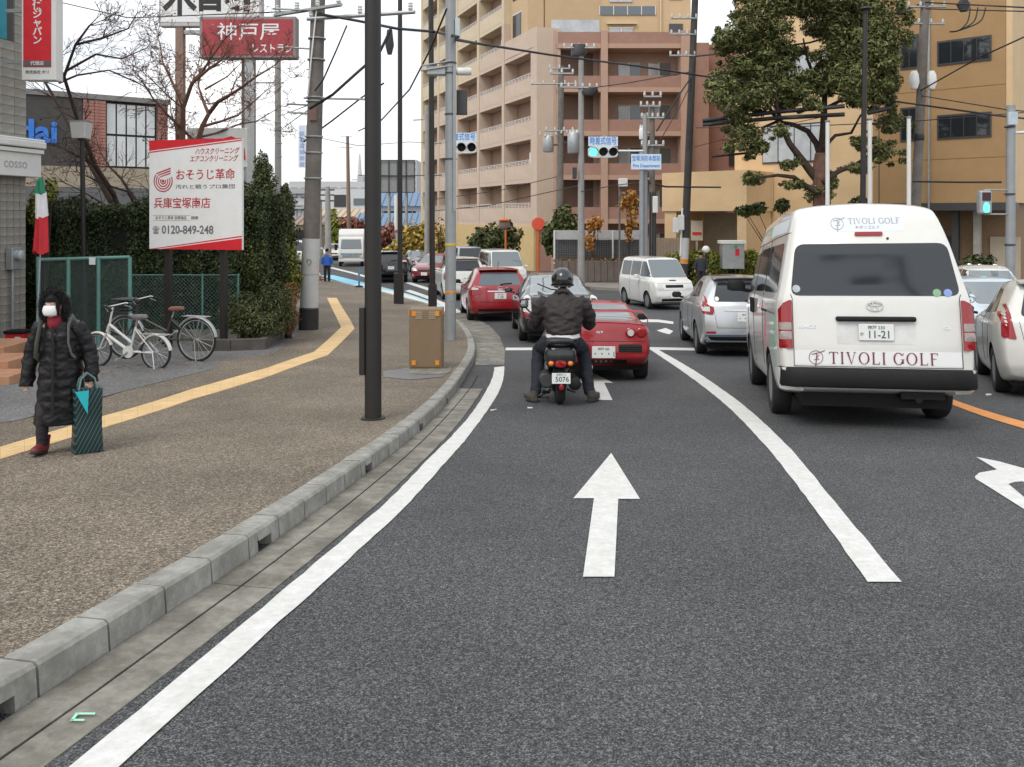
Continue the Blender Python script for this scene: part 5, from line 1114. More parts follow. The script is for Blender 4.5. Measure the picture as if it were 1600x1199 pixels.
def body_mesh(s):
    L_, W, H = s['L'], s['W'], s['H']
    ts = [0, .004, .01, .02, .035, .055, .08, .11]+[.14+.72*i/36 for i in range(37)]+[.89, .92, .945, .965, .98, .99, .996, 1]
    rings = []
    for t in ts:
        zt = itp(s['top'], t); zb = itp(s.get('bot', [(0, .26), (.08, .18), (.92, .18), (1, .24)]), t)
        zbelt = min(itp(s['belt'], t), zt-.05)
        pl = itp(s.get('plan', [(0, .93), (.05, .97), (.15, 1), (.8, 1), (.93, .95), (1, .84)]), t)
        wm = W/2*pl; wr = min(itp(s['wr'], t)*W/2, wm-.02)
        glassy = min(1, max(0, (zt-zbelt-.05)/.25))
        wbelt = wm*(.985 if glassy < .5 else .97); 
        wtop = wr*glassy+(wm-.06)*(1-glassy)
        k = s.get('crown', .03)
        pts = [(0, zt), (wtop*.55, zt-k*.3), (wtop*.9, zt-k), (wtop, zt-k-.05*glassy-.01), (wbelt, zbelt), (wm, zbelt-(.10 if zbelt > .6 else .05)), (wm, max(zb+.12, .5*zbelt)), (wm-.03, zb+.10), (wm-.07, zb), (wm*.5, zb-.0), (0, zb)]
        e = [1, .6, .33, .12, 0][[0, .004, .01, .02, .035].index(t)] if t in (0, .004, .01, .02, .035) else ([1, .6, .33, .12, 0][[1, .996, .99, .98, .965].index(t)] if t in (1, .996, .99, .98, .965) else 0)
        rr = s.get('round', .045)*e; zm = (zt+zb)/2
        pts = chaikin(pts, 2)
        pts = [(max(0, x-rr*(x/wm)) if x > 0 else 0, z-rr*(z-zm)/(zt-zm)) for x, z in pts]
        ring = []
        for x, z in pts:
            a = itp(s['yr'], z, .01); b = L_-itp(s['yf'], z, .01); ring.append((x, a+t*(b-a), z))
        rings.append([(x, y, z) for x, y, z in ring]+[(-x, y, z) for x, y, z in ring[-2:0:-1]])
    mb = MB(); n = len(rings[0]); mb.loft(rings, cap=False)
    m = (n+2)//2
    for base, fl in ((0, 0), ((len(rings)-1)*n, 1)):
        for i in range(m-1):
            r0, r1 = base+i, base+i+1; l0 = base+(n-i) % n; l1 = base+n-i-1
            f = [r0, r1, l1 if i+1 < m-1 else r1, l0 if i > 0 else r0]
            f2 = []
            for q_ in f:
                if q_ not in f2: f2.append(q_)
            if len(f2) > 2: mb.f.append(f2); mb.mi.append(0)
    return mb
def wheel(parent, x, y, r, w, spokes=5, rimm=None, solid=False):
    sx = 1 if x > 0 else -1; M = Matrix.Rotation(sx*PI/2, 3, 'Y')
    rr = r*.64
    prof = [(rr, -w/2), (r*.92, -w/2), (r*.985, -w*.38), (r, -w*.2), (r, w*.2), (r*.985, w*.38), (r*.92, w/2), (rr, w/2), (rr*.97, w*.3), (rr*.97, -w*.4)]
    o = MB().lathe(prof, 28, M=M, closed=True).build('wheel', M_tyre, parent, 40, (x, y, r))
    mb = MB(); mb.lathe([(rr*.98, w*.46), (rr*.9, w*.44), (rr*.88, w*.1), (rr*.98, -w*.3)], 28, M=M)
    mb.lathe([(0, w*.36), (r*.11, w*.36), (r*.15, w*.30), (r*.15, w*.1), (0, w*.1)], 14, M=M)
    for k in range(spokes):
        a = 2*PI*k/spokes; c, q_ = math.cos(a), math.sin(a); hw = .13*r*(5/spokes)
        v = []
        for rad, h in ((r*.10, .34), (rr*.93, .40)):
            for d in (-hw, hw):
                for dz in (0, -.12): v.append(M @ Vector((c*rad-q_*d, q_*rad+c*d, w*(h+dz))))
        mb.add(v, [(0,2,6,4), (1,5,7,3), (0,4,5,1), (2,3,7,6), (4,6,7,5), (0,1,3,2)])
    mb.build('rim', rimm or M_alloy, o, 40)
    mb = MB(); mb.lathe([(0, -.01), (rr*.9, -.01)], 20, M=M, c=(0, 0, 0)); mb.lathe([(0, w*.02), (r*.42, w*.02), (r*.42, -w*.1)], 20, M=M); mb.build('brake_disc', M_under, o)
    return o
class Car: pass
def ray(c, view, a, b):
    L_ = c.s['L']
    o, d = {'rear': ((a, -3, b), (0, 1, 0)), 'front': ((a, L_+3, b), (0, -1, 0)), 'left': ((-4, a, b), (1, 0, 0)), 'right': ((4, a, b), (-1, 0, 0)), 'top': ((a, b, 5), (0, 0, -1))}[view]
    h, n, _, _ = c.bvh.ray_cast(Vector(o), Vector(d))
    if h is None: return None
    if n.dot(Vector(d)) > 0: n = -n
    return h, n
def patch(c, name, outline, view, m, off=.004, sp=.07, parent=None, r=0, th=.012):
    if r: outline = rpoly(outline, r)
    pts = [Vector(p) for p in outline]; xs = [p.x for p in pts]; zs = [p.y for p in pts]
    gx, gz = max(1, int((max(xs)-min(xs))/sp)), max(1, int((max(zs)-min(zs))/sp))
    grid = [Vector((min(xs)+(max(xs)-min(xs))*(i+.5)/gx, min(zs)+(max(zs)-min(zs))*(j+.5)/gz)) for i in range(gx) for j in range(gz)]
    # finer border so the patch follows the curvature
    pp = []
    for a, b in zip(pts, pts[1:]+pts[:1]):
        k = max(1, int((b-a).length/sp)); pp += [a.lerp(b, i/k) for i in range(k)]
    r_ = delaunay_2d_cdt(pp+grid, [], [list(range(len(pp)))], 1, 1e-5)
    H = [ray(c, view, p.x, p.y) for p in r_[0]]
    fs = [f for f in r_[2] if all(H[i] for i in f)]
    cnt = {}
    for f in fs:
        for a, b in zip(f, f[1:]+f[:1]):
            k = (min(a, b), max(a, b)); cnt[k] = cnt.get(k, 0)+1
    V = [tuple(h[0]+h[1]*off) if h else (0, 0, 0) for h in H]; n0 = len(V)
    V += [tuple(h[0]-h[1]*th) if h else (0, 0, 0) for h in H]
    mb = MB(); mb.add(V, [list(f) for f in fs]+[[a, b, b+n0, a+n0] for (a, b), k in cnt.items() if k == 1])
    me = bpy.data.meshes.new(name); used = sorted({i for f in mb.f for i in f}); mp_ = {j: i for i, j in enumerate(used)}
    me.from_pydata([V[j] for j in used], [], [[mp_[i] for i in f] for f in mb.f]); me.materials.append(m)
    me.polygons.foreach_set('use_smooth', [True]*len(me.polygons)); me.set_sharp_from_angle(angle=math.radians(50))
    return inst(name, me, parent or c.o)
def both(c, name, outline, view, m, **k):
    if view in ('rear', 'front', 'top'):
        return [patch(c, name, outline, view, m, **k), patch(c, name, [(-a, b) for a, b in outline][::-1], view, m, **k)]
    return [patch(c, name, outline, 'left', m, **k), patch(c, name, outline, 'right', m, **k)]
def conform(c, o, view, off=.004):
    ax = 1
    for v in o.data.vertices:
        h = ray(c, view, v.co.x, v.co.z)
        if h: v.co.y = h[0].y+(-off if view == 'rear' else off)+(v.co.y*.5)
    return o
def seam(c, name, pl, view, m=None, r=.006, parent=None):
    P_ = []
    for a, b in zip(pl, pl[1:]):
        k = max(1, int((Vector(b)-Vector(a)).length/.08))
        for i in range(k+1):
            h = ray(c, view, a[0]+(b[0]-a[0])*i/k, a[1]+(b[1]-a[1])*i/k)
            if h and (not P_ or (h[0]-P_[-1]).length > 1e-3): P_.append(h[0]+h[1]*.0015)
    if len(P_) > 1: return MB().tube(P_, r*.6, 5).build(name, m or M_seam, parent or c.o)
def make_car(name, label, cat, s, pm_, x, y, head, group=None, spokes=5, arch=True):
    c = Car(); c.s = s; c.o = E(name, label, cat, (0, 0, 0), 0, group)
    mb = body_mesh(s); yA, yB, r = s['yA'], s['yB'], s['r']; tw = s.get('tw', .19)
    b = mb.build('body', [pm_, M_under], c.o, 42)
    if arch:
        cu = MB()
        for yy in (yA, yB):
            for sx in (-1, 1): cu.cyl((sx*(s['W']/2-tw-.10), yy, r+.01), (sx*(s['W']/2+.3), yy, r+.01), r*1.13, n=28)
        co = cu.build('tmp_cut', [pm_, M_under]); co.data.polygons.foreach_set('material_index', [1]*len(co.data.polygons))
        bo = b.modifiers.new('arch', 'BOOLEAN'); bo.operation = 'DIFFERENCE'; bo.object = co; bo.solver = 'EXACT'
        bpy.context.view_layer.update()
        me = bpy.data.meshes.new_from_object(b.evaluated_get(bpy.context.evaluated_depsgraph_get()))
        b.modifiers.clear(); old = b.data; b.data = me; me.name = 'body'
        bm = bmesh.new(); bm.from_mesh(old); c.bvh = BVHTree.FromBMesh(bm); bm.free()
        bpy.data.objects.remove(co)
        for sx in (-1, 1):
            for yy in (yA, yB): wheel(c.o, sx*(s['W']/2-tw/2-.015), yy, r, tw, spokes)
    else:
        bm = bmesh.new(); bm.from_mesh(b.data); c.bvh = BVHTree.FromBMesh(bm); bm.free()
    c.b = b
    a = math.radians(head); fw = Vector((math.sin(a), math.cos(a), 0)); rt = Vector((math.cos(a), -math.sin(a), 0))
    Rp, Fp = Vector((x, y, 0))+fw*yA, Vector((x, y, 0))+fw*yB
    Y = (fw*(yB-yA)+Vector((0, 0, zr(Fp.y)-zr(Rp.y)))).normalized()
    X = (rt*1.4+Vector((0, 0, zr(Rp.y+rt.y*.7)-zr(Rp.y-rt.y*.7)))).normalized(); Z = X.cross(Y).normalized(); X = Y.cross(Z)
    R = Matrix((X, Y, Z)).transposed(); org = Vector((Rp.x, Rp.y, zr(Rp.y)))-R @ Vector((0, yA, 0))
    c.o.matrix_basis = Matrix.Translation(org) @ R.to_4x4()
    return c
def plate(c, view, x, z, t1, t2, w=.33, h=.165, m=M_plate, tm=None, off=.02):
    hh = ray(c, view, x, z)
    y = hh[0].y; sg = -1 if view == 'rear' else 1
    o = MB().box((x, y+sg*off, z), (w, .012, h)).build('number_plate', m, c.o, bevel=.006)
    rz = 0 if view == 'rear' else PI; yy = y+sg*(off+.008)
    if t1: txt('lettering', t1, h*.26, tm or M_pgreen, o, (x, yy, z+h*.27), rz=rz, ext=.001)
    if t2: txt('lettering', t2, h*.58, tm or M_pgreen, o, (x, yy, z-h*.17), rz=rz, ext=.001, bold=.0005)
    return o
def mirror(c, x, y, z, m, s=1.0):
    sx = 1 if x > 0 else -1
    o = MB().ell([(x, y, z-.06*s, .05*s, .03*s), (x, y, z-.045*s, .10*s, .055*s), (x, y, z+.03*s, .11*s, .06*s), (x, y, z+.07*s, .07*s, .04*s)], 16, pw=2.6).tube([(x, y, z-.03*s), (x-sx*.16*s, y+.05, z-.06*s)], .022*s).build('door_mirror', m, c.o, 50)
    return o
def hatch(L_, W, H, tail=.5, roofy=.10):
    f = H/1.5
    return dict(L=L_, W=W, H=H, yr=[(.2, .07), (.42, 0), (.7, .015), (.98*f, .08), (1.25*f, tail*.62), (1.42*f, tail*.92), (1.5*f, tail)],
        yf=[(.2, .12), (.45, 0), (.62, .03), (.8, .14), (.95, .30), (1.5, .5)],
        top=[(0, 1.40*f), (.06, 1.455*f), (.2, 1.5*f), (.38, 1.49*f), (.55, 1.40*f), (.77, 1.02*f), (.9, .93*f), (1, .78*f)],
        belt=[(0, .98*f), (.4, .95*f), (.76, .92*f), (1, .70*f)], wr=[(0, .70), (.2, .72), (.6, .70), (.8, .74), (1, .8)],
        yA=.78, yB=L_-.86, r=.31)
def sidewin(c, m=M_dkglass, y0=.7, y1=None, zl=.0, zh=.0, split=.52):
    s = c.s; L_, H = s['L'], s['H']; f = H/1.5; y1 = y1 or L_*.70
    zb0, zb1, zt_ = 1.03*f+zl, .99*f+zl, 1.375*f+zh
    top0, top1 = y0+.30, y1-.62
    mid = y0+(y1-y0)*split; g = .04
    tz = lambda y: zt_
    bz = lambda y: zb0+(zb1-zb0)*(y-y0)/(y1-y0)
    both(c, 'side_window', [(y0, bz(y0)+.03), (mid-g, bz(mid)), (mid-g, zt_), (top0, zt_-.03)], 'left', m, r=.03)
    both(c, 'side_window', [(mid+g, bz(mid)), (y1, bz(y1)+.01), (top1, zt_-.03), (mid+g, zt_)], 'left', m, r=.03)
    for p in ([(mid, bz(mid)), (mid, .35)], [(y1-.05, bz(y1)), (y1-.02, .35)], [(y0+.42, bz(y0)), (y0+.40, .72), (y0+.62, .4)]):
        for v in ('left', 'right'): seam(c, 'door_seam', p, v)
    for yy in (mid-.28, y1-.95):
        for sx, v in ((-1, 'left'), (1, 'right')):
            h = ray(c, v, yy, bz(yy)-.13)
            MB().box((h[0].x+sx*.015, yy, bz(yy)-.13), (.03, .17, .03)).build('door_handle', c.b.data.materials[0], c.o, bevel=.008)
MB and mat('sky_glass', (.30, .33, .34), .03, .6, var=0, spec=1)
M_wglass = mat('screen_glass', (.16, .19, .20), .04, var=0, spec=1.0)
def windscreen(c, z0, z1, w0, w1, m=None): patch(c, 'windscreen', [(-w0, z0), (w0, z0), (w1, z1), (-w1, z1)], 'front', m or M_wglass, r=.06, off=.004)

# ---- white high roof van with the golf club lettering
def van():
    s = dict(L=4.75, W=1.86, H=2.34, yr=[(.3, .07), (.43, 0), (.62, .03), (.9, .035), (1.35, .06), (1.9, .19), (2.15, .30), (2.34, .42)],
        yf=[(.3, .1), (.6, 0), (1.0, .1), (1.25, .42), (1.9, 1.05), (2.34, 1.6)], top=[(0, 2.27), (.06, 2.33), (.5, 2.34), (1, 2.30)], belt=[(0, 1.36), (1, 1.32)],
        wr=[(0, .76), (.3, .80), (1, .78)], plan=[(0, .985), (.04, 1), (.9, 1), (1, .9)], bot=[(0, .40), (.1, .30), (.9, .26), (1, .3)], yA=1.12, yB=3.72, r=.345, tw=.2, round=.05, crown=.05)
    c = make_car('passenger_van', 'white high roof van with dark red golf lettering across its tailgate', 'van', s, PVW, 3.62, 8.05, 11.5, spokes=8)
    patch(c, 'rear_window', [(-.80, 1.345), (.80, 1.345), (.725, 1.875), (-.725, 1.875)], 'rear', M_dkglass, r=.09, off=.003)
    for x0, x1, y_, m in ((-.78, -.70, 1.415, M_paleglass), (.55, .62, 1.375, mat('sticker_green', (.25, .45, .25), .5)), (.64, .73, 1.375, mat('sticker_blue', (.25, .35, .7), .5))):
        patch(c, 'sticker', circ((x0+x1)/2, y_, .038), 'rear', m, off=.006)
    # lamps
    ol = [(.795, .815), (.905, .815), (.905, 1.2), (.865, 1.27), (.82, 1.3), (.795, 1.3)]
    for s_ in (1, -1):
        pl = [(s_*a, b) for a, b in ol]; pl = pl if s_ > 0 else pl[::-1]
        o = patch(c, 'tail_light', pl, 'rear', M_red, off=.02, sp=.04, th=.03)
        for z0, z1 in ((.905, .985), (1.0, 1.075)): patch(c, 'lens', rect(min(s_*.803, s_*.897), max(s_*.803, s_*.897), z0, z1, .01), 'rear', mat('smoked_lens', (.34, .29, .27), .15, var=.2, vs_=40, coat=.5), off=.026, sp=.04, parent=o)
    sl = [(.012, .815), (.10, .815), (.10, 1.2), (.06, 1.28), (.03, 1.3), (.012, 1.3)]
    for v in ('left', 'right'): patch(c, 'tail_light', sl, v, M_red, off=.006, sp=.03)
    patch(c, 'high_brake_light', rect(-.135, .135, 1.955, 1.99, .015), 'rear', M_red, off=.02)
    patch(c, 'washer_nozzle', circ(.18, 1.925, .012, 8), 'rear', M_blackpl, off=.01)
    # tailgate seams, garnish, painted recess shade
    seam(c, 'tailgate_seam', [(-.785, .80), (-.785, 1.32), (-.80, 1.36)], 'rear'); seam(c, 'tailgate_seam', [(.785, .80), (.785, 1.32), (.80, 1.36)], 'rear')
    seam(c, 'tailgate_seam', [(-.785, .80), (-.785, .64), (.785, .64), (.785, .80)], 'rear')
    o = MB().box((0, .0, 1.115), (.75, .07, .05)).build('handle_garnish', M_blackpl, c.o, bevel=.018); o.location.y = .03
    patch(c, 'plate_recess_shade', rect(-.37, .37, .865, 1.08, .02), 'rear', mat('van_white_shaded', (.70, .695, .675), .35), off=.002)  # flat patch, darker van white painting the shade of a recess
    pl_ = plate(c, 'rear', .0, .985, '神戸 230', '', .33, .165); yp = ray(c, 'rear', 0, .985)[0].y-.028
    txt('lettering', '11-21', .105, M_pgreen, pl_, (.025, yp, .96), ext=.001, bold=.0008, sx=.92); txt('lettering', 'か', .042, M_pgreen, pl_, (-.135, yp, .965), ext=.001)
    # emblem
    mb = MB()
    def ring(rx, rz, cx=0, cz=1.245, w=.010):
        pts = [(cx+rx*math.cos(a), ray(c, 'rear', 0, cz)[0].y-.012, cz+rz*math.sin(a)) for a in [2*PI*i/24 for i in range(25)]]
        mb.tube(pts, w*.6, 6)
    ring(.075, .05); ring(.028, .048); ring(.052, .020, 0, 1.265)
    mb.build('emblem', M_chrome, c.o, 60)
    conform(c, txt('lettering', 'HIACE', .045, M_chrome, c.o, (-.655, 0, 1.035), ext=.003, bold=.002, sx=1.35), 'rear'); conform(c, txt('lettering', 'GL', .04, M_chrome, c.o, (.66, 0, 1.03), ext=.003, bold=.002, sx=1.2), 'rear')
    # golf lettering
    patch(c, 'lettering_panel', rect(-.775, .775, .655, .795), 'rear', mat('decal_white', (.80, .80, .80), .4, var=0), off=.0015)
    M_wine = mat('wine_letters', (.20, .03, .055), .5, var=.25, vs_=14)
    def serif(word, x0, z0, h, m, tr=.22, nm='lettering', gap=.16):
        mb = MB(); x = x0; st, th, sf = h*.13, h*.045, h*.05
        B = lambda a, b, cc, d: mb.bx(a, b, -.002, 0, cc, d)
        for ch in word:
            if ch == ' ': x += h*.42; continue
            if ch == 'I': w_ = st*1.9; B(x+w_/2-st/2, x+w_/2+st/2, z0, z0+h); B(x, x+w_, z0, z0+th); B(x, x+w_, z0+h-th, z0+h)
            if ch == 'T': w_ = h*.72; B(x, x+w_, z0+h-th*1.2, z0+h); B(x+w_/2-st/2, x+w_/2+st/2, z0, z0+h-th*1.2); B(x+w_/2-st*1.1, x+w_/2+st*1.1, z0, z0+th); B(x, x+th, z0+h*.80, z0+h-th); B(x+w_-th, x+w_, z0+h*.80, z0+h-th)
            if ch == 'L': w_ = h*.6; B(x+st*.4, x+st*1.4, z0, z0+h); B(x, x+w_, z0, z0+th*1.2); B(x, x+st*1.9, z0+h-th, z0+h); B(x+w_-th, x+w_, z0+th, z0+h*.2)
            if ch == 'F': w_ = h*.58; B(x+st*.4, x+st*1.4, z0, z0+h); B(x, x+st*1.9, z0, z0+th); B(x, x+w_, z0+h-th*1.2, z0+h); B(x+st, x+w_*.8, z0+h*.5, z0+h*.5+th); B(x+w_-th, x+w_, z0+h*.8, z0+h-th)
            if ch == 'V':
                w_ = h*.78
                mb.prism([(x+w_*.06, z0+h), (x+w_*.06+st*1.1, z0+h), (x+w_*.55, z0), (x+w_*.47, z0)], -.002, 0); mb.prism([(x+w_*.92, z0+h), (x+w_*.86, z0+h), (x+w_*.5, z0), (x+w_*.54, z0)], -.002, 0)
                B(x, x+st*2, z0+h-th, z0+h); B(x+w_*.76, x+w_, z0+h-th, z0+h)
            if ch in 'OG':
                w_ = h*.86 if ch == 'O' else h*.8; n = 26; a0, a1 = (0, 2*PI) if ch == 'O' else (.62, 2*PI-.45); cx, cz = x+w_/2, z0+h/2
                v = []; 
                for i in range(n+1):
                    a = a0+(a1-a0)*i/n
                    for ro, ri in ((w_/2, h/2), (w_/2-st, h/2-th)):
                        for yy in (-.002, 0): v.append((cx+ro*math.cos(a), yy, cz+ri*math.sin(a)*1.02))
                mb.add(v, [f for i in range(n) for f in ((4*i, 4*i+2, 4*i+6, 4*i+4), (4*i+1, 4*i+5, 4*i+7, 4*i+3))])
                if ch == 'G': B(x+w_-st*.95, x+w_+0*st, z0+h*.1, z0+h*.44); B(x+w_-st*1.6, x+w_+st*.4, z0+h*.42, z0+h*.46); B(x+w_-th*1.4, x+w_-th*.2, z0+h*.78, z0+h*.97)
            x += w_+h*gap
        return conform(c, mb.build(nm, m, c.o), 'rear', .006)
    serif('TIVOLI GOLF', -.45, .668, .118, M_wine, gap=.205)
    patch(c, 'lettering_panel', rect(-.40, .35, 2.005, 2.165, .01), 'rear', mat('decal_blue_white', (.70, .76, .80), .4, var=0), off=.0015)
    M_gletter = mat('grey_letters_faint', (.36, .34, .36), .5, var=0)
    serif('TIVOLI GOLF', -.18, 2.085, .062, M_gletter, gap=.15); conform(c, txt('lettering', 'チボリゴルフ', .04, M_gletter, c.o, (0, 0, 2.045), ext=.001), 'rear', .006)
    for cx, cz, r_, m in ((-.575, .728, .066, M_wine), (-.29, 2.09, .062, M_gletter)):
        mb = MB(); y0 = -.001
        mb.tube([(cx+r_*math.cos(a), 0, cz+r_*math.sin(a)) for a in [2*PI*i/22 for i in range(23)]], r_*.045, 5)
        mb.tube([(cx-r_*.6, 0, cz+r_*.45), (cx, 0, cz+r_*.6), (cx+r_*.7, 0, cz+r_*.8), (cx+r_*1.3, 0, cz+r_*1.05)], r_*.06, 5); mb.tube([(cx+r_*.12, 0, cz+r_*.6), (cx+r_*.05, 0, cz-r_*.2), (cx-r_*.1, 0, cz-r_*1.35)], r_*.07, 5)
        mb.tube([(cx+r_*.5, 0, cz+r_*.4), (cx+r_*.15, 0, cz+r_*.1), (cx+r_*.45, 0, cz-r_*.3), (cx-r_*.3, 0, cz-r_*.35)], r_*.05, 5)
        conform(c, mb.build('club_emblem', m, c.o), 'rear', .006)
    # bumper
    mb = MB(); rg = []
    for x in [-.918, -.88, -.80, -.5, 0, .5, .80, .88, .918]:
        e = abs(x)/.918; ins = .05*max(0, (e-.85)/.15)**1.5 if e > .85 else 0; fw = .10 if e < .9 else .32
        y0 = -.06+ins*2.2; rg.append([(x, y0+.02, .435), (x, y0, .47), (x, y0, .585), (x, y0+.025, .63), (x, fw, .63), (x, fw, .435)])
    mb.loft(rg); mb.build('rear_bumper', M_blackpl, c.o, 40, bevel=.012)
    patch(c, 'bumper_corner', [(.03, .42), (.26, .40), (.26, .60), (.03, .63)], 'left', PVW, off=.03); patch(c, 'bumper_corner', [(.03, .42), (.26, .40), (.26, .60), (.03, .63)], 'right', PVW, off=.03)
    mb = MB(); mb.bx(-.69, .69, .22, 4.3, .22, .42); mb.bx(-.7, .7, 1.05, 1.17, .28, .38); mb.build('underbody', M_under, c.o)  # underbody box set low and wide to deepen the shade under the van
    mb = MB(); mb.tube([(.38, .05, .33), (.38, .8, .33)], .035, 10); mb.bx(.22, .62, .06, .4, .33, .44); mb.build('exhaust', M_blackpl, c.o, 50)
    # sides
    for q_ in ([(.35, 1.37), (1.62, 1.37), (1.62, 1.90), (.50, 1.90)], [(1.70, 1.37), (2.78, 1.36), (2.78, 1.90), (1.70, 1.90)], [(2.90, 1.36), (3.72, 1.33), (3.35, 1.84), (2.90, 1.88)]):
        both(c, 'side_window', q_, 'left', M_dkglass, r=.06, off=.003)
    for p in ([(1.66, 1.98), (1.66, .5)], [(2.84, 2.0), (2.84, .42)], [(3.78, 1.3), (3.62, .75), (3.4, .42)], [(.32, 1.15), (1.6, 1.15)], [(.3, 2.0), (3.4, 1.96)]):
        for v in ('left', 'right'): seam(c, 'door_seam', p, v)
    for v, sx in (('left', -1), ('right', 1)):
        for yy in (2.72, 2.98):
            h = ray(c, v, yy, 1.17); MB().box((h[0].x+sx*.02, yy, 1.17), (.035, .05, .2)).build('door_handle', M_blackpl, c.o, bevel=.01)
        h = ray(c, v, 1.55, 1.16); MB().bx(min(h[0].x, h[0].x+sx*.02), max(h[0].x, h[0].x+sx*.02), 1.2, 1.62, 1.14, 1.165).build('slide_rail', M_seam, c.o)
    M_dg, M_dr = mat('decal_green', (.12, .50, .25), .5), mat('decal_pink_red', (.62, .10, .16), .5)
    for cy, cz, n, m in ((.42, .98, 5, M_dg), (.52, .78, 3, M_dg), (1.35, .95, 5, M_dr), (1.5, .80, 3, M_dr)):
        for i in range(n):
            a = 2*PI*i/n; patch(c, 'flower_decal', [(cy+.02*math.cos(a), cz+.02*math.sin(a)), (cy+.10*math.cos(a-.35), cz+.13*math.sin(a-.35)), (cy+.14*math.cos(a), cz+.18*math.sin(a)), (cy+.10*math.cos(a+.35), cz+.13*math.sin(a+.35))], 'left', m, off=.0015, th=.002)
    patch(c, 'roof_decal', rect(.55, 1.9, 2.02, 2.16), 'left', MATS['decal_blue_white'], off=.0015); patch(c, 'roof_decal', rect(1.9, 2.1, 2.05, 2.16), 'left', M_dg, off=.002)
    mirror(c, -1.10, 3.62, 1.42, M_blackpl, 1.25); mirror(c, 1.10, 3.62, 1.42, M_blackpl, 1.25)
    windscreen(c, 1.22, 2.0, .78, .66); both(c, 'headlight', [(.5, .72), (.85, .74), (.88, .95), (.55, .98)], 'front', M_clear, r=.04); plate(c, 'front', 0, .45, '神戸 230', '11-21')
    return c
van()
# ---- red two seater sports car with rear wing
def sports():
    s = dict(L=3.3, W=1.40, H=1.16, yr=[(.2, .10), (.36, .0), (.56, .02), (.60, .045), (.9, .10), (1.16, .2)], yf=[(.2, .15), (.4, 0), (.55, .08), (.7, .3), (1.1, .5)],
        top=[(0, .90), (.10, .90), (.2, .90), (.27, .93), (.38, 1.12), (.5, 1.16), (.6, 1.12), (.74, .82), (.88, .68), (1, .52)], belt=[(0, .80), (.3, .80), (.7, .74), (1, .5)], wr=[(0, .8), (.3, .74), (.55, .66), (.8, .7), (1, .8)],
        bot=[(0, .30), (.08, .2), (.9, .18), (1, .22)], plan=[(0, .95), (.05, .99), (.15, 1), (.8, .98), (1, .8)], yA=.62, yB=2.86, r=.285, tw=.19)
    c = make_car('sports_car', 'low red sports car with rear wing and twin round tail lights', 'car', s, PR2, 1.34, 11.95, 3)
    # wing: thin hoop
    M = [(-.68, .30, .86), (-.66, .20, .96), (-.58, .14, 1.035), (-.3, .12, 1.05), (.3, .12, 1.05), (.58, .14, 1.035), (.66, .20, .96), (.68, .30, .86)]
    mb = MB(); mb.loft([[(x, y-.07, z-.015), (x, y-.05, z+.012), (x, y+.08, z+.015), (x, y+.08, z-.012)] for x, y, z in M]); mb.build('rear_wing', PR2, c.o, 50)
    patch(c, 'rear_window', [(-.52, .60), (.52, .60), (.42, 1.15), (-.42, 1.15)], 'top', mat('sky_glass', (.30, .33, .34), .03, .6, var=0, spec=1), r=.05)
    for s_ in (1, -1):
        for x, m in ((.40, M_clear), (.555, M_red)):
            o = MB().lathe([(0, .03), (.062, .03), (.075, .02), (.075, -.02), (0, -.02)], 20, M=Matrix.Rotation(PI/2, 3, 'X')).build('tail_light', M_red, c.o, 40, (s_*x, ray(c, 'rear', x, .73)[0].y-.0, .73))
            MB().lathe([(0, .036), (.048, .036), (.05, .028), (0, .028)], 18, M=Matrix.Rotation(PI/2, 3, 'X')).build('lens', m, o, 40)
        patch(c, 'rear_vent', rect(min(s_*.22, s_*.56), max(s_*.22, s_*.56), .45, .56, .015), 'rear', M_blackpl, off=.006)
        for k in range(3): patch(c, 'vent_slat', rect(min(s_*.23, s_*.55), max(s_*.23, s_*.55), .465+.033*k, .475+.033*k), 'rear', M_seam, off=.016)
    seam(c, 'bumper_seam', [(-.66, .605), (.66, .605)], 'rear'); patch(c, 'lower_vent', rect(-.34, .34, .27, .345, .01), 'rear', M_blackpl, off=.005)
    conform(c, txt('lettering', 'GT', .042, M_chrome, c.o, (-.05, 0, .735), sx=1.9), 'rear')
    plate(c, 'rear', 0, .45, '神戸 580', '・・・1', .34, .17); mirror(c, .78, 2.05, .84, M_blackpl, .8); mirror(c, -.78, 2.05, .84, M_blackpl, .8)
    sidewin(c, y0=1.0, y1=2.45, zl=.05, zh=.0); windscreen(c, .82, 1.08, .56, .46); both(c, 'headlight', circ(.5, .56, .07), 'front', M_clear)
    MB().tube([(-.2, .04, .23), (-.2, .4, .23)], .045, 12).build('exhaust', M_chrome, c.o, 60); MB().bx(-.6, .6, .3, 2.8, .16, .3).build('underbody', M_under, c.o)
sports()
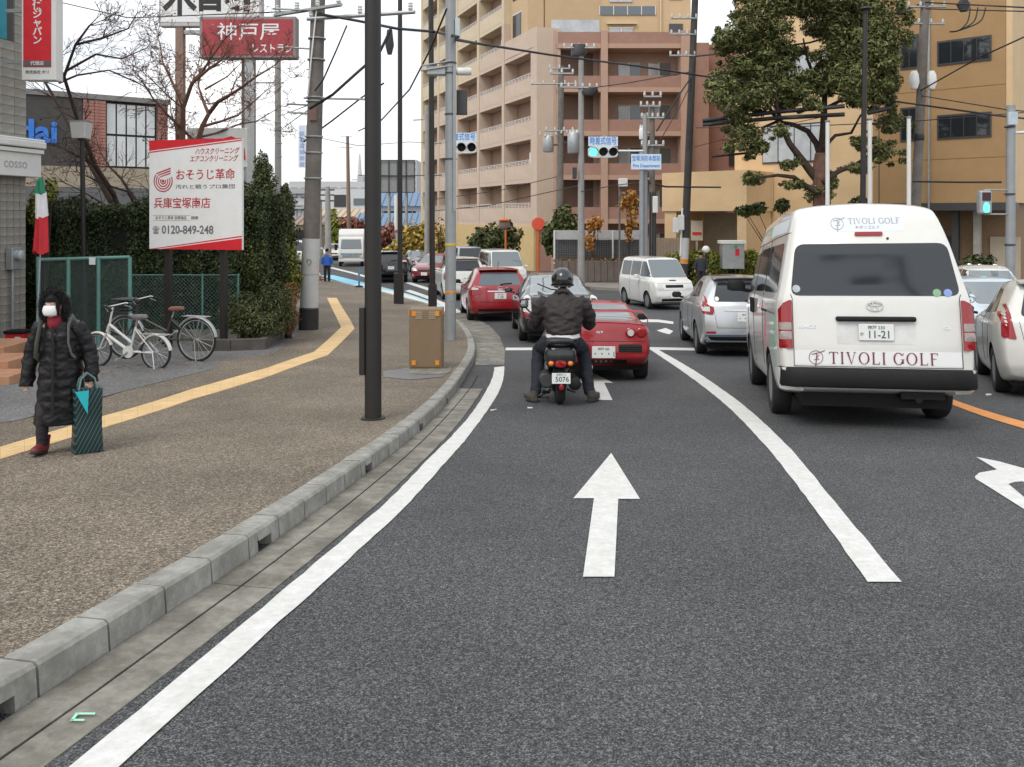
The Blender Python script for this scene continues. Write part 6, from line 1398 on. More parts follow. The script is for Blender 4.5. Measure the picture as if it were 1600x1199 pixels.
# ---- black fastback hybrid
def fastback(label, pm_, x, y, h, front=False):
    s = dict(L=4.48, W=1.745, H=1.49, yr=[(.2, .08), (.5, 0), (.8, .03), (1.02, .08), (1.5, .16)], yf=[(.2, .12), (.45, 0), (.62, .05), (.8, .2), (1.4, .4)],
        top=[(0, 1.02), (.05, 1.06), (.31, 1.46), (.40, 1.49), (.47, 1.49), (.57, 1.45), (.8, 1.02), (.9, .9), (1, .74)], belt=[(0, 1.0), (.4, .95), (.78, .9), (1, .66)], wr=[(0, .78), (.3, .70), (.55, .68), (.8, .72), (1, .8)], yA=.86, yB=3.56, r=.315)
    c = make_car('fastback_car', label, 'car', s, pm_, x, y, h, spokes=9)
    patch(c, 'rear_window', [(-.66, .22), (.66, .22), (.52, 1.5), (-.52, 1.5)], 'top', MATS['sky_glass'], r=.06)
    patch(c, 'lower_rear_window', rect(-.62, .62, .80, .98, .03), 'rear', M_dkglass)
    both(c, 'tail_light', [(.63, .66), (.80, .70), (.79, 1.0), (.70, 1.04), (.65, 1.0)], 'rear', M_clear, r=.03, off=.012); both(c, 'tail_light_base', [(.63, .58), (.81, .60), (.81, .68), (.63, .66)], 'rear', M_red, r=.02, off=.012)
    plate(c, 'rear', 0, .70, '神戸 300', '', .33, .165); sidewin(c, y0=.9, y1=3.3, zl=.02, zh=.0)
    mirror(c, -.98, 2.95, 1.02, pm_, .95); mirror(c, .98, 2.95, 1.02, pm_, .95); windscreen(c, 1.0, 1.38, .66, .52)
    MB().tube([(-.45, .62, 1.27), (-.18, .35, 1.16), (-.05, .30, 1.15)], .014).build('wiper', M_blackpl, c.o); MB().bx(-.7, .7, .2, 4.1, .16, .3).build('underbody', M_under, c.o)
    both(c, 'headlight', [(.42, .70), (.80, .66), (.82, .80), (.62, .92)], 'front', M_clear, r=.03, off=.01); both(c, 'fog_light', rect(.52, .72, .34, .52, .02), 'front', M_amber if front else M_blackpl, off=.008)
    patch(c, 'grille', rect(-.42, .42, .28, .42, .03), 'front', M_blackpl); plate(c, 'front', 0, .52, '神戸 300', '')
    return c

fastback('black fastback car ahead of the scooter, tail lights clear and tall', PB, 1.05, 17.55, -3)
fastback('ice blue car facing us, half hidden behind the white car at the right edge', PLB, 9.6, 18.6, 184, True)
def emblem_r(c, z, view='rear', r=.05):
    y = ray(c, view, 0, z)[0].y-.012 if view == 'rear' else ray(c, view, 0, z)[0].y+.012; mb = MB()
    for rx, rz, dz in ((r*1.4, r, 0), (r*.5, r*.95, 0), (r, r*.4, r*.3)): mb.tube([(rx*math.cos(2*PI*i/20), y, z+dz+rz*math.sin(2*PI*i/20)) for i in range(21)], .008, 5)
    mb.build('emblem', M_chrome, c.o, 60)
def hatch_rear(c, lamp, lamp_in=None, zp=.72, f=1.0, glassm=M_dkglass, num=('神戸 500', '')):
    W = c.s['W']/1.75
    patch(c, 'rear_window', [(-.60*W, 1.02*f), (.60*W, 1.02*f), (.50*W, 1.365*f), (-.50*W, 1.365*f)], 'rear', glassm, r=.07)
    for o in both(c, 'tail_light', [(a*W, b*f) for a, b in lamp], 'rear', M_red, r=.03, off=.012, sp=.04): pass
    if lamp_in: both(c, 'tail_lens', [(a*W, b*f) for a, b in lamp_in], 'rear', M_clear, r=.015, off=.02, sp=.04)
    plate(c, 'rear', 0, zp, num[0], num[1]); seam(c, 'tailgate_seam', [(-.62*W, .98*f), (-.55*W, .55*f), (.55*W, .55*f), (.62*W, .98*f)], 'rear')
    MB().tube([(0, .10, 1.04*f), (.12, .11, 1.07*f), (.34, .13, 1.075*f)], .012).build('wiper', M_blackpl, c.o)
    MB().bx(-.7, .7, .2, c.s['L']-.4, .16, .3).build('underbody', M_under, c.o)
    for sx in (-1, 1): mirror(c, sx*(c.s['W']/2+.12), c.s['L']*.68, 1.02*f, c.b.data.materials[0] if c.o.name.startswith('x') else M_blackpl, .95)
    rr = MB(); t = c.s['yr'][-1][1]
    rr.loft([[(x, t-.17+.05*abs(x), 1.46*f-.03*abs(x)), (x, t+.2, 1.50*f-.05*abs(x)), (x, t+.2, 1.46*f-.05*abs(x)), (x, t-.15+.05*abs(x), 1.44*f-.03*abs(x))] for x in (-.56*W, -.3, 0, .3, .56*W)]); rr.build('roof_spoiler', c.b.data.materials[0], c.o, 50)
# red hatchback
c = make_car('red_hatchback', 'red hatchback waiting in the curve beyond the grey signal pole', 'car', hatch(4.1, 1.76, 1.51), PR, -.32, 22.85, -8, spokes=5)
hatch_rear(c, [(.50, .80), (.84, .74), (.85, .92), (.78, 1.0), (.58, .97)], [(.60, .90), (.80, .90), (.77, .97), (.62, .95)], .73, 1.0, M_blglass, ('神戸 300', '1 20')); sidewin(c)
patch(c, 'chrome_strip', rect(-.36, .36, .845, .87, .005), 'rear', M_chrome, off=.012); emblem_r(c, .935); patch(c, 'lower_bumper', rect(-.62, .62, .27, .37, .02), 'rear', M_blackpl); patch(c, 'bumper_strip', rect(-.62, .62, .235, .255), 'rear', M_chrome, off=.008)
both(c, 'reflector', rect(.62, .78, .62, .67, .01), 'rear', M_red)
MB().tube([(0, .62, 1.50), (0, .55, 1.68)], .008).build('aerial', M_blackpl, c.o)
# silver hatchback
s = hatch(4.05, 1.70, 1.53, .42); s['belt'] = [(0, 1.02), (.4, .98), (.76, .93), (1, .7)]
c = make_car('silver_hatchback', 'silver hatchback just left of the white golf van', 'car', s, PS, 4.35, 15.15, 5, spokes=10)
hatch_rear(c, [(.62, .78), (.80, .80), (.86, .98), (.84, 1.16), (.74, 1.14), (.70, .96), (.60, .92)], [(.68, .84), (.80, .85), (.83, .93), (.68, .93)], .76, 1.02, M_dkglass, ('神戸 500', '・・・7')); sidewin(c, zl=.03)
patch(c, 'plate_garnish', rect(-.40, .40, .87, .90, .008), 'rear', M_chrome, off=.014); patch(c, 'lower_bumper', [(-.78, .24), (.78, .24), (.72, .42), (-.72, .42)], 'rear', M_blackpl, off=.006); patch(c, 'bumper_strip', [(-.76, .40), (.76, .40), (.74, .44), (-.74, .44)], 'rear', mat('blue_chrome', (.35, .42, .55), .2, .9, var=0), off=.012)
both(c, 'reflector', rect(.56, .74, .455, .495, .01), 'rear', M_red); patch(c, 'sticker', circ(-.52, 1.09, .04), 'rear', M_plate, off=.008); patch(c, 'roof_panel', [(-.5, .9), (.5, .9), (.5, 2.2), (-.5, 2.2)], 'top', M_dkglass, r=.1)
# white hatchback cut by the right edge
c = make_car('white_hatchback', 'white hatchback cut off by the right edge of the picture', 'car', hatch(3.75, 1.70, 1.53, .42), PW, 6.98, 10.05, 24, spokes=10)
hatch_rear(c, [(.66, .74), (.82, .76), (.80, 1.22), (.72, 1.2), (.70, .96)], None, .76, 1.02); sidewin(c)
# white wagon behind the grey pole
s = hatch(4.3, 1.72, 1.66, .30); c = make_car('white_wagon', 'tall white wagon mostly hidden behind the grey signal pole', 'car', s, PW, -1.75, 31.2, -11)
hatch_rear(c, [(.70, .70), (.84, .72), (.84, 1.05), (.74, 1.05)], None, .8, 1.1); sidewin(c, zl=.05)
def front_set(c, zl, zg, num, W=1.0, eb=True):
    both(c, 'headlight', [(.40*W, zl), (.70*W, zl+.01), (.76*W, zl+.15), (.48*W, zl+.13)], 'front', M_clear, r=.03, off=.012)
    patch(c, 'grille', rect(-.34*W, .34*W, zg, zg+.09, .02), 'front', M_blackpl, off=.006); patch(c, 'lower_grille', rect(-.5*W, .5*W, .26, .38, .02), 'front', M_blackpl, off=.006)
    plate(c, 'front', 0, .48, num[0], num[1]); both(c, 'fog_light', circ(.62*W, .42, .045), 'front', M_clear)
    seam(c, 'bonnet_seam', [(-.66*W, zl+.17), (.66*W, zl+.17)], 'front'); seam(c, 'bumper_seam', [(-.66*W, zl-.04), (.66*W, zl-.04)], 'front')
    for sx in (-1, 1): mirror(c, sx*(c.s['W']/2+.12), c.s['L']-1.25, 1.08, c.b.data.materials[0], .9)
    MB().bx(-.6, .6, .3, c.s['L']-.3, .16, .3).build('underbody', M_under, c.o)
def onebox(L_, W, H, hood, lean):
    return dict(L=L_, W=W, H=H, yr=[(.2, .06), (.5, 0), (1.0, .03), (H, .22)], yf=[(.2, .08), (.45, 0), (.75, .04), (.95, .14), (1.02, hood), (H-.08, hood+lean), (H, hood+lean+.15)],
        top=[(0, H-.04), (.1, H), (.6, H), (1, H-.03)], belt=[(0, 1.05), (1, 1.0)], wr=[(0, .82), (.5, .82), (1, .80)], plan=[(0, .97), (.05, 1), (.9, 1), (1, .90)], yA=.6, yB=L_-.68, r=.29, tw=.16)
def box_side(c, y0, y1, z0=1.08, z1=None):
    z1 = z1 or c.s['H']-.16; n = 3; d = (y1-y0)/n
    for i in range(n):
        q_ = [(y0+d*i+.03, z0), (y0+d*(i+1)-.03, z0), (y0+d*(i+1)-.03-(.36 if i == n-1 else 0), z1), (y0+d*i+.03, z1)]
        both(c, 'side_window', q_, 'left', M_dkglass, r=.04)
        for v in ('left', 'right'): seam(c, 'door_seam', [(y0+d*(i+1), z0-.02), (y0+d*(i+1), .35)], v)
c = make_car('kei_van', 'small white box van driving towards us past the hedge', 'van', onebox(3.4, 1.48, 1.74, .42, .62), PW, 4.6, 30.2, 167, spokes=6)
front_set(c, .70, .74, ('神戸 580', '5 03'), .92); windscreen(c, 1.06, 1.64, .62, .54); box_side(c, .3, 2.95); patch(c, 'bonnet_slot', rect(-.12, .12, .955, .985, .01), 'front', M_blackpl)
c = make_car('white_minivan', 'white minivan coming round the bend above the red hatchback', 'van', onebox(4.6, 1.72, 1.86, .62, .75), PW, -.95, 41.2, 169)
front_set(c, .72, .70, ('神戸 500', '')); windscreen(c, 1.08, 1.74, .72, .62); box_side(c, .4, 3.9, 1.1)
c = make_car('grey_minivan', 'silver grey minivan following behind the white minivan', 'van', onebox(4.7, 1.75, 1.9, .62, .7), paint('light_silver_paint', (.50, .52, .53), .5), -3.0, 50.5, 170)
front_set(c, .72, .70, ('神戸 500', '')); windscreen(c, 1.08, 1.76, .72, .62, M_dkglass); box_side(c, .4, 4.0, 1.1)
c = make_car('dark_red_car', 'dark red car glimpsed between the lamp pole and the signal pole', 'car', hatch(4.1, 1.7, 1.52, .4), PDR, -3.9, 47, 190)
front_set(c, .64, .6, ('', '')); windscreen(c, 1.02, 1.38, .62, .52); sidewin(c)
# far traffic
s = hatch(4.6, 1.86, 1.68, .5); s['r'] = .36; s['bot'] = [(0, .42), (.1, .30), (.9, .30), (1, .36)]
c = make_car('black_suv', 'black off roader driving away between the two left lamp poles', 'car', s, PB, -6.35, 43, -13)
hatch_rear(c, [(.46, .96), (.80, .98), (.82, 1.10), (.50, 1.07)], [(.52, .99), (.76, 1.0), (.76, 1.05), (.52, 1.04)], .80, 1.12); sidewin(c)
c = make_car('dark_saloon', 'dark car behind the black off roader, facing us', 'car', hatch(4.4, 1.75, 1.48, .5), PB, -6.9, 58, 165)
front_set(c, .62, .6, ('', '')); windscreen(c, 1.0, 1.36, .62, .52); sidewin(c)
c = make_car('white_far_car', 'white car beside the far truck, facing us', 'car', hatch(4.3, 1.75, 1.5, .5), PW, -17.2, 78, 165)
front_set(c, .64, .6, ('', '')); windscreen(c, 1.02, 1.38, .62, .52, M_dkglass); sidewin(c)
c = make_car('white_parked_van', 'white van parked beyond the hedge, left of the banded utility pole', 'van', onebox(4.4, 1.7, 1.95, .5, .6), PW, -18.2, 70, 172)
front_set(c, .72, .70, ('', '')); windscreen(c, 1.1, 1.8, .7, .6, M_dkglass); box_side(c, .4, 3.7, 1.1)
c = make_car('white_roofed_car', 'white car of which only the roof shows above the ice blue car', 'car', hatch(4.3, 1.72, 1.55, .4), PW, 14.8, 26.2, 200)
front_set(c, .62, .6, ('', '')); windscreen(c, 1.02, 1.40, .62, .52, M_wglass); sidewin(c)
# far truck, facing us
tk = E('box_truck', 'white box truck facing us in the far lane', 'truck', (-12.9, 66, zr(66)), math.radians(180+10))
mb = MB(); mb.loft([[(-.95, y0, z), (.95, y0, z), (.95, y1, z), (-.95, y1, z)] for z, y0, y1 in ((.55, 1.6, 3.1), (1.2, 1.6, 3.12), (1.35, 1.6, 3.08), (2.2, 1.65, 2.75), (2.3, 1.75, 2.6))]); mb.build('cab', PW, tk, 35, bevel=.05)
mb = MB(); mb.loft([[(-.98, -2.6, z), (.98, -2.6, z), (.98, y1, z), (-.98, y1, z)] for z, y1 in ((.95, 1.5), (2.5, 1.5), (2.85, 1.2))]); mb.build('box_body', M_whitep, tk, 35, bevel=.04)
MB().add([(-.8, 3.10, 1.42), (.8, 3.10, 1.42), (.72, 2.80, 2.12), (-.72, 2.80, 2.12)], [(0, 1, 2, 3)]).build('windscreen', M_wglass, tk)
mb = MB(); mb.bx(-.8, .8, 3.10, 3.16, .75, 1.1); mb.build('grille', M_chrome, tk, bevel=.02); MB().bx(-.95, .95, 3.0, 3.2, .42, .62).build('bumper', PW, tk, bevel=.03)
for sx in (-1, 1):
    MB().bx(sx*.8-.13, sx*.8+.13, 3.12, 3.18, .72, .92).build('headlight', M_clear, tk); MB().bx(sx*1.15-.1, sx*1.15+.1, 2.9, 2.98, 1.3, 1.75).build('mirror', M_blackpl, tk)
    MB().bx(sx*.97-.01, sx*.97+.01, 1.9, 2.7, 1.4, 2.05).build('side_window', M_dkglass, tk)
    for yy in (-1.6, 2.4): wheel(tk, sx*.82, yy, .38, .22)
MB().bx(-.4, .4, -2.6, 3, .42, .9).build('chassis', M_under, tk)
# ================================================================ SCOOTER, PEOPLE, BICYCLES
M_skin = mat('skin', (.55, .34, .25), .5, var=.05); M_hair = mat('black_hair', (.008, .007, .007), .6, var=.2, spec=.2)
# ---- scooter (faces away, +Y forward)
gy = 10.15; gx = P(876, 0, 9.8).x
def gpos(x, y): return Vector((x, y, zr(y)))
sco = E('motor_scooter', 'black scooter with white number plate under the rider in the near lane', 'scooter', gpos(gx, 9.75))
sco.rotation_euler = (-math.atan(.08), 0, 0)
def swheel(y, r, w):
    M = Matrix.Rotation(PI/2, 3, 'Y')
    o = MB().lathe([(r*.62, -w*.4), (r*.8, -w*.5), (r*.95, -w*.32), (r, 0), (r*.95, w*.32), (r*.8, w*.5), (r*.62, w*.4)], 28, M=M, closed=True).build('wheel', M_tyre, sco, 40, (0, y, r))
    MB().lathe([(0, -.05), (r*.64, -.04), (r*.64, .04), (0, .05)], 20, M=M).build('rim', M_alloy, o, 40)
swheel(.23, .235, .12); swheel(1.42, .23, .10)
M_scb = mat('scooter_black', (.020, .021, .022), .28, var=.06, coat=.5); M_seat = mat('seat_vinyl', (.04, .04, .042), .45, var=.1)
def oval(y, zc, rx, rz, n=20, pw=2.6): return [(rx*math.copysign(abs(math.cos(2*PI*j/n))**(2/pw), math.cos(2*PI*j/n)), y, zc+rz*math.copysign(abs(math.sin(2*PI*j/n))**(2/pw), math.sin(2*PI*j/n))) for j in range(n)]
mb = MB(); mb.loft([oval(-.02, .60, .13, .075), oval(.0, .595, .175, .12), (oval(.06, .59, .195, .15)), oval(.3, .57, .185, .15), oval(.55, .48, .15, .15), oval(.75, .38, .12, .12), oval(.8, .34, .08, .08)])
mb.build('tail_body', M_scb, sco, 60)
mb = MB(); mb.loft([oval(-.04, .755, .10, .03), oval(.0, .76, .155, .05), oval(.14, .765, .165, .06), oval(.4, .76, .155, .06), oval(.62, .745, .10, .05), oval(.68, .74, .05, .03)]); mb.build('seat', M_seat, sco, 60)
mb = MB(); mb.tube([(-.14, .05, .70), (-.165, -.06, .735), (-.12, -.13, .765), (0, -.15, .775), (.12, -.13, .765), (.165, -.06, .735), (.14, .05, .70)], .02, 8); mb.build('grab_rail', M_blackpl, sco, 60)
MB().loft([oval(-.045, .505, .055, .035), oval(-.03, .505, .07, .045), oval(.02, .505, .07, .045)]).build('tail_light', M_red, sco, 50)
for sx in (-1, 1): MB().sph((sx*.115, -.03, .512), (.034, .03, .032), 14, 10).build('blinker', M_amber, sco, 180)
pl = MB().box((0, -.10, .345), (.22, .01, .125)).build('number_plate', M_plate, sco, bevel=.004)
txt('lettering', '5076', .082, M_pgreen, pl, (.01, -.106, .333), bold=.001, ext=.001); txt('lettering', '宝塚市 に', .028, M_pgreen, pl, (0, -.106, .388), ext=.001)
MB().loft([oval(-.06, .40, .05, .02), oval(-.07, .32, .075, .07), oval(-.05, .24, .06, .05), oval(.0, .22, .04, .04)]).build('rear_fender', M_blackpl, sco, 60); MB().lathe([(0, .02), (.03, .018), (.034, 0), (0, 0)], 16, (.0, -.112, .245), Matrix.Rotation(PI/2, 3, 'X')).build('reflector', M_red, sco, 50)
mb = MB(); mb.cyl((-.16, .1, .30), (-.16, .55, .30), .085, .095, 16); mb.bx(-.22, -.09, .15, .6, .2, .36); mb.tube([(-.19, .12, .2), (-.20, .3, .13), (-.12, .4, .12)], .02); mb.build('engine_case', mat('engine_grey', (.07, .07, .072), .45, .5), sco, 50, bevel=.01)
mb = MB(); mb.loft([[(.17+.075*math.cos(a), y_, .27+.075*math.sin(a)*k) for a in [2*PI*j/18 for j in range(18)]] for y_, k in ((-.02, .6), (.0, 1), (.35, 1.05), (.5, .5))]); mb.build('silencer', M_blackpl, sco, 50)
mb = MB(); mb.tube([(-.10, .35, .16), (-.26, .42, .05), (-.12, .42, .05)], .014, 6); mb.tube([(.1, .35, .16), (.2, .42, .12)], .014, 6); mb.build('stand', M_frame, sco, 60)
mb = MB(); mb.loft([oval(.8, .28, .14, .05), oval(1.1, .27, .15, .045), oval(1.2, .40, .19, .16), oval(1.28, .66, .19, .20), oval(1.30, .86, .10, .06)]); mb.build('front_apron', M_scb, sco, 60)
mb = MB(); mb.tube([(-.34, 1.04, .98), (-.2, 1.13, 1.0), (0, 1.2, .96), (.2, 1.13, 1.0), (.34, 1.04, .98)], .017, 8); mb.tube([(0, 1.2, .95), (0, 1.42, .24)], .03, 8); mb.build('handlebar', M_blackpl, sco, 60)
for sx in (-1, 1):
    m_ = MB().ell([(sx*.42, 1.12, 1.13, .03, .02), (sx*.42, 1.12, 1.15, .055, .028), (sx*.42, 1.12, 1.22, .06, .028), (sx*.42, 1.12, 1.25, .035, .02)], 16).build('mirror', M_blackpl, sco, 50); MB().ell([(sx*.42, 1.094, 1.155, .04, .006), (sx*.42, 1.092, 1.19, .05, .006), (sx*.42, 1.094, 1.235, .03, .006)], 14).build('mirror_glass', MATS['sky_glass'], m_, 50)
    MB().tube([(sx*.24, 1.11, 1.0), (sx*.34, 1.12, 1.08), (sx*.41, 1.13, 1.15)], .010, 6).build('mirror_stem', M_blackpl, sco, 60)
# ---- rider
rid = E('person', 'rider in dark jacket, jeans and black open helmet sitting on the scooter, seen from behind', 'person', gpos(gx+.045, 10.0))
TILT = Matrix.Rotation(-math.atan(.04), 4, 'X')
def limb(mb, pts, rs, n=14): mb.tube(pts, rs, n)
def fingers(mb, p, d, up, s=1.0, curl=.9, side=1):
    """palm with four bent fingers and a thumb; d = direction of the fingers"""
    d = Vector(d).normalized(); up = Vector(up).normalized(); w_ = d.cross(up).normalized(); p = Vector(p)
    mb.tube([p, p+d*.045*s, p+d*.085*s], [.028*s, .036*s, .032*s], 10, flat=.7)
    for i, (o_, l) in enumerate(((-.028, .85), (-.010, 1), (.009, .95), (.027, .75))):
        a = p+d*.08*s+w_*o_*s; b = a+(d-up*.35*curl)*.032*l*s; c = b+(d*.25-up*curl)*.028*l*s; e = c+(-d*.5-up*.4*curl)*.022*l*s
        mb.tube([a-d*.02*s, a, b, c, e], [.0095*s, .0095*s, .009*s, .0085*s, .007*s], 8)
    t = p+d*.02*s+w_*(-.03*side)*s; mb.tube([t, t+(d*.6-w_*side*.7-up*.3).normalized()*.035*s, t+(d*.9-w_*side*.2-up*.8).normalized()*.062*s], [.013*s, .011*s, .008*s], 8)
bd = MB()
bd.ell([(0, .10, .74, .17, .15), (0, .10, .85, .16, .13), (0, .12, 1.0, .18, .13), (0, .14, 1.15, .20, .13), (0, .14, 1.27, .15, .10), (0, .14, 1.31, .07, .07)], 20)
bd.tube([(0, .15, 1.28), (0, .17, 1.40)], [.065, .06], 12); bd.sph((0, .19, 1.50), (.085, .105, .12), 18, 12); bd.sph((0, .295, 1.49), (.015, .03, .025), 8, 6)
for sx in (-1, 1):
    limb(bd, [(sx*.20, .14, 1.24), (sx*.31, .28, 1.04), (sx*.33, .62, .98), (sx*.31, .74, .98)], [.06, .05, .042, .03]); fingers(bd, (sx*.31, .72, .985), (0, 1, 0), (0, 0, 1), 1.0, 1, sx)
    limb(bd, [(sx*.10, .12, .74), (sx*.25, .48, .60), (sx*.30, .30, .34), (sx*.34, .14, .10)], [.09, .065, .055, .04]); bd.tube([(sx*.34, .12, .05), (sx*.35, .30, .03)], [.04, .035], 10)
o = soft(bd, 'body', M_skin, rid, .013, 4)
jk = MB()
jk.ell([(0, .07, .845, .205, .185), (0, .07, .88, .225, .20), (0, .08, .95, .235, .20), (0, .09, 1.08, .25, .195), (0, .11, 1.20, .25, .17), (0, .13, 1.28, .20, .13), (0, .15, 1.33, .12, .10), (0, .15, 1.37, .09, .09)], 24)
for sx in (-1, 1): limb(jk, [(sx*.19, .13, 1.24), (sx*.275, .15, 1.16), (sx*.325, .22, 1.02), (sx*.345, .32, .93), (sx*.345, .50, .93), (sx*.325, .68, .965)], [.105, .10, .092, .085, .07, .05])
M_jk = mat('dark_jacket', (.030, .023, .023), .7, var=.12, vs_=5, bump=.15, bs=60)
soft(jk, 'jacket', M_jk, rid, .012, 3, .020, 9)
MB().ell([(0, .07, .785, .185, .175), (0, .065, .81, .212, .198), (0, .07, .85, .20, .19)], 22).build('shirt_hem', mat('white_shirt', (.70, .71, .74), .8, var=.06, vs_=10, bump=.3, bs=30), rid, 60)
MB().tube([(-.07, .05, 1.36), (0, .06, 1.375), (.07, .05, 1.36)], .03, 8).build('collar', M_jk, rid, 60)
jn = MB(); jn.ell([(0, .10, .68, .17, .17), (0, .09, .74, .205, .19), (0, .09, .78, .19, .17)], 22)
for sx in (-1, 1): limb(jn, [(sx*.11, .12, .72), (sx*.20, .34, .66), (sx*.275, .47, .58), (sx*.30, .38, .42), (sx*.315, .24, .24), (sx*.335, .15, .09)], [.125, .115, .098, .085, .075, .068])
soft(jn, 'jeans', mat('dark_jeans', (.016, .019, .029), .8, var=.25, vs_=7, bump=.2, bs=150), rid, .014, 4, .010, 10)
M_shoe = mat('grey_shoe', (.075, .065, .055), .75, var=.25, vs_=12)
for sx in (-1, 1):
    mb = MB(); mb.loft([[(sx*.345+sx*t*.10+w_*math.cos(a), .08+t*.26, max(.0, .045+h*math.sin(a))) for a in [2*PI*j/16 for j in range(16)]] for t, w_, h in ((0, .03, .05), (.08, .045, .07), (.4, .05, .06), (.75, .055, .045), (.95, .045, .035), (1, .02, .02))])
    mb.tube([(sx*.35, .12, .06), (sx*.34, .13, .13)], [.05, .05], 12); s_ = mb.build('shoe', M_shoe, rid, 50)
    MB().loft([[(sx*.345+sx*t*.10+w_*math.cos(a), .08+t*.26, .002+.012*(1+math.sin(a))) for a in [2*PI*j/14 for j in range(14)]] for t, w_ in ((-.02, .03), (.1, .052), (.5, .058), (.8, .06), (1.02, .03))]).build('sole', mat('sole_dark', (.04, .038, .036), .8), s_, 50)
hm = MB(); rg = []
for i in range(15):
    t = PI*.06+PI*(.68)*i/14; rg.append([(.138*math.sin(t)*math.cos(a), .19+.158*math.sin(t)*math.sin(a), 1.505+.150*math.cos(t)) for a in [2*PI*j/28 for j in range(28)]])
hm.loft(rg); hm_ = hm.build('helmet', mat('helmet_black', (.014, .014, .015), .16, var=0, coat=.8), rid, 60)
MB().loft([[((.142)*math.cos(a), .19+.162*math.sin(a), z) for a in [2*PI*j/28 for j in range(28)]] for z in (1.425, 1.442)], cap=False).build('trim', M_seam, hm_, 60)
for sx in (-1, 1): MB().bx(sx*.05-.012, sx*.05+.012, .02, .035, 1.405, 1.425).build('goggle_clip', M_chrome, hm_, bevel=.004)

# ---- woman on the pavement (walks towards us)
pf = S(92, 706); lady = E('person', 'woman in long black quilted coat, fur hood and white mask walking with a bag', 'person', pf, math.radians(8))
SC = 253*pf.y/FPX/1.60            # built at 1.60 m, then brought to her height in the scene
lady.scale = (SC*.93, SC*.95, SC)
bd = MB()
bd.ell([(0, 0, .78, .15, .11), (0, 0, .95, .14, .10), (0, .0, 1.15, .16, .11), (0, .0, 1.27, .15, .09), (0, -.01, 1.33, .06, .06)], 18); bd.tube([(0, -.01, 1.30), (0, -.03, 1.40)], .05, 10)
hc = Vector((-.02, -.06, 1.455))
HT = Matrix.Translation(hc) @ Matrix.Rotation(-.30, 4, 'Z') @ Matrix.Translation(-hc); bd.T = HT
bd.sph(hc, (.078, .096, .112), 20, 14); bd.sph(hc+Vector((0, -.094, -.01)), (.013, .022, .024), 8, 6); bd.sph(hc+Vector((0, -.045, -.085)), (.045, .05, .035), 12, 8)
for sx in (-1, 1): bd.sph(hc+Vector((sx*.075, .0, -.01)), (.014, .025, .032), 8, 6)
bd.T = None
bd.tube([(-.17, .0, 1.24), (-.27, .02, .98), (-.30, -.04, .72)], [.05, .042, .032], 10); fingers(bd, (-.30, -.05, .71), (0, -.15, -1), (0, 1, 0), .8, .5, -1)
bd.tube([(.17, .0, 1.24), (.29, .03, .98), (.33, -.03, .73)], [.05, .042, .032], 10); fingers(bd, (.33, -.035, .70), (0, -.1, -1), (0, 1, 0), .8, 1, 1)
bd.tube([(-.09, 0, .80), (-.11, -.12, .45), (-.12, -.10, .09)], [.07, .045, .035], 12); bd.tube([(.09, 0, .80), (.12, .10, .45), (.14, .22, .12)], [.07, .045, .035], 12)
soft(bd, 'body', M_skin, lady, .012, 4)
for sx in (-1, 1):
    e = hc+Vector((sx*.032, -.080, .022)); ey = MB(HT).sph(e, (.013, .008, .008), 10, 8).build('eye', M_plate, lady, 180); MB(HT).sph(e+Vector((0, -.006, 0)), (.006, .004, .006), 8, 6).build('iris', M_hair, ey, 180); MB(HT).tube([e+Vector((-.016, -.002, .018)), e+Vector((.016, -.002, .018))], .003, 5).build('eyebrow', M_hair, lady)
mk = MB(HT); rg = []
for i in range(7):
    t = i/6; z = hc.z-.095+.095*t; w_ = .066+.012*math.sin(PI*t); rg.append([(hc.x+w_*math.sin(a), hc.y-.088*(.55+.55*math.cos(a))-.012*math.sin(PI*t), z) for a in [-PI*.5+PI*j/14 for j in range(15)]])
mk.add([p for r in rg for p in r], [(i*15+j, i*15+j+1, (i+1)*15+j+1, (i+1)*15+j) for i in range(6) for j in range(14)])
mo = mk.build('face_mask', mat('mask_white', (.78, .79, .80), .8, var=.03), lady, 60); sm = mo.modifiers.new('t', 'SOLIDIFY'); sm.thickness = .006; sm.offset = 1
ct = MB()
ql = []
for i in range(50):      # quilting: soft rolls between stitched lines
    z = .29+(1.30-.29)*i/49; t = (z-.29)/1.01
    rx = .245-.075*t**.9-(.0 if t < .85 else (t-.85)*.28); ry = .215-.075*t-(0 if t < .85 else (t-.85)*.25); q_ = .006*abs(math.sin(PI*(z-.29)/.115))
    ql.append((.02*math.sin(t*2), .01+.02*(1-t), z, rx+q_, ry+q_))
ct.ell(ql, 28, pw=2.3)
for sx, E_ in ((-1, [(-.165, 0, 1.25), (-.225, .01, 1.12), (-.275, .02, .98), (-.295, 0, .86), (-.305, -.045, .66)]), (1, [(.165, 0, 1.25), (.235, .015, 1.12), (.295, .03, .98), (.325, .01, .86), (.337, -.03, .69)])):
    pts = []; rs = []
    ps = [Vector(p) for p in E_]
    for a, b in zip(ps, ps[1:]):
        for k in range(6): pts.append(a.lerp(b, k/6)); 
    pts.append(ps[-1]); n = len(pts)
    for k in range(n): rs.append(.084-.02*k/n+.006*abs(math.sin(PI*k/4.6)))
    ct.tube(pts, rs, 14)
M_coat = mat('black_coat', (.008, .008, .010), .5, spec=.35, var=.15, vs_=6, bump=.2, bs=40)
soft(ct, 'coat', M_coat, lady, .010, 2, .013, 10)
MB().tube([(.0, -.155, 1.26), (.01, -.185, 1.0), (.02, -.205, .75), (.03, -.235, .40)], .014, 6, flat=.5).build('coat_placket', M_coat, lady, 60)
hd = MB(); hr = Vector((-.0, .03, 1.47)); rg = []
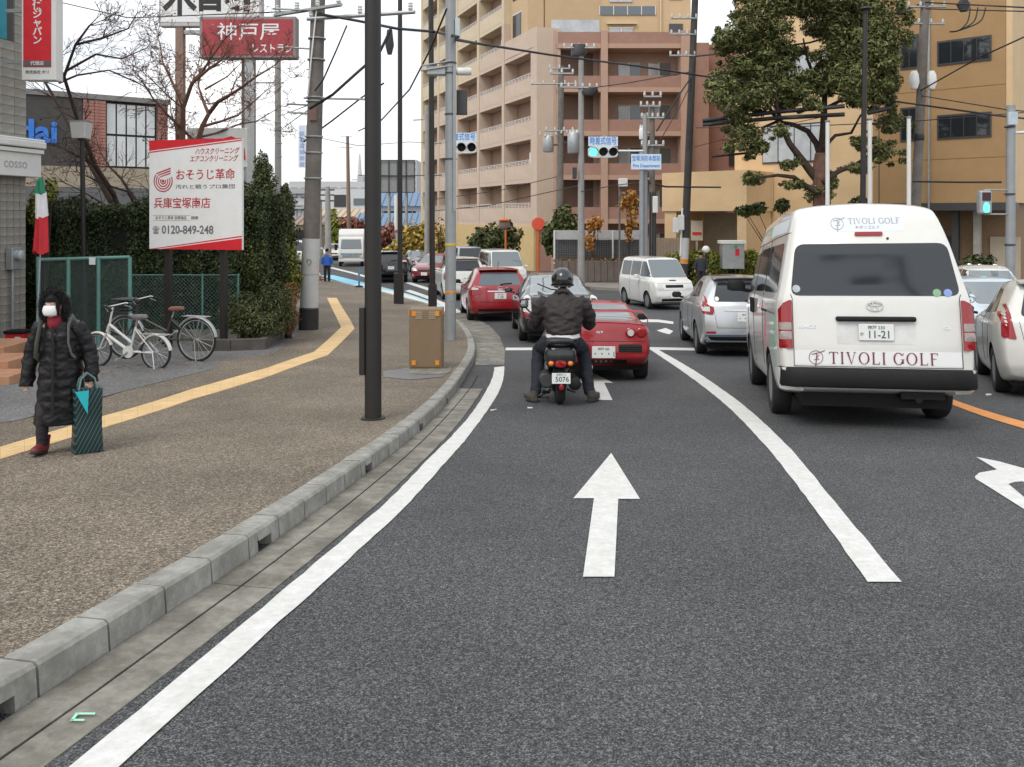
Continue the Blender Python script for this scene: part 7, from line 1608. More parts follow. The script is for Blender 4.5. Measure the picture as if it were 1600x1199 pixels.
for i in range(11):      # hood behind the face, open to the front
    t = i/10; y_ = -.09+.23*t; r_ = .135*math.sqrt(max(.02, 1-(max(0, t-.25)/.78)**2)); rg.append([(hr.x-.01+r_*math.cos(a)*1.02, y_, hr.z-.02+r_*math.sin(a)*1.12) for a in [2*PI*j/24 for j in range(24)]])
hd.add([p for r in rg for p in r], [(i*24+j, i*24+(j+1) % 24, (i+1)*24+(j+1) % 24, (i+1)*24+j) for i in range(10) for j in range(24)]+[tuple(10*24+j for j in range(24))])
ho = hd.build('hood', M_coat, lady, 60); sm = ho.modifiers.new('t', 'SOLIDIFY'); sm.thickness = .015
fr = MB(); fur = [Vector((hr.x-.015+(.118+.02*max(0, -math.sin(a)))*math.cos(a), -.06-.03*math.sin(a)-.02*abs(math.cos(a)), hr.z-.03+.150*math.sin(a))) for a in [2*PI*j/40 for j in range(41)]]
fr.tube(fur, [.030+.006*math.sin(j*2.3) for j in range(41)], 10)
_g = np.random.default_rng(3); _k = _g.integers(0, 40, 5200); _b = np.array([tuple(p) for p in fur])[_k]+_g.normal(0, .019, (5200, 3))
_quads('fur_hairs', mat('fur_hair', (.014, .012, .012), .9, var=0), lady, _b, _g.normal(size=(5200, 3)), .0065, _g, 'stuff', 6)
soft(fr, 'fur_trim', mat('black_fur', (.012, .011, .011), .95, var=.4, vs_=40, bump=.9, bs=110), lady, .010, 1, .012, 40)
hb = MB(HT); hb.ell([(hc.x, hc.y+.01, hc.z+.035, .088, .105), (hc.x, hc.y+.0, hc.z+.07, .09, .108), (hc.x, hc.y+.01, hc.z+.105, .07, .09), (hc.x, hc.y+.02, hc.z+.13, .03, .04)], 22)
for k in range(13):
    x = -.075+.0125*k; hb.tube([(hc.x+x*.8, hc.y-.085+abs(x)*.5, hc.z+.075), (hc.x+x, hc.y-.102+abs(x)*.55, hc.z+.055), (hc.x+x*1.03, hc.y-.100+abs(x)*.55, hc.z+.043)], .010, 6)
for sx in (-1, 1): hb.tube([(hc.x+sx*.08, hc.y-.05, hc.z+.05), (hc.x+sx*.085, hc.y-.06, hc.z-.02), (hc.x+sx*.08, hc.y-.05, hc.z-.09)], [.022, .02, .012], 8)
hb.build('hair', M_hair, lady, 60)
MB().ell([(-.01, -.06, 1.22, .05, .06), (-.01, -.065, 1.27, .075, .075), (-.01, -.055, 1.33, .08, .075), (-.01, -.05, 1.36, .065, .06)], 18).build('scarf', mat('dark_red_scarf', (.22, .012, .025), .8, var=.15, vs_=20), lady, 60)
M_strap = mat('grey_strap', (.13, .135, .12), .7, var=.1)
for sx in (-1, 1): MB().tube([(sx*.135, .10, 1.26), (sx*.135, .0, 1.335), (sx*.14, -.115, 1.26), (sx*.155, -.16, 1.10), (sx*.175, -.13, .98), (sx*.19, .05, .90)], .034, 8, flat=.3).build('backpack_strap', M_strap, lady, 60)
MB().ell([(0, .24, .92, .12, .06), (0, .25, .98, .15, .10), (0, .24, 1.15, .15, .10), (0, .22, 1.27, .12, .06)], 20, pw=3).build('backpack', M_strap, lady, 50)
M_leg = mat('dark_tights', (.020, .016, .020), .8, var=.2)
lg = MB(); lg.tube([(-.09, -.0, .78), (-.10, -.05, .60), (-.115, -.12, .40), (-.125, -.11, .10)], [.08, .075, .066, .055], 14); lg.tube([(.10, .03, .60), (.125, .10, .40), (.145, .20, .14)], [.075, .066, .055], 14); soft(lg, 'trousers', M_leg, lady, .012, 3, .006, 14)
M_boot = mat('dark_red_boot', (.17, .022, .03), .55, var=.25, vs_=12); M_sole = mat('boot_sole', (.03, .028, .028), .8)
for (x, y_, z_, tilt) in ((-.13, -.10, .0, .28), (.15, .22, .02, -.35)):
    R = Matrix.Translation((x, y_, z_+.0)) @ Matrix.Rotation(-tilt, 4, 'X')
    mb = MB(R); mb.loft([[(w_*math.cos(a), -t, max(.012, c_+h*math.sin(a))) for a in [2*PI*j/16 for j in range(16)]] for t, w_, c_, h in ((-.07, .03, .05, .05), (-.05, .044, .06, .06), (.05, .05, .06, .06), (.13, .05, .045, .045), (.19, .042, .035, .035), (.215, .018, .03, .02))]); mb.tube([(0, .02, .06), (0, .015, .15), (0, .02, .19)], [.056, .058, .06], 14)
    b_ = mb.build('boot', M_boot, lady, 60)
    mb = MB(R); mb.loft([[(w_*math.cos(a), -t, .014+.014*math.sin(a)) for a in [2*PI*j/14 for j in range(14)]] for t, w_ in ((-.085, .025), (-.06, .048), (.05, .053), (.14, .055), (.20, .045), (.228, .015))]); mb.build('sole', M_sole, b_, 50)
# shopping bag in her hand
s_ = pf.y/FPX; hp = lady.matrix_basis @ Vector((.335, -.05, .66))
bag = E('shopping_bag', 'dark striped shopping bag with turquoise top carried by the woman in black', 'bag', (pf.x+(139-92)*s_, pf.y-.03, pf.z+.02), math.radians(38))
W, H, D = .105, 97*s_, .095
M_bag = bpy.data.materials.new('striped_bag'); M_bag.use_nodes = True; t_ = M_bag.node_tree; b_ = t_.nodes['Principled BSDF']; b_.inputs['Roughness'].default_value = .45
co = t_.nodes.new('ShaderNodeTexCoord'); m1 = t_.nodes.new('ShaderNodeMapping'); m1.inputs['Rotation'].default_value = (0, math.radians(62), 0); wv = t_.nodes.new('ShaderNodeTexWave'); wv.inputs['Scale'].default_value = 11; wv.bands_direction = 'Z'
rp_ = t_.nodes.new('ShaderNodeValToRGB'); rp_.color_ramp.elements[0].position = .85; rp_.color_ramp.elements[0].color = (.010, .016, .018, 1); rp_.color_ramp.elements[1].position = .94; rp_.color_ramp.elements[1].color = (.035, .15, .145, 1)
for a, c_ in ((co.outputs['Object'], m1.inputs[0]), (m1.outputs[0], wv.inputs['Vector']), (wv.outputs['Fac'], rp_.inputs[0]), (rp_.outputs[0], b_.inputs['Base Color'])): t_.links.new(a, c_)
mb = MB(); rg = []
for i in range(9):
    t = i/8; z = H*t; k = 1-.06*math.sin(PI*t); rg.append([(W*k*x, D*y_*(1-.25*t)+.006*math.sin(9*t+x*4), z) for x, y_ in rpoly([(-1, -1), (1, -1), (1, 1), (-1, 1)], .12, 2)])
mb.loft(rg); bo = mb.build('bag_body', M_bag, bag, 40)
MB().add([(-W*.98, -D*.80-.012, H*.985), (-W*.02, -D*.78-.010, H*.985), (-W*.12, -D*.84-.010, H*.62), (-W*.98, -D*.80-.004, H*.985), (-W*.02, -D*.78-.002, H*.985), (-W*.12, -D*.84-.002, H*.62)], [(0, 1, 2), (3, 5, 4), (0, 3, 4, 1), (1, 4, 5, 2), (2, 5, 3, 0)]).build('turquoise_flap', mat('turquoise', (.02, .50, .56), .5, var=.05), bag)
for y_ in (-.05, .05): MB().tube([(-.07, y_, H-.01), (-.05, y_*.6, H+.08), (0, y_*.3, H+.125), (.05, y_*.6, H+.08), (.07, y_, H-.01)], .008, 6).build('handle', mat('bag_handle', (.12, .2, .2), .5), bag, 60)

# ---- man in blue by the cycle lane, and a head behind the hedge
def walker(label, base, H, top, legs, sleeve, back=True):
    o = E('person', label, 'person', base); o.scale = (H/1.7,)*3; s = 1 if back else -1
    bd = MB(); bd.ell([(0, 0, .85, .16, .11), (0, 0, 1.1, .15, .11), (0, 0, 1.38, .18, .10), (0, 0, 1.45, .07, .06)], 16); bd.tube([(0, 0, 1.42), (0, 0, 1.55)], .05, 8); bd.sph((0, 0, 1.60), (.08, .095, .11), 14, 10); bd.sph((0, s*.095, 1.59), (.013, .02, .02), 6, 5)
    for sx in (-1, 1):
        bd.tube([(sx*.19, 0, 1.38), (sx*.25, 0, 1.1), (sx*.26, .03*s, .88)], [.05, .042, .03], 8); fingers(bd, (sx*.26, .03*s, .88), (0, .1*s, -1), (0, -s, 0), 1, .5, sx); bd.tube([(sx*.09, 0, .85), (sx*.1, 0, .48), (sx*.1, 0, .06)], [.085, .06, .045], 10)
    soft(bd, 'body', M_skin, o, .016, 3)
    MB().ell([(0, 0, .86, .20, .15), (0, 0, 1.0, .20, .15), (0, 0, 1.25, .21, .14), (0, 0, 1.38, .2, .12), (0, 0, 1.46, .1, .08)], 18).build('jacket', top, o, 60)
    for sx in (-1, 1):
        MB().tube([(sx*.17, 0, 1.39), (sx*.25, 0, 1.14), (sx*.262, .025*s, .92)], [.075, .065, .055], 12).build('sleeve', sleeve, o, 60); MB().tube([(sx*.09, 0, .88), (sx*.10, 0, .48), (sx*.105, 0, .07)], [.10, .08, .07], 12).build('trouser_leg', legs, o, 60)
        MB().ell([(sx*.105, .04*s, .0, .05, .13), (sx*.105, .04*s, .05, .055, .13), (sx*.105, 0, .1, .05, .07)], 14).build('shoe', M_blackpl, o, 60)
        MB().sph((sx*.03, s*.088, 1.62), (.011, .006, .007), 8, 6).build('eye', M_hair, o, 180)
    MB().sph((0, -s*.012, 1.645), (.09, .10, .10), 16, 10).build('hair', M_hair, o, 180); return o
M_bvest = mat('blue_vest', (.03, .13, .55), .6, var=.08); M_ysl = mat('ochre_sleeve', (.50, .33, .05), .7)
o = walker('man in bright blue jacket standing on the far pavement by the cycle lane', S(511, 440), 1.66, M_bvest, mat('dark_trousers', (.02, .02, .026), .8), M_bvest)
for sx in (-1, 1): MB().ell([(sx*.19, 0, 1.28, .075, .10), (sx*.17, 0, 1.38, .085, .11), (sx*.12, 0, 1.46, .06, .08)], 14).build('shoulder_patch', M_ysl, o, 60)
y = 36.2; walker('dark haired person in dark coat in front of the clipped hedge', Vector((P(1095, 0, y).x, y, zr(y)+.12)), 1.62, mat('dark_coat', (.03, .035, .05), .8), mat('dark_trousers', (.02, .02, .026), .8), mat('dark_coat', (.03, .035, .05), .8))

# ---- bicycles
def bike(label, base, rz, rw, m, s, wheelbase, white):
    o = E('bicycle', label, 'bicycle', base, rz, 'bicycles parked by the net fence')
    M = Matrix.Rotation(PI/2, 3, 'X'); hb = wheelbase
    def whl(x):
        wv = MB().add([], []).tube([(x+rw*math.cos(a), 0, rw+rw*math.sin(a)) for a in [2*PI*i/36 for i in range(37)]], .019, 8, cap=False).build('wheel', M_tyre, o, 60)
        MB().tube([(x+rw*.92*math.cos(a), 0, rw+rw*.92*math.sin(a)) for a in [2*PI*i/36 for i in range(37)]], .011, 6, cap=False).build('rim', M_alloy if white else M_steel, wv, 60)
        sp = MB()
        for i in range(18): a = 2*PI*i/18; sp.tube([(x+.015*math.cos(a+1.2), .02*(-1)**i, rw+.015*math.sin(a+1.2)), (x+rw*.92*math.cos(a), 0, rw+rw*.92*math.sin(a))], .0022, 3, cap=False)
        tag(sp.build('spokes', M_steel, wv), kind='stuff'); MB().cyl((x, -.04, rw), (x, .04, rw), .02, n=10).build('hub', M_steel, wv, 60)
    whl(0); whl(hb)
    # x=0 front wheel (left in the picture), hb rear wheel
    hd_, bb, st_ = Vector((.20*s, 0, rw+.36*s)), Vector((hb*.56, 0, rw*.98)), Vector((hb*.66, 0, rw+.34*s))
    fr = MB(); T = lambda a, b, r: fr.tube([a, b], r, 10)
    T(hd_, Vector((.16*s, 0, rw+.24*s))+Vector((0, 0, .02)), .024); T(Vector((.15*s, 0, rw+.22*s)), bb, .024 if white else .02); T(hd_, bb+(st_-bb)*.35, .021); T(bb, st_, .019)
    for y_ in (-.055, .055): T(bb+Vector((0, y_*.4, 0)), Vector((hb, y_, rw)), .011); T(st_+Vector((0, y_*.3, -.03)), Vector((hb, y_, rw)), .010)
    fr.build('frame', m, o, 60)
    fk = MB()
    for y_ in (-.05, .05): fk.tube([(.17*s, y_*.8, rw+.24*s), (.08*s, y_, rw*1.15), (0, y_, rw)], .012, 8)
    fk.tube([(.17*s, 0, rw+.24*s), (.235*s, 0, rw+.52*s), (.25*s, 0, rw+.60*s)], .015, 8); fk.build('fork', m, o, 60)
    hz_ = rw+.62*s
    MB().tube([(.42*s, -.27, hz_-.02), (.30*s, -.22, hz_+.03), (.22*s, -.06, hz_), (.22*s, .06, hz_), (.30*s, .22, hz_+.03), (.42*s, .27, hz_-.02)], .012, 8).build('handlebar', M_chrome, o, 60)
    for sy in (-1, 1): MB().tube([(.33*s, sy*.235, hz_+.018), (.45*s, sy*.275, hz_-.03)], .018, 8).build('grip', M_blackpl, o, 60); MB().tube([(.29*s, sy*.2, hz_), (.38*s, sy*.25, hz_-.05)], .007, 5).build('brake_lever', M_steel, o)
    MB().tube([st_, (hb*.69, 0, rw+.46*s)], .014, 8).build('seat_post', M_steel, o, 60)
    MB().ell([(hb*.71, 0, rw+.45*s, .10, .07), (hb*.72, 0, rw+.48*s, .14, .09), (hb*.73, 0, rw+.515*s, .11, .08)], 16).build('saddle', mat('saddle_brown', (.22, .10, .06), .6) if not white else mat('saddle_grey', (.18, .17, .17), .5), o, 60)
    MB().cyl((bb.x, -.05, bb.z), (bb.x, -.035, bb.z), .085*s, n=20).build('chain_guard', m if white else M_blackpl, o, 40)
    for sd in (-1, 1): MB().tube([(bb.x, sd*.06, bb.z), (bb.x+sd*.12*s, sd*.08, bb.z+sd*.10*s), (bb.x+sd*.12*s, sd*.085, bb.z+sd*.10*s), (bb.x+sd*.12*s, sd*.15, bb.z+sd*.10*s)], [.010, .010, .02, .022], 6).build('crank', M_steel, o, 50)
    MB().tube([(hb+rw*1.06*math.cos(a), 0, rw+rw*1.06*math.sin(a)) for a in [PI*(.05+.75*i/16) for i in range(17)]], .022, 8, flat=1.6).build('mudguard', M_steel if not white else m, o, 60)
    MB().tube([(rw*1.06*math.cos(a), 0, rw+rw*1.06*math.sin(a)) for a in [PI*(.1+.7*i/14) for i in range(15)]], .02, 8, flat=1.6).build('mudguard', M_steel if not white else m, o, 60)
    rk = MB()
    for y_ in (-.06, 0, .06): rk.tube([(hb-.22*s, y_, rw*2.12), (hb+.22*s, y_, rw*2.10)], .007, 5)
    for x_ in (-.2, 0, .2): rk.tube([(hb+x_*s, -.06, rw*2.11), (hb+x_*s, .06, rw*2.11)], .006, 5)
    for y_ in (-.06, .06): rk.tube([(hb+.1, y_, rw*2.1), (hb, y_, rw)], .006, 5)
    rk.build('carrier', M_steel, o, 60); MB().tube([(hb, -.07, rw), (hb+.10, -.16, .01), (hb+.05, -.18, .01)], .009, 6).build('kickstand', M_steel, o, 60)
    if not white:
        bk = MB(); 
        for k in range(5): bk.ell([(-.02, 0, hz_-.20+.05*k, .13+.008*k, .15+.008*k), (-.02, 0, hz_-.193+.05*k, .13+.008*k, .15+.008*k)], 16, pw=5)
        for k in range(16): a = 2*PI*k/16; bk.tube([(-.02+.13*math.cos(a), .15*math.sin(a), hz_-.2), (-.02+.165*math.cos(a), .185*math.sin(a), hz_+.01)], .004, 4)
        bk.build('basket', M_frame, o); MB().sph((.10, -.02, hz_-.26), (.05, .04, .04), 12, 8).build('headlamp', M_steel, o, 180)
b0 = S(160, 571); b1 = S(249, 575)
wb = (b1-b0).length
bike('small white folding bicycle in front of the green net fence', b0+Vector((-.06, -.02, 0)), math.atan2(b1.y-b0.y, b1.x-b0.x), .245, mat('white_bike_paint', (.66, .65, .63), .35, var=.1, vs_=8, dirt=.1), 1.08, wb+.02, True)
b0 = S(172, 566); b1 = S(281, 570)
bike('dark town bicycle with brown saddle and basket behind the small white one', b0+Vector((.05, .42, 0)), math.atan2(b1.y-b0.y, b1.x-b0.x), .335, mat('dark_bike_paint', (.05, .045, .045), .4), 1.0, (b1-b0).length*1.04, False)
# ---- motorbikes parked before the fire station
for i, (u, m, lb) in enumerate(((1512, M_whitep, 'white parked motorbike just right of the van roof'), (1536, M_sred, 'red and white parked motorbike right of the white one'))):
    y = 29; o = E('parked_motorbike', lb, 'motorbike', (P(u, 0, y).x, y, zr(y)+.12), math.radians(65), 'motorbikes parked before the fire station')
    for x in (-.62, .62): MB().tube([(x+.28*math.cos(a), 0, .3+.28*math.sin(a)) for a in [2*PI*k/20 for k in range(21)]], .05, 8).build('wheel', M_tyre, o, 60)
    MB().ell([(0, 0, .35, .3, .14), (.0, 0, .55, .4, .16), (.1, 0, .75, .3, .14), (.15, 0, .9, .12, .1)], 16).build('fuel_tank', m, o, 60); MB().loft([oval(-.05, .75, .12, .05), oval(.0, .78, .13, .06)]).build('seat', M_seat, o).location.x = -.35
    MB().ell([(-.75, 0, .72, .16, .16), (-.75, 0, .95, .17, .17), (-.75, 0, 1.05, .1, .1)], 14, pw=4).build('top_box', M_whitep, o, 50); MB().ell([(.55, 0, .6, .1, .16), (.5, 0, .9, .12, .2), (.4, 0, 1.15, .05, .15)], 14).build('fairing', m, o, 60)
    MB().tube([(.4, -.35, 1.05), (.5, 0, 1.0), (.4, .35, 1.05)], .02, 6).build('handlebar', M_blackpl, o, 60)
    for sy in (-1, 1): MB().sph((.4, sy*.4, 1.28), (.04, .09, .06), 10, 8).build('mirror', M_chrome, o, 180); MB().tube([(.4, sy*.3, 1.05), (.4, sy*.4, 1.25)], .01, 5).build('mirror_stem', M_blackpl, o)
# ================================================================ TREES, HEDGES, SHRUBS
L_hedge = leafmat('hedge_leaf', (.018, .028, .013), (.042, .062, .024), (.12, .14, .05)); L_dark = leafmat('conifer_leaf', (.022, .036, .012), (.065, .088, .026), (.16, .165, .05))
L_tree = leafmat('tree_leaf', (.055, .075, .022), (.135, .15, .048), (.27, .26, .11)); L_yel = leafmat('yellow_leaf', (.22, .15, .02), (.42, .30, .05), (.55, .42, .12)); L_rust = leafmat('rust_leaf', (.16, .05, .03), (.28, .11, .08), (.40, .22, .16))
L_ygreen = leafmat('yellow_green_leaf', (.07, .10, .015), (.18, .20, .03), (.32, .30, .07)); L_shrub = leafmat('shrub_leaf', (.03, .045, .015), (.07, .09, .03), (.15, .14, .06)); L_orange = leafmat('orange_leaf', (.28, .10, .02), (.45, .19, .04), (.55, .32, .08)); L_brown = leafmat('dry_leaf', (.10, .05, .02), (.24, .11, .04), (.30, .18, .07))
M_bark = mat('dark_bark', (.055, .035, .028), .95, var=.35, vs_=5, bump=.6, bs=25); M_bark2 = mat('reddish_bark', (.16, .085, .06), .9, var=.35, vs_=4, bump=.5, bs=20)
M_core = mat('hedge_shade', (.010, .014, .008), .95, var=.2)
def gz(x, y): return zwalk(x, y) if x < 0 and y < 45 else zr(y)+.1
def hedge(label, boxes, m, size, dens, seed, core=True, base=None):
    x0 = sum(b[0]+b[1] for b in boxes)/len(boxes)/2; y0 = sum(b[2]+b[3] for b in boxes)/len(boxes)/2
    o = E('hedge', label, 'hedge', (x0, y0, gz(x0, y0))); z0 = o.location.z
    loc = [(b[0]-x0, b[1]-x0, b[2]-y0, b[3]-y0, b[4]-z0, b[5]-z0) for b in boxes]
    mb = MB()
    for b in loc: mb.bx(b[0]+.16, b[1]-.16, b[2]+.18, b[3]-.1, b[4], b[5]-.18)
    mb.build('stems', M_core, o); box_leaves('foliage', m, o, loc, size, dens, seed); return o  # stems here: solid near-black box painting the shade inside the hedge
PX = lambda u, y: P(u, 0, y).x
PZ = lambda v, y: P(0, v, y).z
hedge('long clipped dark hedge behind the net fence and bicycles', [(PX(-60, 17.4), PX(252, 17.4), 17.3, 18.6, -1.6, PZ(322, 17.4))], L_hedge, .036, 2600, 3)
hedge('taller dark hedge behind the advertising board posts', [(PX(245, 17), PX(408, 17), 17.0, 18.8, -1.6, PZ(300, 17)), (PX(340, 16.9), PX(412, 16.9), 16.9, 18.4, -1.6, PZ(330, 16.9))], L_hedge, .036, 2600, 4)
def bush(name, label, clumps, m, size, seed, group=None, cat='shrub', stems=5, base=None, bark=None, core=True):
    x0 = sum(c[0] for c in clumps)/len(clumps); y0 = sum(c[1] for c in clumps)/len(clumps); z0 = gz(x0, y0) if base is None else base
    o = E(name, label, cat, (x0, y0, z0), 0, group); loc = [(c[0]-x0, c[1]-y0, c[2]-z0)+tuple(c[3:]) for c in clumps]
    mb = MB(); rg = random.Random(seed)
    for k in range(stems):
        c = loc[k % len(loc)]; mb.tube([(rg.uniform(-.1, .1), rg.uniform(-.1, .1), -.15), (c[0]*.4+rg.uniform(-.1, .1), c[1]*.4, c[2]*.5), (c[0]+rg.uniform(-.4, .4)*c[3], c[1], c[2])], [.035, .025, .01], 6)
    mb.build('stem' if cat != 'tree' else 'trunk', bark or M_bark, o, 60)
    leaves('foliage', m, o, loc, size, seed, shell=.25); return o
def cl(u, v, y, ru, rv, n, d=1.0): s = y/FPX; return (PX(u, y), y, PZ(v, y), ru*s, min(ru, rv)*s*d, rv*s, n)
bush('shrub', 'low green and rust shrub in the stone edged planter by the old pole', [cl(385, 492, 15.4, 35, 38, 4500), cl(430, 480, 15.8, 32, 40, 4000), cl(400, 505, 15.2, 45, 25, 2800)], L_shrub, .028, 5)
bush('shrub', 'rust tinted shrub at the tip of the stone edged planter', [cl(447, 487, 16.4, 20, 34, 2400), cl(455, 460, 17, 14, 20, 1000)], L_brown, .027, 6)
bush('shrub', 'loose yellow green grasses and twigs left of the white pole sleeve', [cl(452, 425, 18.5, 22, 38, 800), cl(440, 395, 19, 22, 25, 500), cl(465, 440, 19, 10, 25, 300)], L_ygreen, .05, 7)
bush('shrub', 'leafy yellow green shrub right of the advertising board', [cl(400, 355, 18.5, 22, 48, 3500), cl(415, 330, 19, 14, 25, 1300), cl(398, 420, 17, 20, 50, 3500)], L_dark, .036, 8)
# stone edge of the planter
pe = E('planter_edge', 'dark stone edging round the shrubs at the old pole', 'edging', S(400, 546))
pts = [S(300, 549), S(360, 549), S(415, 547), S(440, 530), S(462, 512), S(470, 500)]
for a, c in zip(pts, pts[1:]):
    n = max(1, int((c-a).length/.6))
    for i in range(n):
        p, q_ = a.lerp(c, (i+.01)/n), a.lerp(c, (i+.99)/n); d = (q_-p).normalized(); nn = Vector((-d.y, d.x, 0))*.14; mb = MB(); z = Vector((0, 0, .20))
        mb.add([x-pe.location for x in (p-z, q_-z, q_+nn-z, p+nn-z, p+z, q_+z, q_+nn+z, p+nn+z)], [(0,3,2,1),(4,5,6,7),(0,1,5,4),(1,2,6,5),(2,3,7,6),(3,0,4,7)]); mb.build('stone', mat('edge_stone', (.10, .088, .08), .85, var=.25, vs_=4, dirt=.2), pe, bevel=.01)
# conifers
for lb, y, u, v0, v1, w_, sd in (('dark pointed conifer between the board and the slim pale pole', 24, 410, 236, 430, 31, 21), ('rounded dark conifer right of the slim pale pole', 25, 446, 286, 425, 20, 22)):
    s = y/FPX; x = PX(u, y); z0 = gz(x, y); o = E('conifer', lb, 'tree', (x, y, z0)); zt = PZ(v0, y)-z0; zb = PZ(v1, y)-z0
    MB().tube([(0, 0, -.2), (0, 0, zt*.8)], [.12, .03], 8).build('trunk', M_bark, o, 60); cs = []
    for k in range(9):
        t = k/9.5; r = w_*s*(1-.8*t**3)*(.9+.1*math.sin(k*2.1)); cs.append((.05*math.sin(k*2), 0, zb+(zt-zb)*t, r, r, (zt-zb)*.16, 2300))
    leaves('foliage', L_dark, o, cs, .042, sd, shell=.3, up=.6)
# the big trimmed tree by the fire station
y = 33.0; b = Vector((PX(1284, y), y, zr(y)+.1)); bt_ = E('pine_like_tree', 'large trimmed evergreen tree with cloud shaped clumps before the ochre wall', 'tree', b)
Q = lambda u, v, dy=0: P(u, v, y+dy)-b
MB().tube([(0, 0, -.3), Q(1284, 330), Q(1284, 300), Q(1282, 262), Q(1284, 240)], [.42, .36, .33, .30, .26], 14).build('trunk', M_bark2, bt_, 60)
for pts, r in (([(1282, 286), (1268, 270), (1250, 246), (1234, 225), (1222, 200), (1212, 160), (1205, 120)], .19), ([(1284, 250), (1276, 225), (1262, 205), (1240, 195), (1215, 190), (1190, 200)], .15), ([(1284, 245), (1287, 200), (1288, 160), (1292, 110), (1300, 40)], .18), ([(1288, 140), (1275, 125), (1262, 95), (1255, 60)], .10), ([(1280, 300), (1256, 290), (1240, 277), (1215, 274), (1185, 278)], .14), ([(1286, 285), (1310, 268), (1336, 258), (1355, 245), (1375, 235)], .12), ([(1288, 230), (1305, 212), (1330, 208), (1345, 180), (1365, 195), (1390, 190)], .08), ([(1290, 170), (1312, 158), (1340, 158), (1370, 125)], .09), ([(1225, 205), (1200, 165), (1160, 150), (1140, 140)], .09), ([(1295, 90), (1320, 60), (1350, 70)], .09)):
    n = len(pts); MB().tube([Q(u, v, .5*math.sin(i*1.3+u)) for i, (u, v) in enumerate(pts)], [r*(1-.7*i/(n-1)) for i in range(n)], 10).build('limb', M_bark, bt_, 60)
cs = []; rg = random.Random(5)
for (u, v, ru, rv) in ((1162, 55, 42, 32), (1130, 70, 22, 22), (1200, 18, 42, 28), (1175, -20, 40, 30), (1205, 70, 40, 25), (1306, 30, 62, 40), (1260, -20, 70, 36), (1355, 20, 42, 42), (1350, 75, 46, 42), (1380, 50, 30, 45), (1310, 85, 35, 30), (1204, 112, 52, 32), (1240, 135, 32, 24), (1150, 125, 36, 28), (1128, 145, 28, 24), (1180, 150, 42, 24), (1330, 122, 44, 28), (1380, 118, 26, 38), (1350, 150, 32, 16), (1228, 160, 26, 14), (1163, 209, 34, 22), (1182, 232, 20, 12), (1150, 178, 24, 14), (1391, 190, 26, 19), (1376, 237, 26, 18), (1342, 262, 24, 9), (1178, 279, 20, 11), (1230, 258, 14, 9), (1242, 288, 18, 8), (1275, 302, 20, 15), (1282, 130, 24, 24), (1268, 160, 18, 12), (1300, 285, 10, 14), (1345, 222, 14, 12), (1220, 205, 14, 8)):
    s = y/FPX; q = Q(u, v, rg.uniform(-1.1, 1.1)); n = int(ru*rv*1.7)+90
    cs.append((q.x, q.y, q.z, ru*s, min(1.2, ru*s), rv*s, n))
    for k in range(9): f = rg.uniform(.2, .42); cs.append((q.x+max(-1, min(1, rg.gauss(0, .6)))*ru*s, q.y+rg.uniform(-.8, .8), q.z+max(-1.1, min(1.1, rg.gauss(0, .7)))*rv*s, ru*s*f, ru*s*f, rv*s*f, int(n*f*.42)))
leaves('crown', L_tree, bt_, cs, .058, 31, shell=.15, up=.8, aspect=3.2)
# bare trees on the left
def bare(label, y, trunk, limbs, r0, seed, depth=4, m=M_bark, buds=True):
    rg = random.Random(seed); b = Vector((PX(trunk[0][0], y), y, gz(PX(trunk[0][0], y), y)-.1)); o = E('bare_tree', label, 'tree', b, 0, 'bare trees on the left')
    q = lambda u, v, dy=0: P(u, v, y+dy)-b
    tp = [q(u, v, .15*math.sin(i)) for i, (u, v) in enumerate(trunk)]; tp[0].z = 0; n = len(tp)
    MB().tube(tp, [r0*(1-.55*i/(n-1)) for i in range(n)], 12).build('trunk', m, o, 60)
    tw = MB(); bd_ = []
    def grow(p, d, l, r, k):
        pts = [p]; 
        for _ in range(4):
            d = (d+Vector((rg.gauss(0, .20), rg.gauss(0, .30), rg.gauss(.03, .16)))).normalized(); p = p+d*l/4; pts.append(p)
        tw.tube(pts, [max(.004, r*(1-.16*i)) for i in range(5)], 5 if r > .012 else 4, cap=False)
        if k <= 0:
            bd_.append(p); return
        for i in range(rg.choice((2, 3, 3))):
            j = rg.randint(1, 4); ax = Vector((rg.gauss(0, 1), rg.gauss(0, 1), rg.gauss(0, .8))).normalized(); nd = (d+ax*.75).normalized(); grow(pts[j], nd, l*rg.uniform(.55, .8), r*.58, k-1)
    for li, (pts, r) in enumerate(limbs):
        lp = [q(u, v, (i)*.28*(-1)**li+.1*math.sin(3*i)) for i, (u, v) in enumerate(pts)]; n = len(lp)
        MB().tube(lp, [r*(1-.7*i/(n-1)) for i in range(n)], 8).build('limb', m, o, 60)
        for i in range(1, n):
            for _ in range(2 if i < n-1 else 3):
                d = (lp[i]-lp[i-1]).normalized()+Vector((rg.gauss(0, .6), rg.gauss(0, .6), rg.gauss(.1, .5))); grow(lp[i], d.normalized(), (lp[i]-lp[i-1]).length*rg.uniform(.5, .9)+.15, r*.34*(1-.5*i/n), depth-1)
    tag(tw.build('twigs', m, o, 60), kind='stuff')
    if buds:
        pts = np.array([tuple(p) for p in bd_ if rg.random() < .35]); g2 = np.random.default_rng(seed)
        if len(pts): _quads('dry_leaves', L_rust, o, pts, g2.normal(size=pts.shape), .035, g2, 'stuff')
    return o
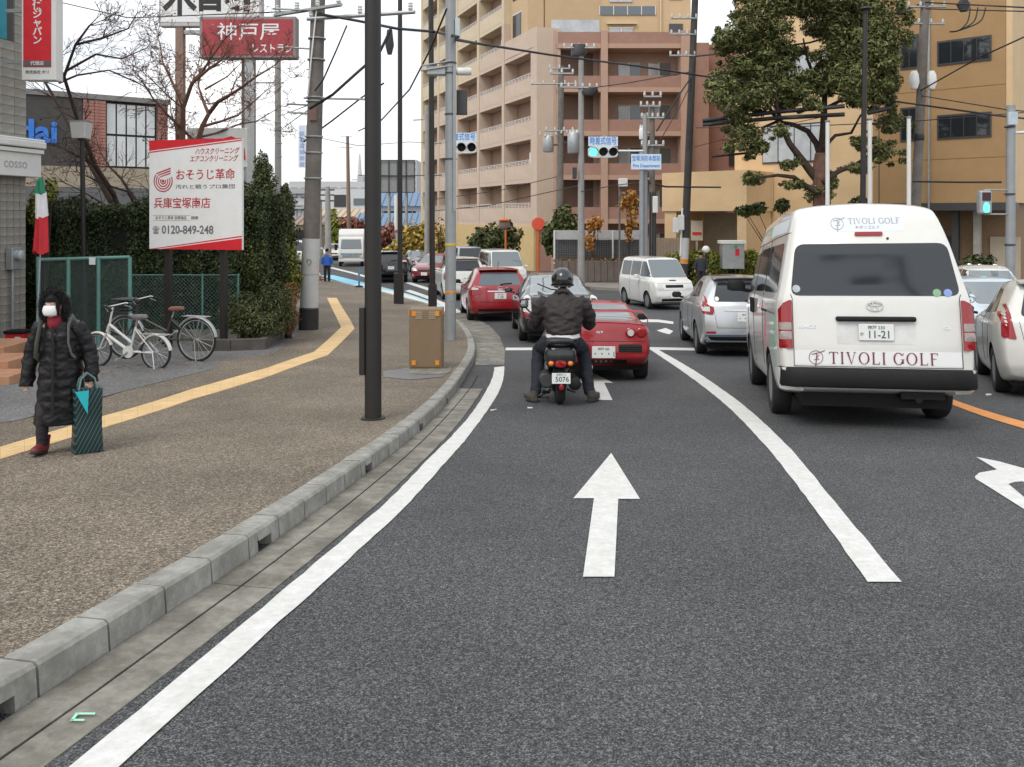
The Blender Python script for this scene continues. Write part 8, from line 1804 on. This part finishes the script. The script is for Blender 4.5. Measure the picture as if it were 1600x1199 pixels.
bare('bare cherry tree spreading over the dark grey store, left of the board', 20.5, [(215, 470), (205, 400), (193, 350), (178, 305)], [([(193, 350), (165, 300), (140, 255), (118, 215), (92, 165), (70, 128), (48, 100)], .08), ([(178, 305), (150, 262), (125, 200), (100, 120), (118, 70), (140, 40)], .07), ([(118, 70), (160, 60), (200, 45), (215, 20)], .035), ([(105, 110), (150, 85), (190, 92), (230, 75)], .035), ([(92, 130), (120, 118), (170, 110), (215, 130), (255, 150)], .03), ([(200, 380), (225, 330), (250, 290), (268, 240)], .05), ([(193, 350), (160, 318), (130, 300), (100, 285)], .04)], .13, 41)
bare('bare tree with reddish trunks rising behind the advertising board', 18.6, [(300, 480), (302, 330), (306, 262), (308, 225), (316, 198), (326, 178)], [([(326, 178), (318, 160), (310, 135), (312, 110)], .045), ([(326, 178), (340, 160), (360, 148), (376, 138), (400, 120), (425, 105)], .05), ([(316, 198), (345, 190), (372, 180), (395, 160), (418, 140)], .035), ([(308, 225), (288, 205), (262, 180), (240, 155), (222, 128)], .04), ([(310, 215), (340, 208), (372, 195), (400, 190), (430, 172)], .03), ([(304, 290), (285, 240), (286, 170), (300, 130), (326, 108), (345, 95)], .07), ([(288, 160), (270, 130), (255, 100), (248, 60)], .035), ([(312, 120), (330, 90), (352, 60), (375, 40)], .03), ([(320, 140), (355, 120), (380, 95)], .025)], .10, 42, m=M_bark2)
bare('small bare tree in the hedge left of the advertising board', 19.5, [(226, 470), (222, 360), (212, 315)], [([(212, 315), (190, 280), (172, 262), (158, 240)], .04), ([(216, 330), (200, 300), (175, 292), (145, 280), (120, 268)], .035), ([(220, 350), (235, 300), (240, 255), (252, 215)], .035)], .07, 43, 3)
# greenery on the far side of the crossing
bush('shrub', 'broad green shrub in front of the yellow wall, by the traffic mirror', [cl(762, 372, 48, 28, 22, 900), cl(790, 372, 48.4, 26, 24, 900), (cl(745, 380, 48, 14, 14, 300))], L_shrub, .16, 51)
bush('shrub', 'tall dark green shrub right of the round red sign', [cl(862, 372, 45, 16, 30, 700), cl(880, 350, 45.4, 22, 30, 900), cl(893, 368, 45, 12, 28, 400)], L_dark, .15, 52)
bush('young_tree', 'slender young tree with orange leaves behind the fire department sign', [cl(986, 310, 41, 16, 14, 200), cl(976, 320, 41, 14, 10, 120), cl(988, 335, 41, 9, 25, 120), cl(983, 365, 41, 8, 22, 60)], L_orange, .14, 53, cat='tree', stems=3)
bush('young_tree', 'young brown leaved tree in front of the mesh fence', [cl(928, 352, 42, 14, 14, 130), cl(922, 375, 42, 10, 20, 110), cl(934, 345, 42, 9, 10, 60)], L_orange, .13, 54, cat='tree', stems=5)
hedge('clipped yellow green hedge below the white lidded kiosk', [(PX(1052, 38.5), PX(1092, 38.5), 38.2, 39.6, zr(38)-.1, PZ(398, 38.5)), (PX(1090, 38.8), PX(1185, 38.8), 38.6, 39.8, zr(38)-.1, PZ(397, 38.8))], L_ygreen, .09, 420, 55)
bush('shrub', 'dark low evergreen above the kiosk, below the large tree', [cl(1165, 330, 36, 18, 9, 300), cl(1185, 326, 36, 12, 10, 200), cl(1222, 322, 36, 12, 12, 250), cl(1345, 318, 35, 16, 12, 250)], L_dark, .12, 56)
bush('shrub', 'thin strip of planting on top of the planter wall', [cl(u, 408, 41.8, 16, 5, 120) for u in range(880, 1010, 22)], L_brown, .09, 57)
bush('shrub', 'yellow autumn shrubs at the foot of the apartment block', [cl(640, 375, 62, 18, 28, 500), cl(622, 392, 62, 14, 20, 300), cl(662, 370, 62, 14, 30, 400), cl(608, 398, 62, 14, 14, 300), cl(690, 378, 60, 16, 22, 300)], L_yel, .22, 58)
bush('shrub', 'rust red shrub below the blue roofed house', [cl(606, 366, 70, 16, 16, 350), cl(595, 378, 70, 12, 16, 250)], L_rust, .24, 59)
bush('shrub', 'pale brown bushes behind the far truck', [cl(540, 350, 84, 22, 12, 350), cl(560, 352, 84, 18, 10, 250), cl(520, 372, 84, 12, 22, 300)], L_rust, .3, 60)
bush('young_tree', 'green roadside tree behind the white far car', [cl(519, 352, 80, 12, 26, 350), cl(526, 368, 80, 10, 16, 200)], L_ygreen, .3, 61, cat='tree')
bush('young_tree', 'thin bare brown tree before the lowest pink balcony', [cl(690, 352, 52, 8, 18, 25), cl(684, 362, 52, 7, 18, 20)], L_brown, .12, 62, cat='tree', stems=7)
bush('shrub', 'dark hedge beside the parked motorbikes', [cl(1530, 412, 30, 30, 16, 500)], L_hedge, .1, 63)
bush('shrub', 'yellow green climbing plant at the corner of the tiled shop', [cl(58, 325, 16.6, 16, 30, 500), cl(78, 300, 17, 12, 24, 250)], L_ygreen, .055, 64)
# fallen leaves and grit along the bicycles
rg = np.random.default_rng(9); n = 420; u = rg.uniform(120, 430, n); vv = 600-(u-120)*.14+rg.normal(0, 9, n)-12
pts = np.array([tuple(S(float(a), float(c))+Vector((0, 0, .012))) for a, c in zip(u, vv)]); o = _quads('fallen_leaves', L_brown, None, pts, np.tile([0, 0, 1.], (n, 1))+rg.normal(0, .15, (n, 3)), .022, rg, 'stuff'); tag(o, 'scattered dry leaves on the asphalt by the bicycles', 'leaves')
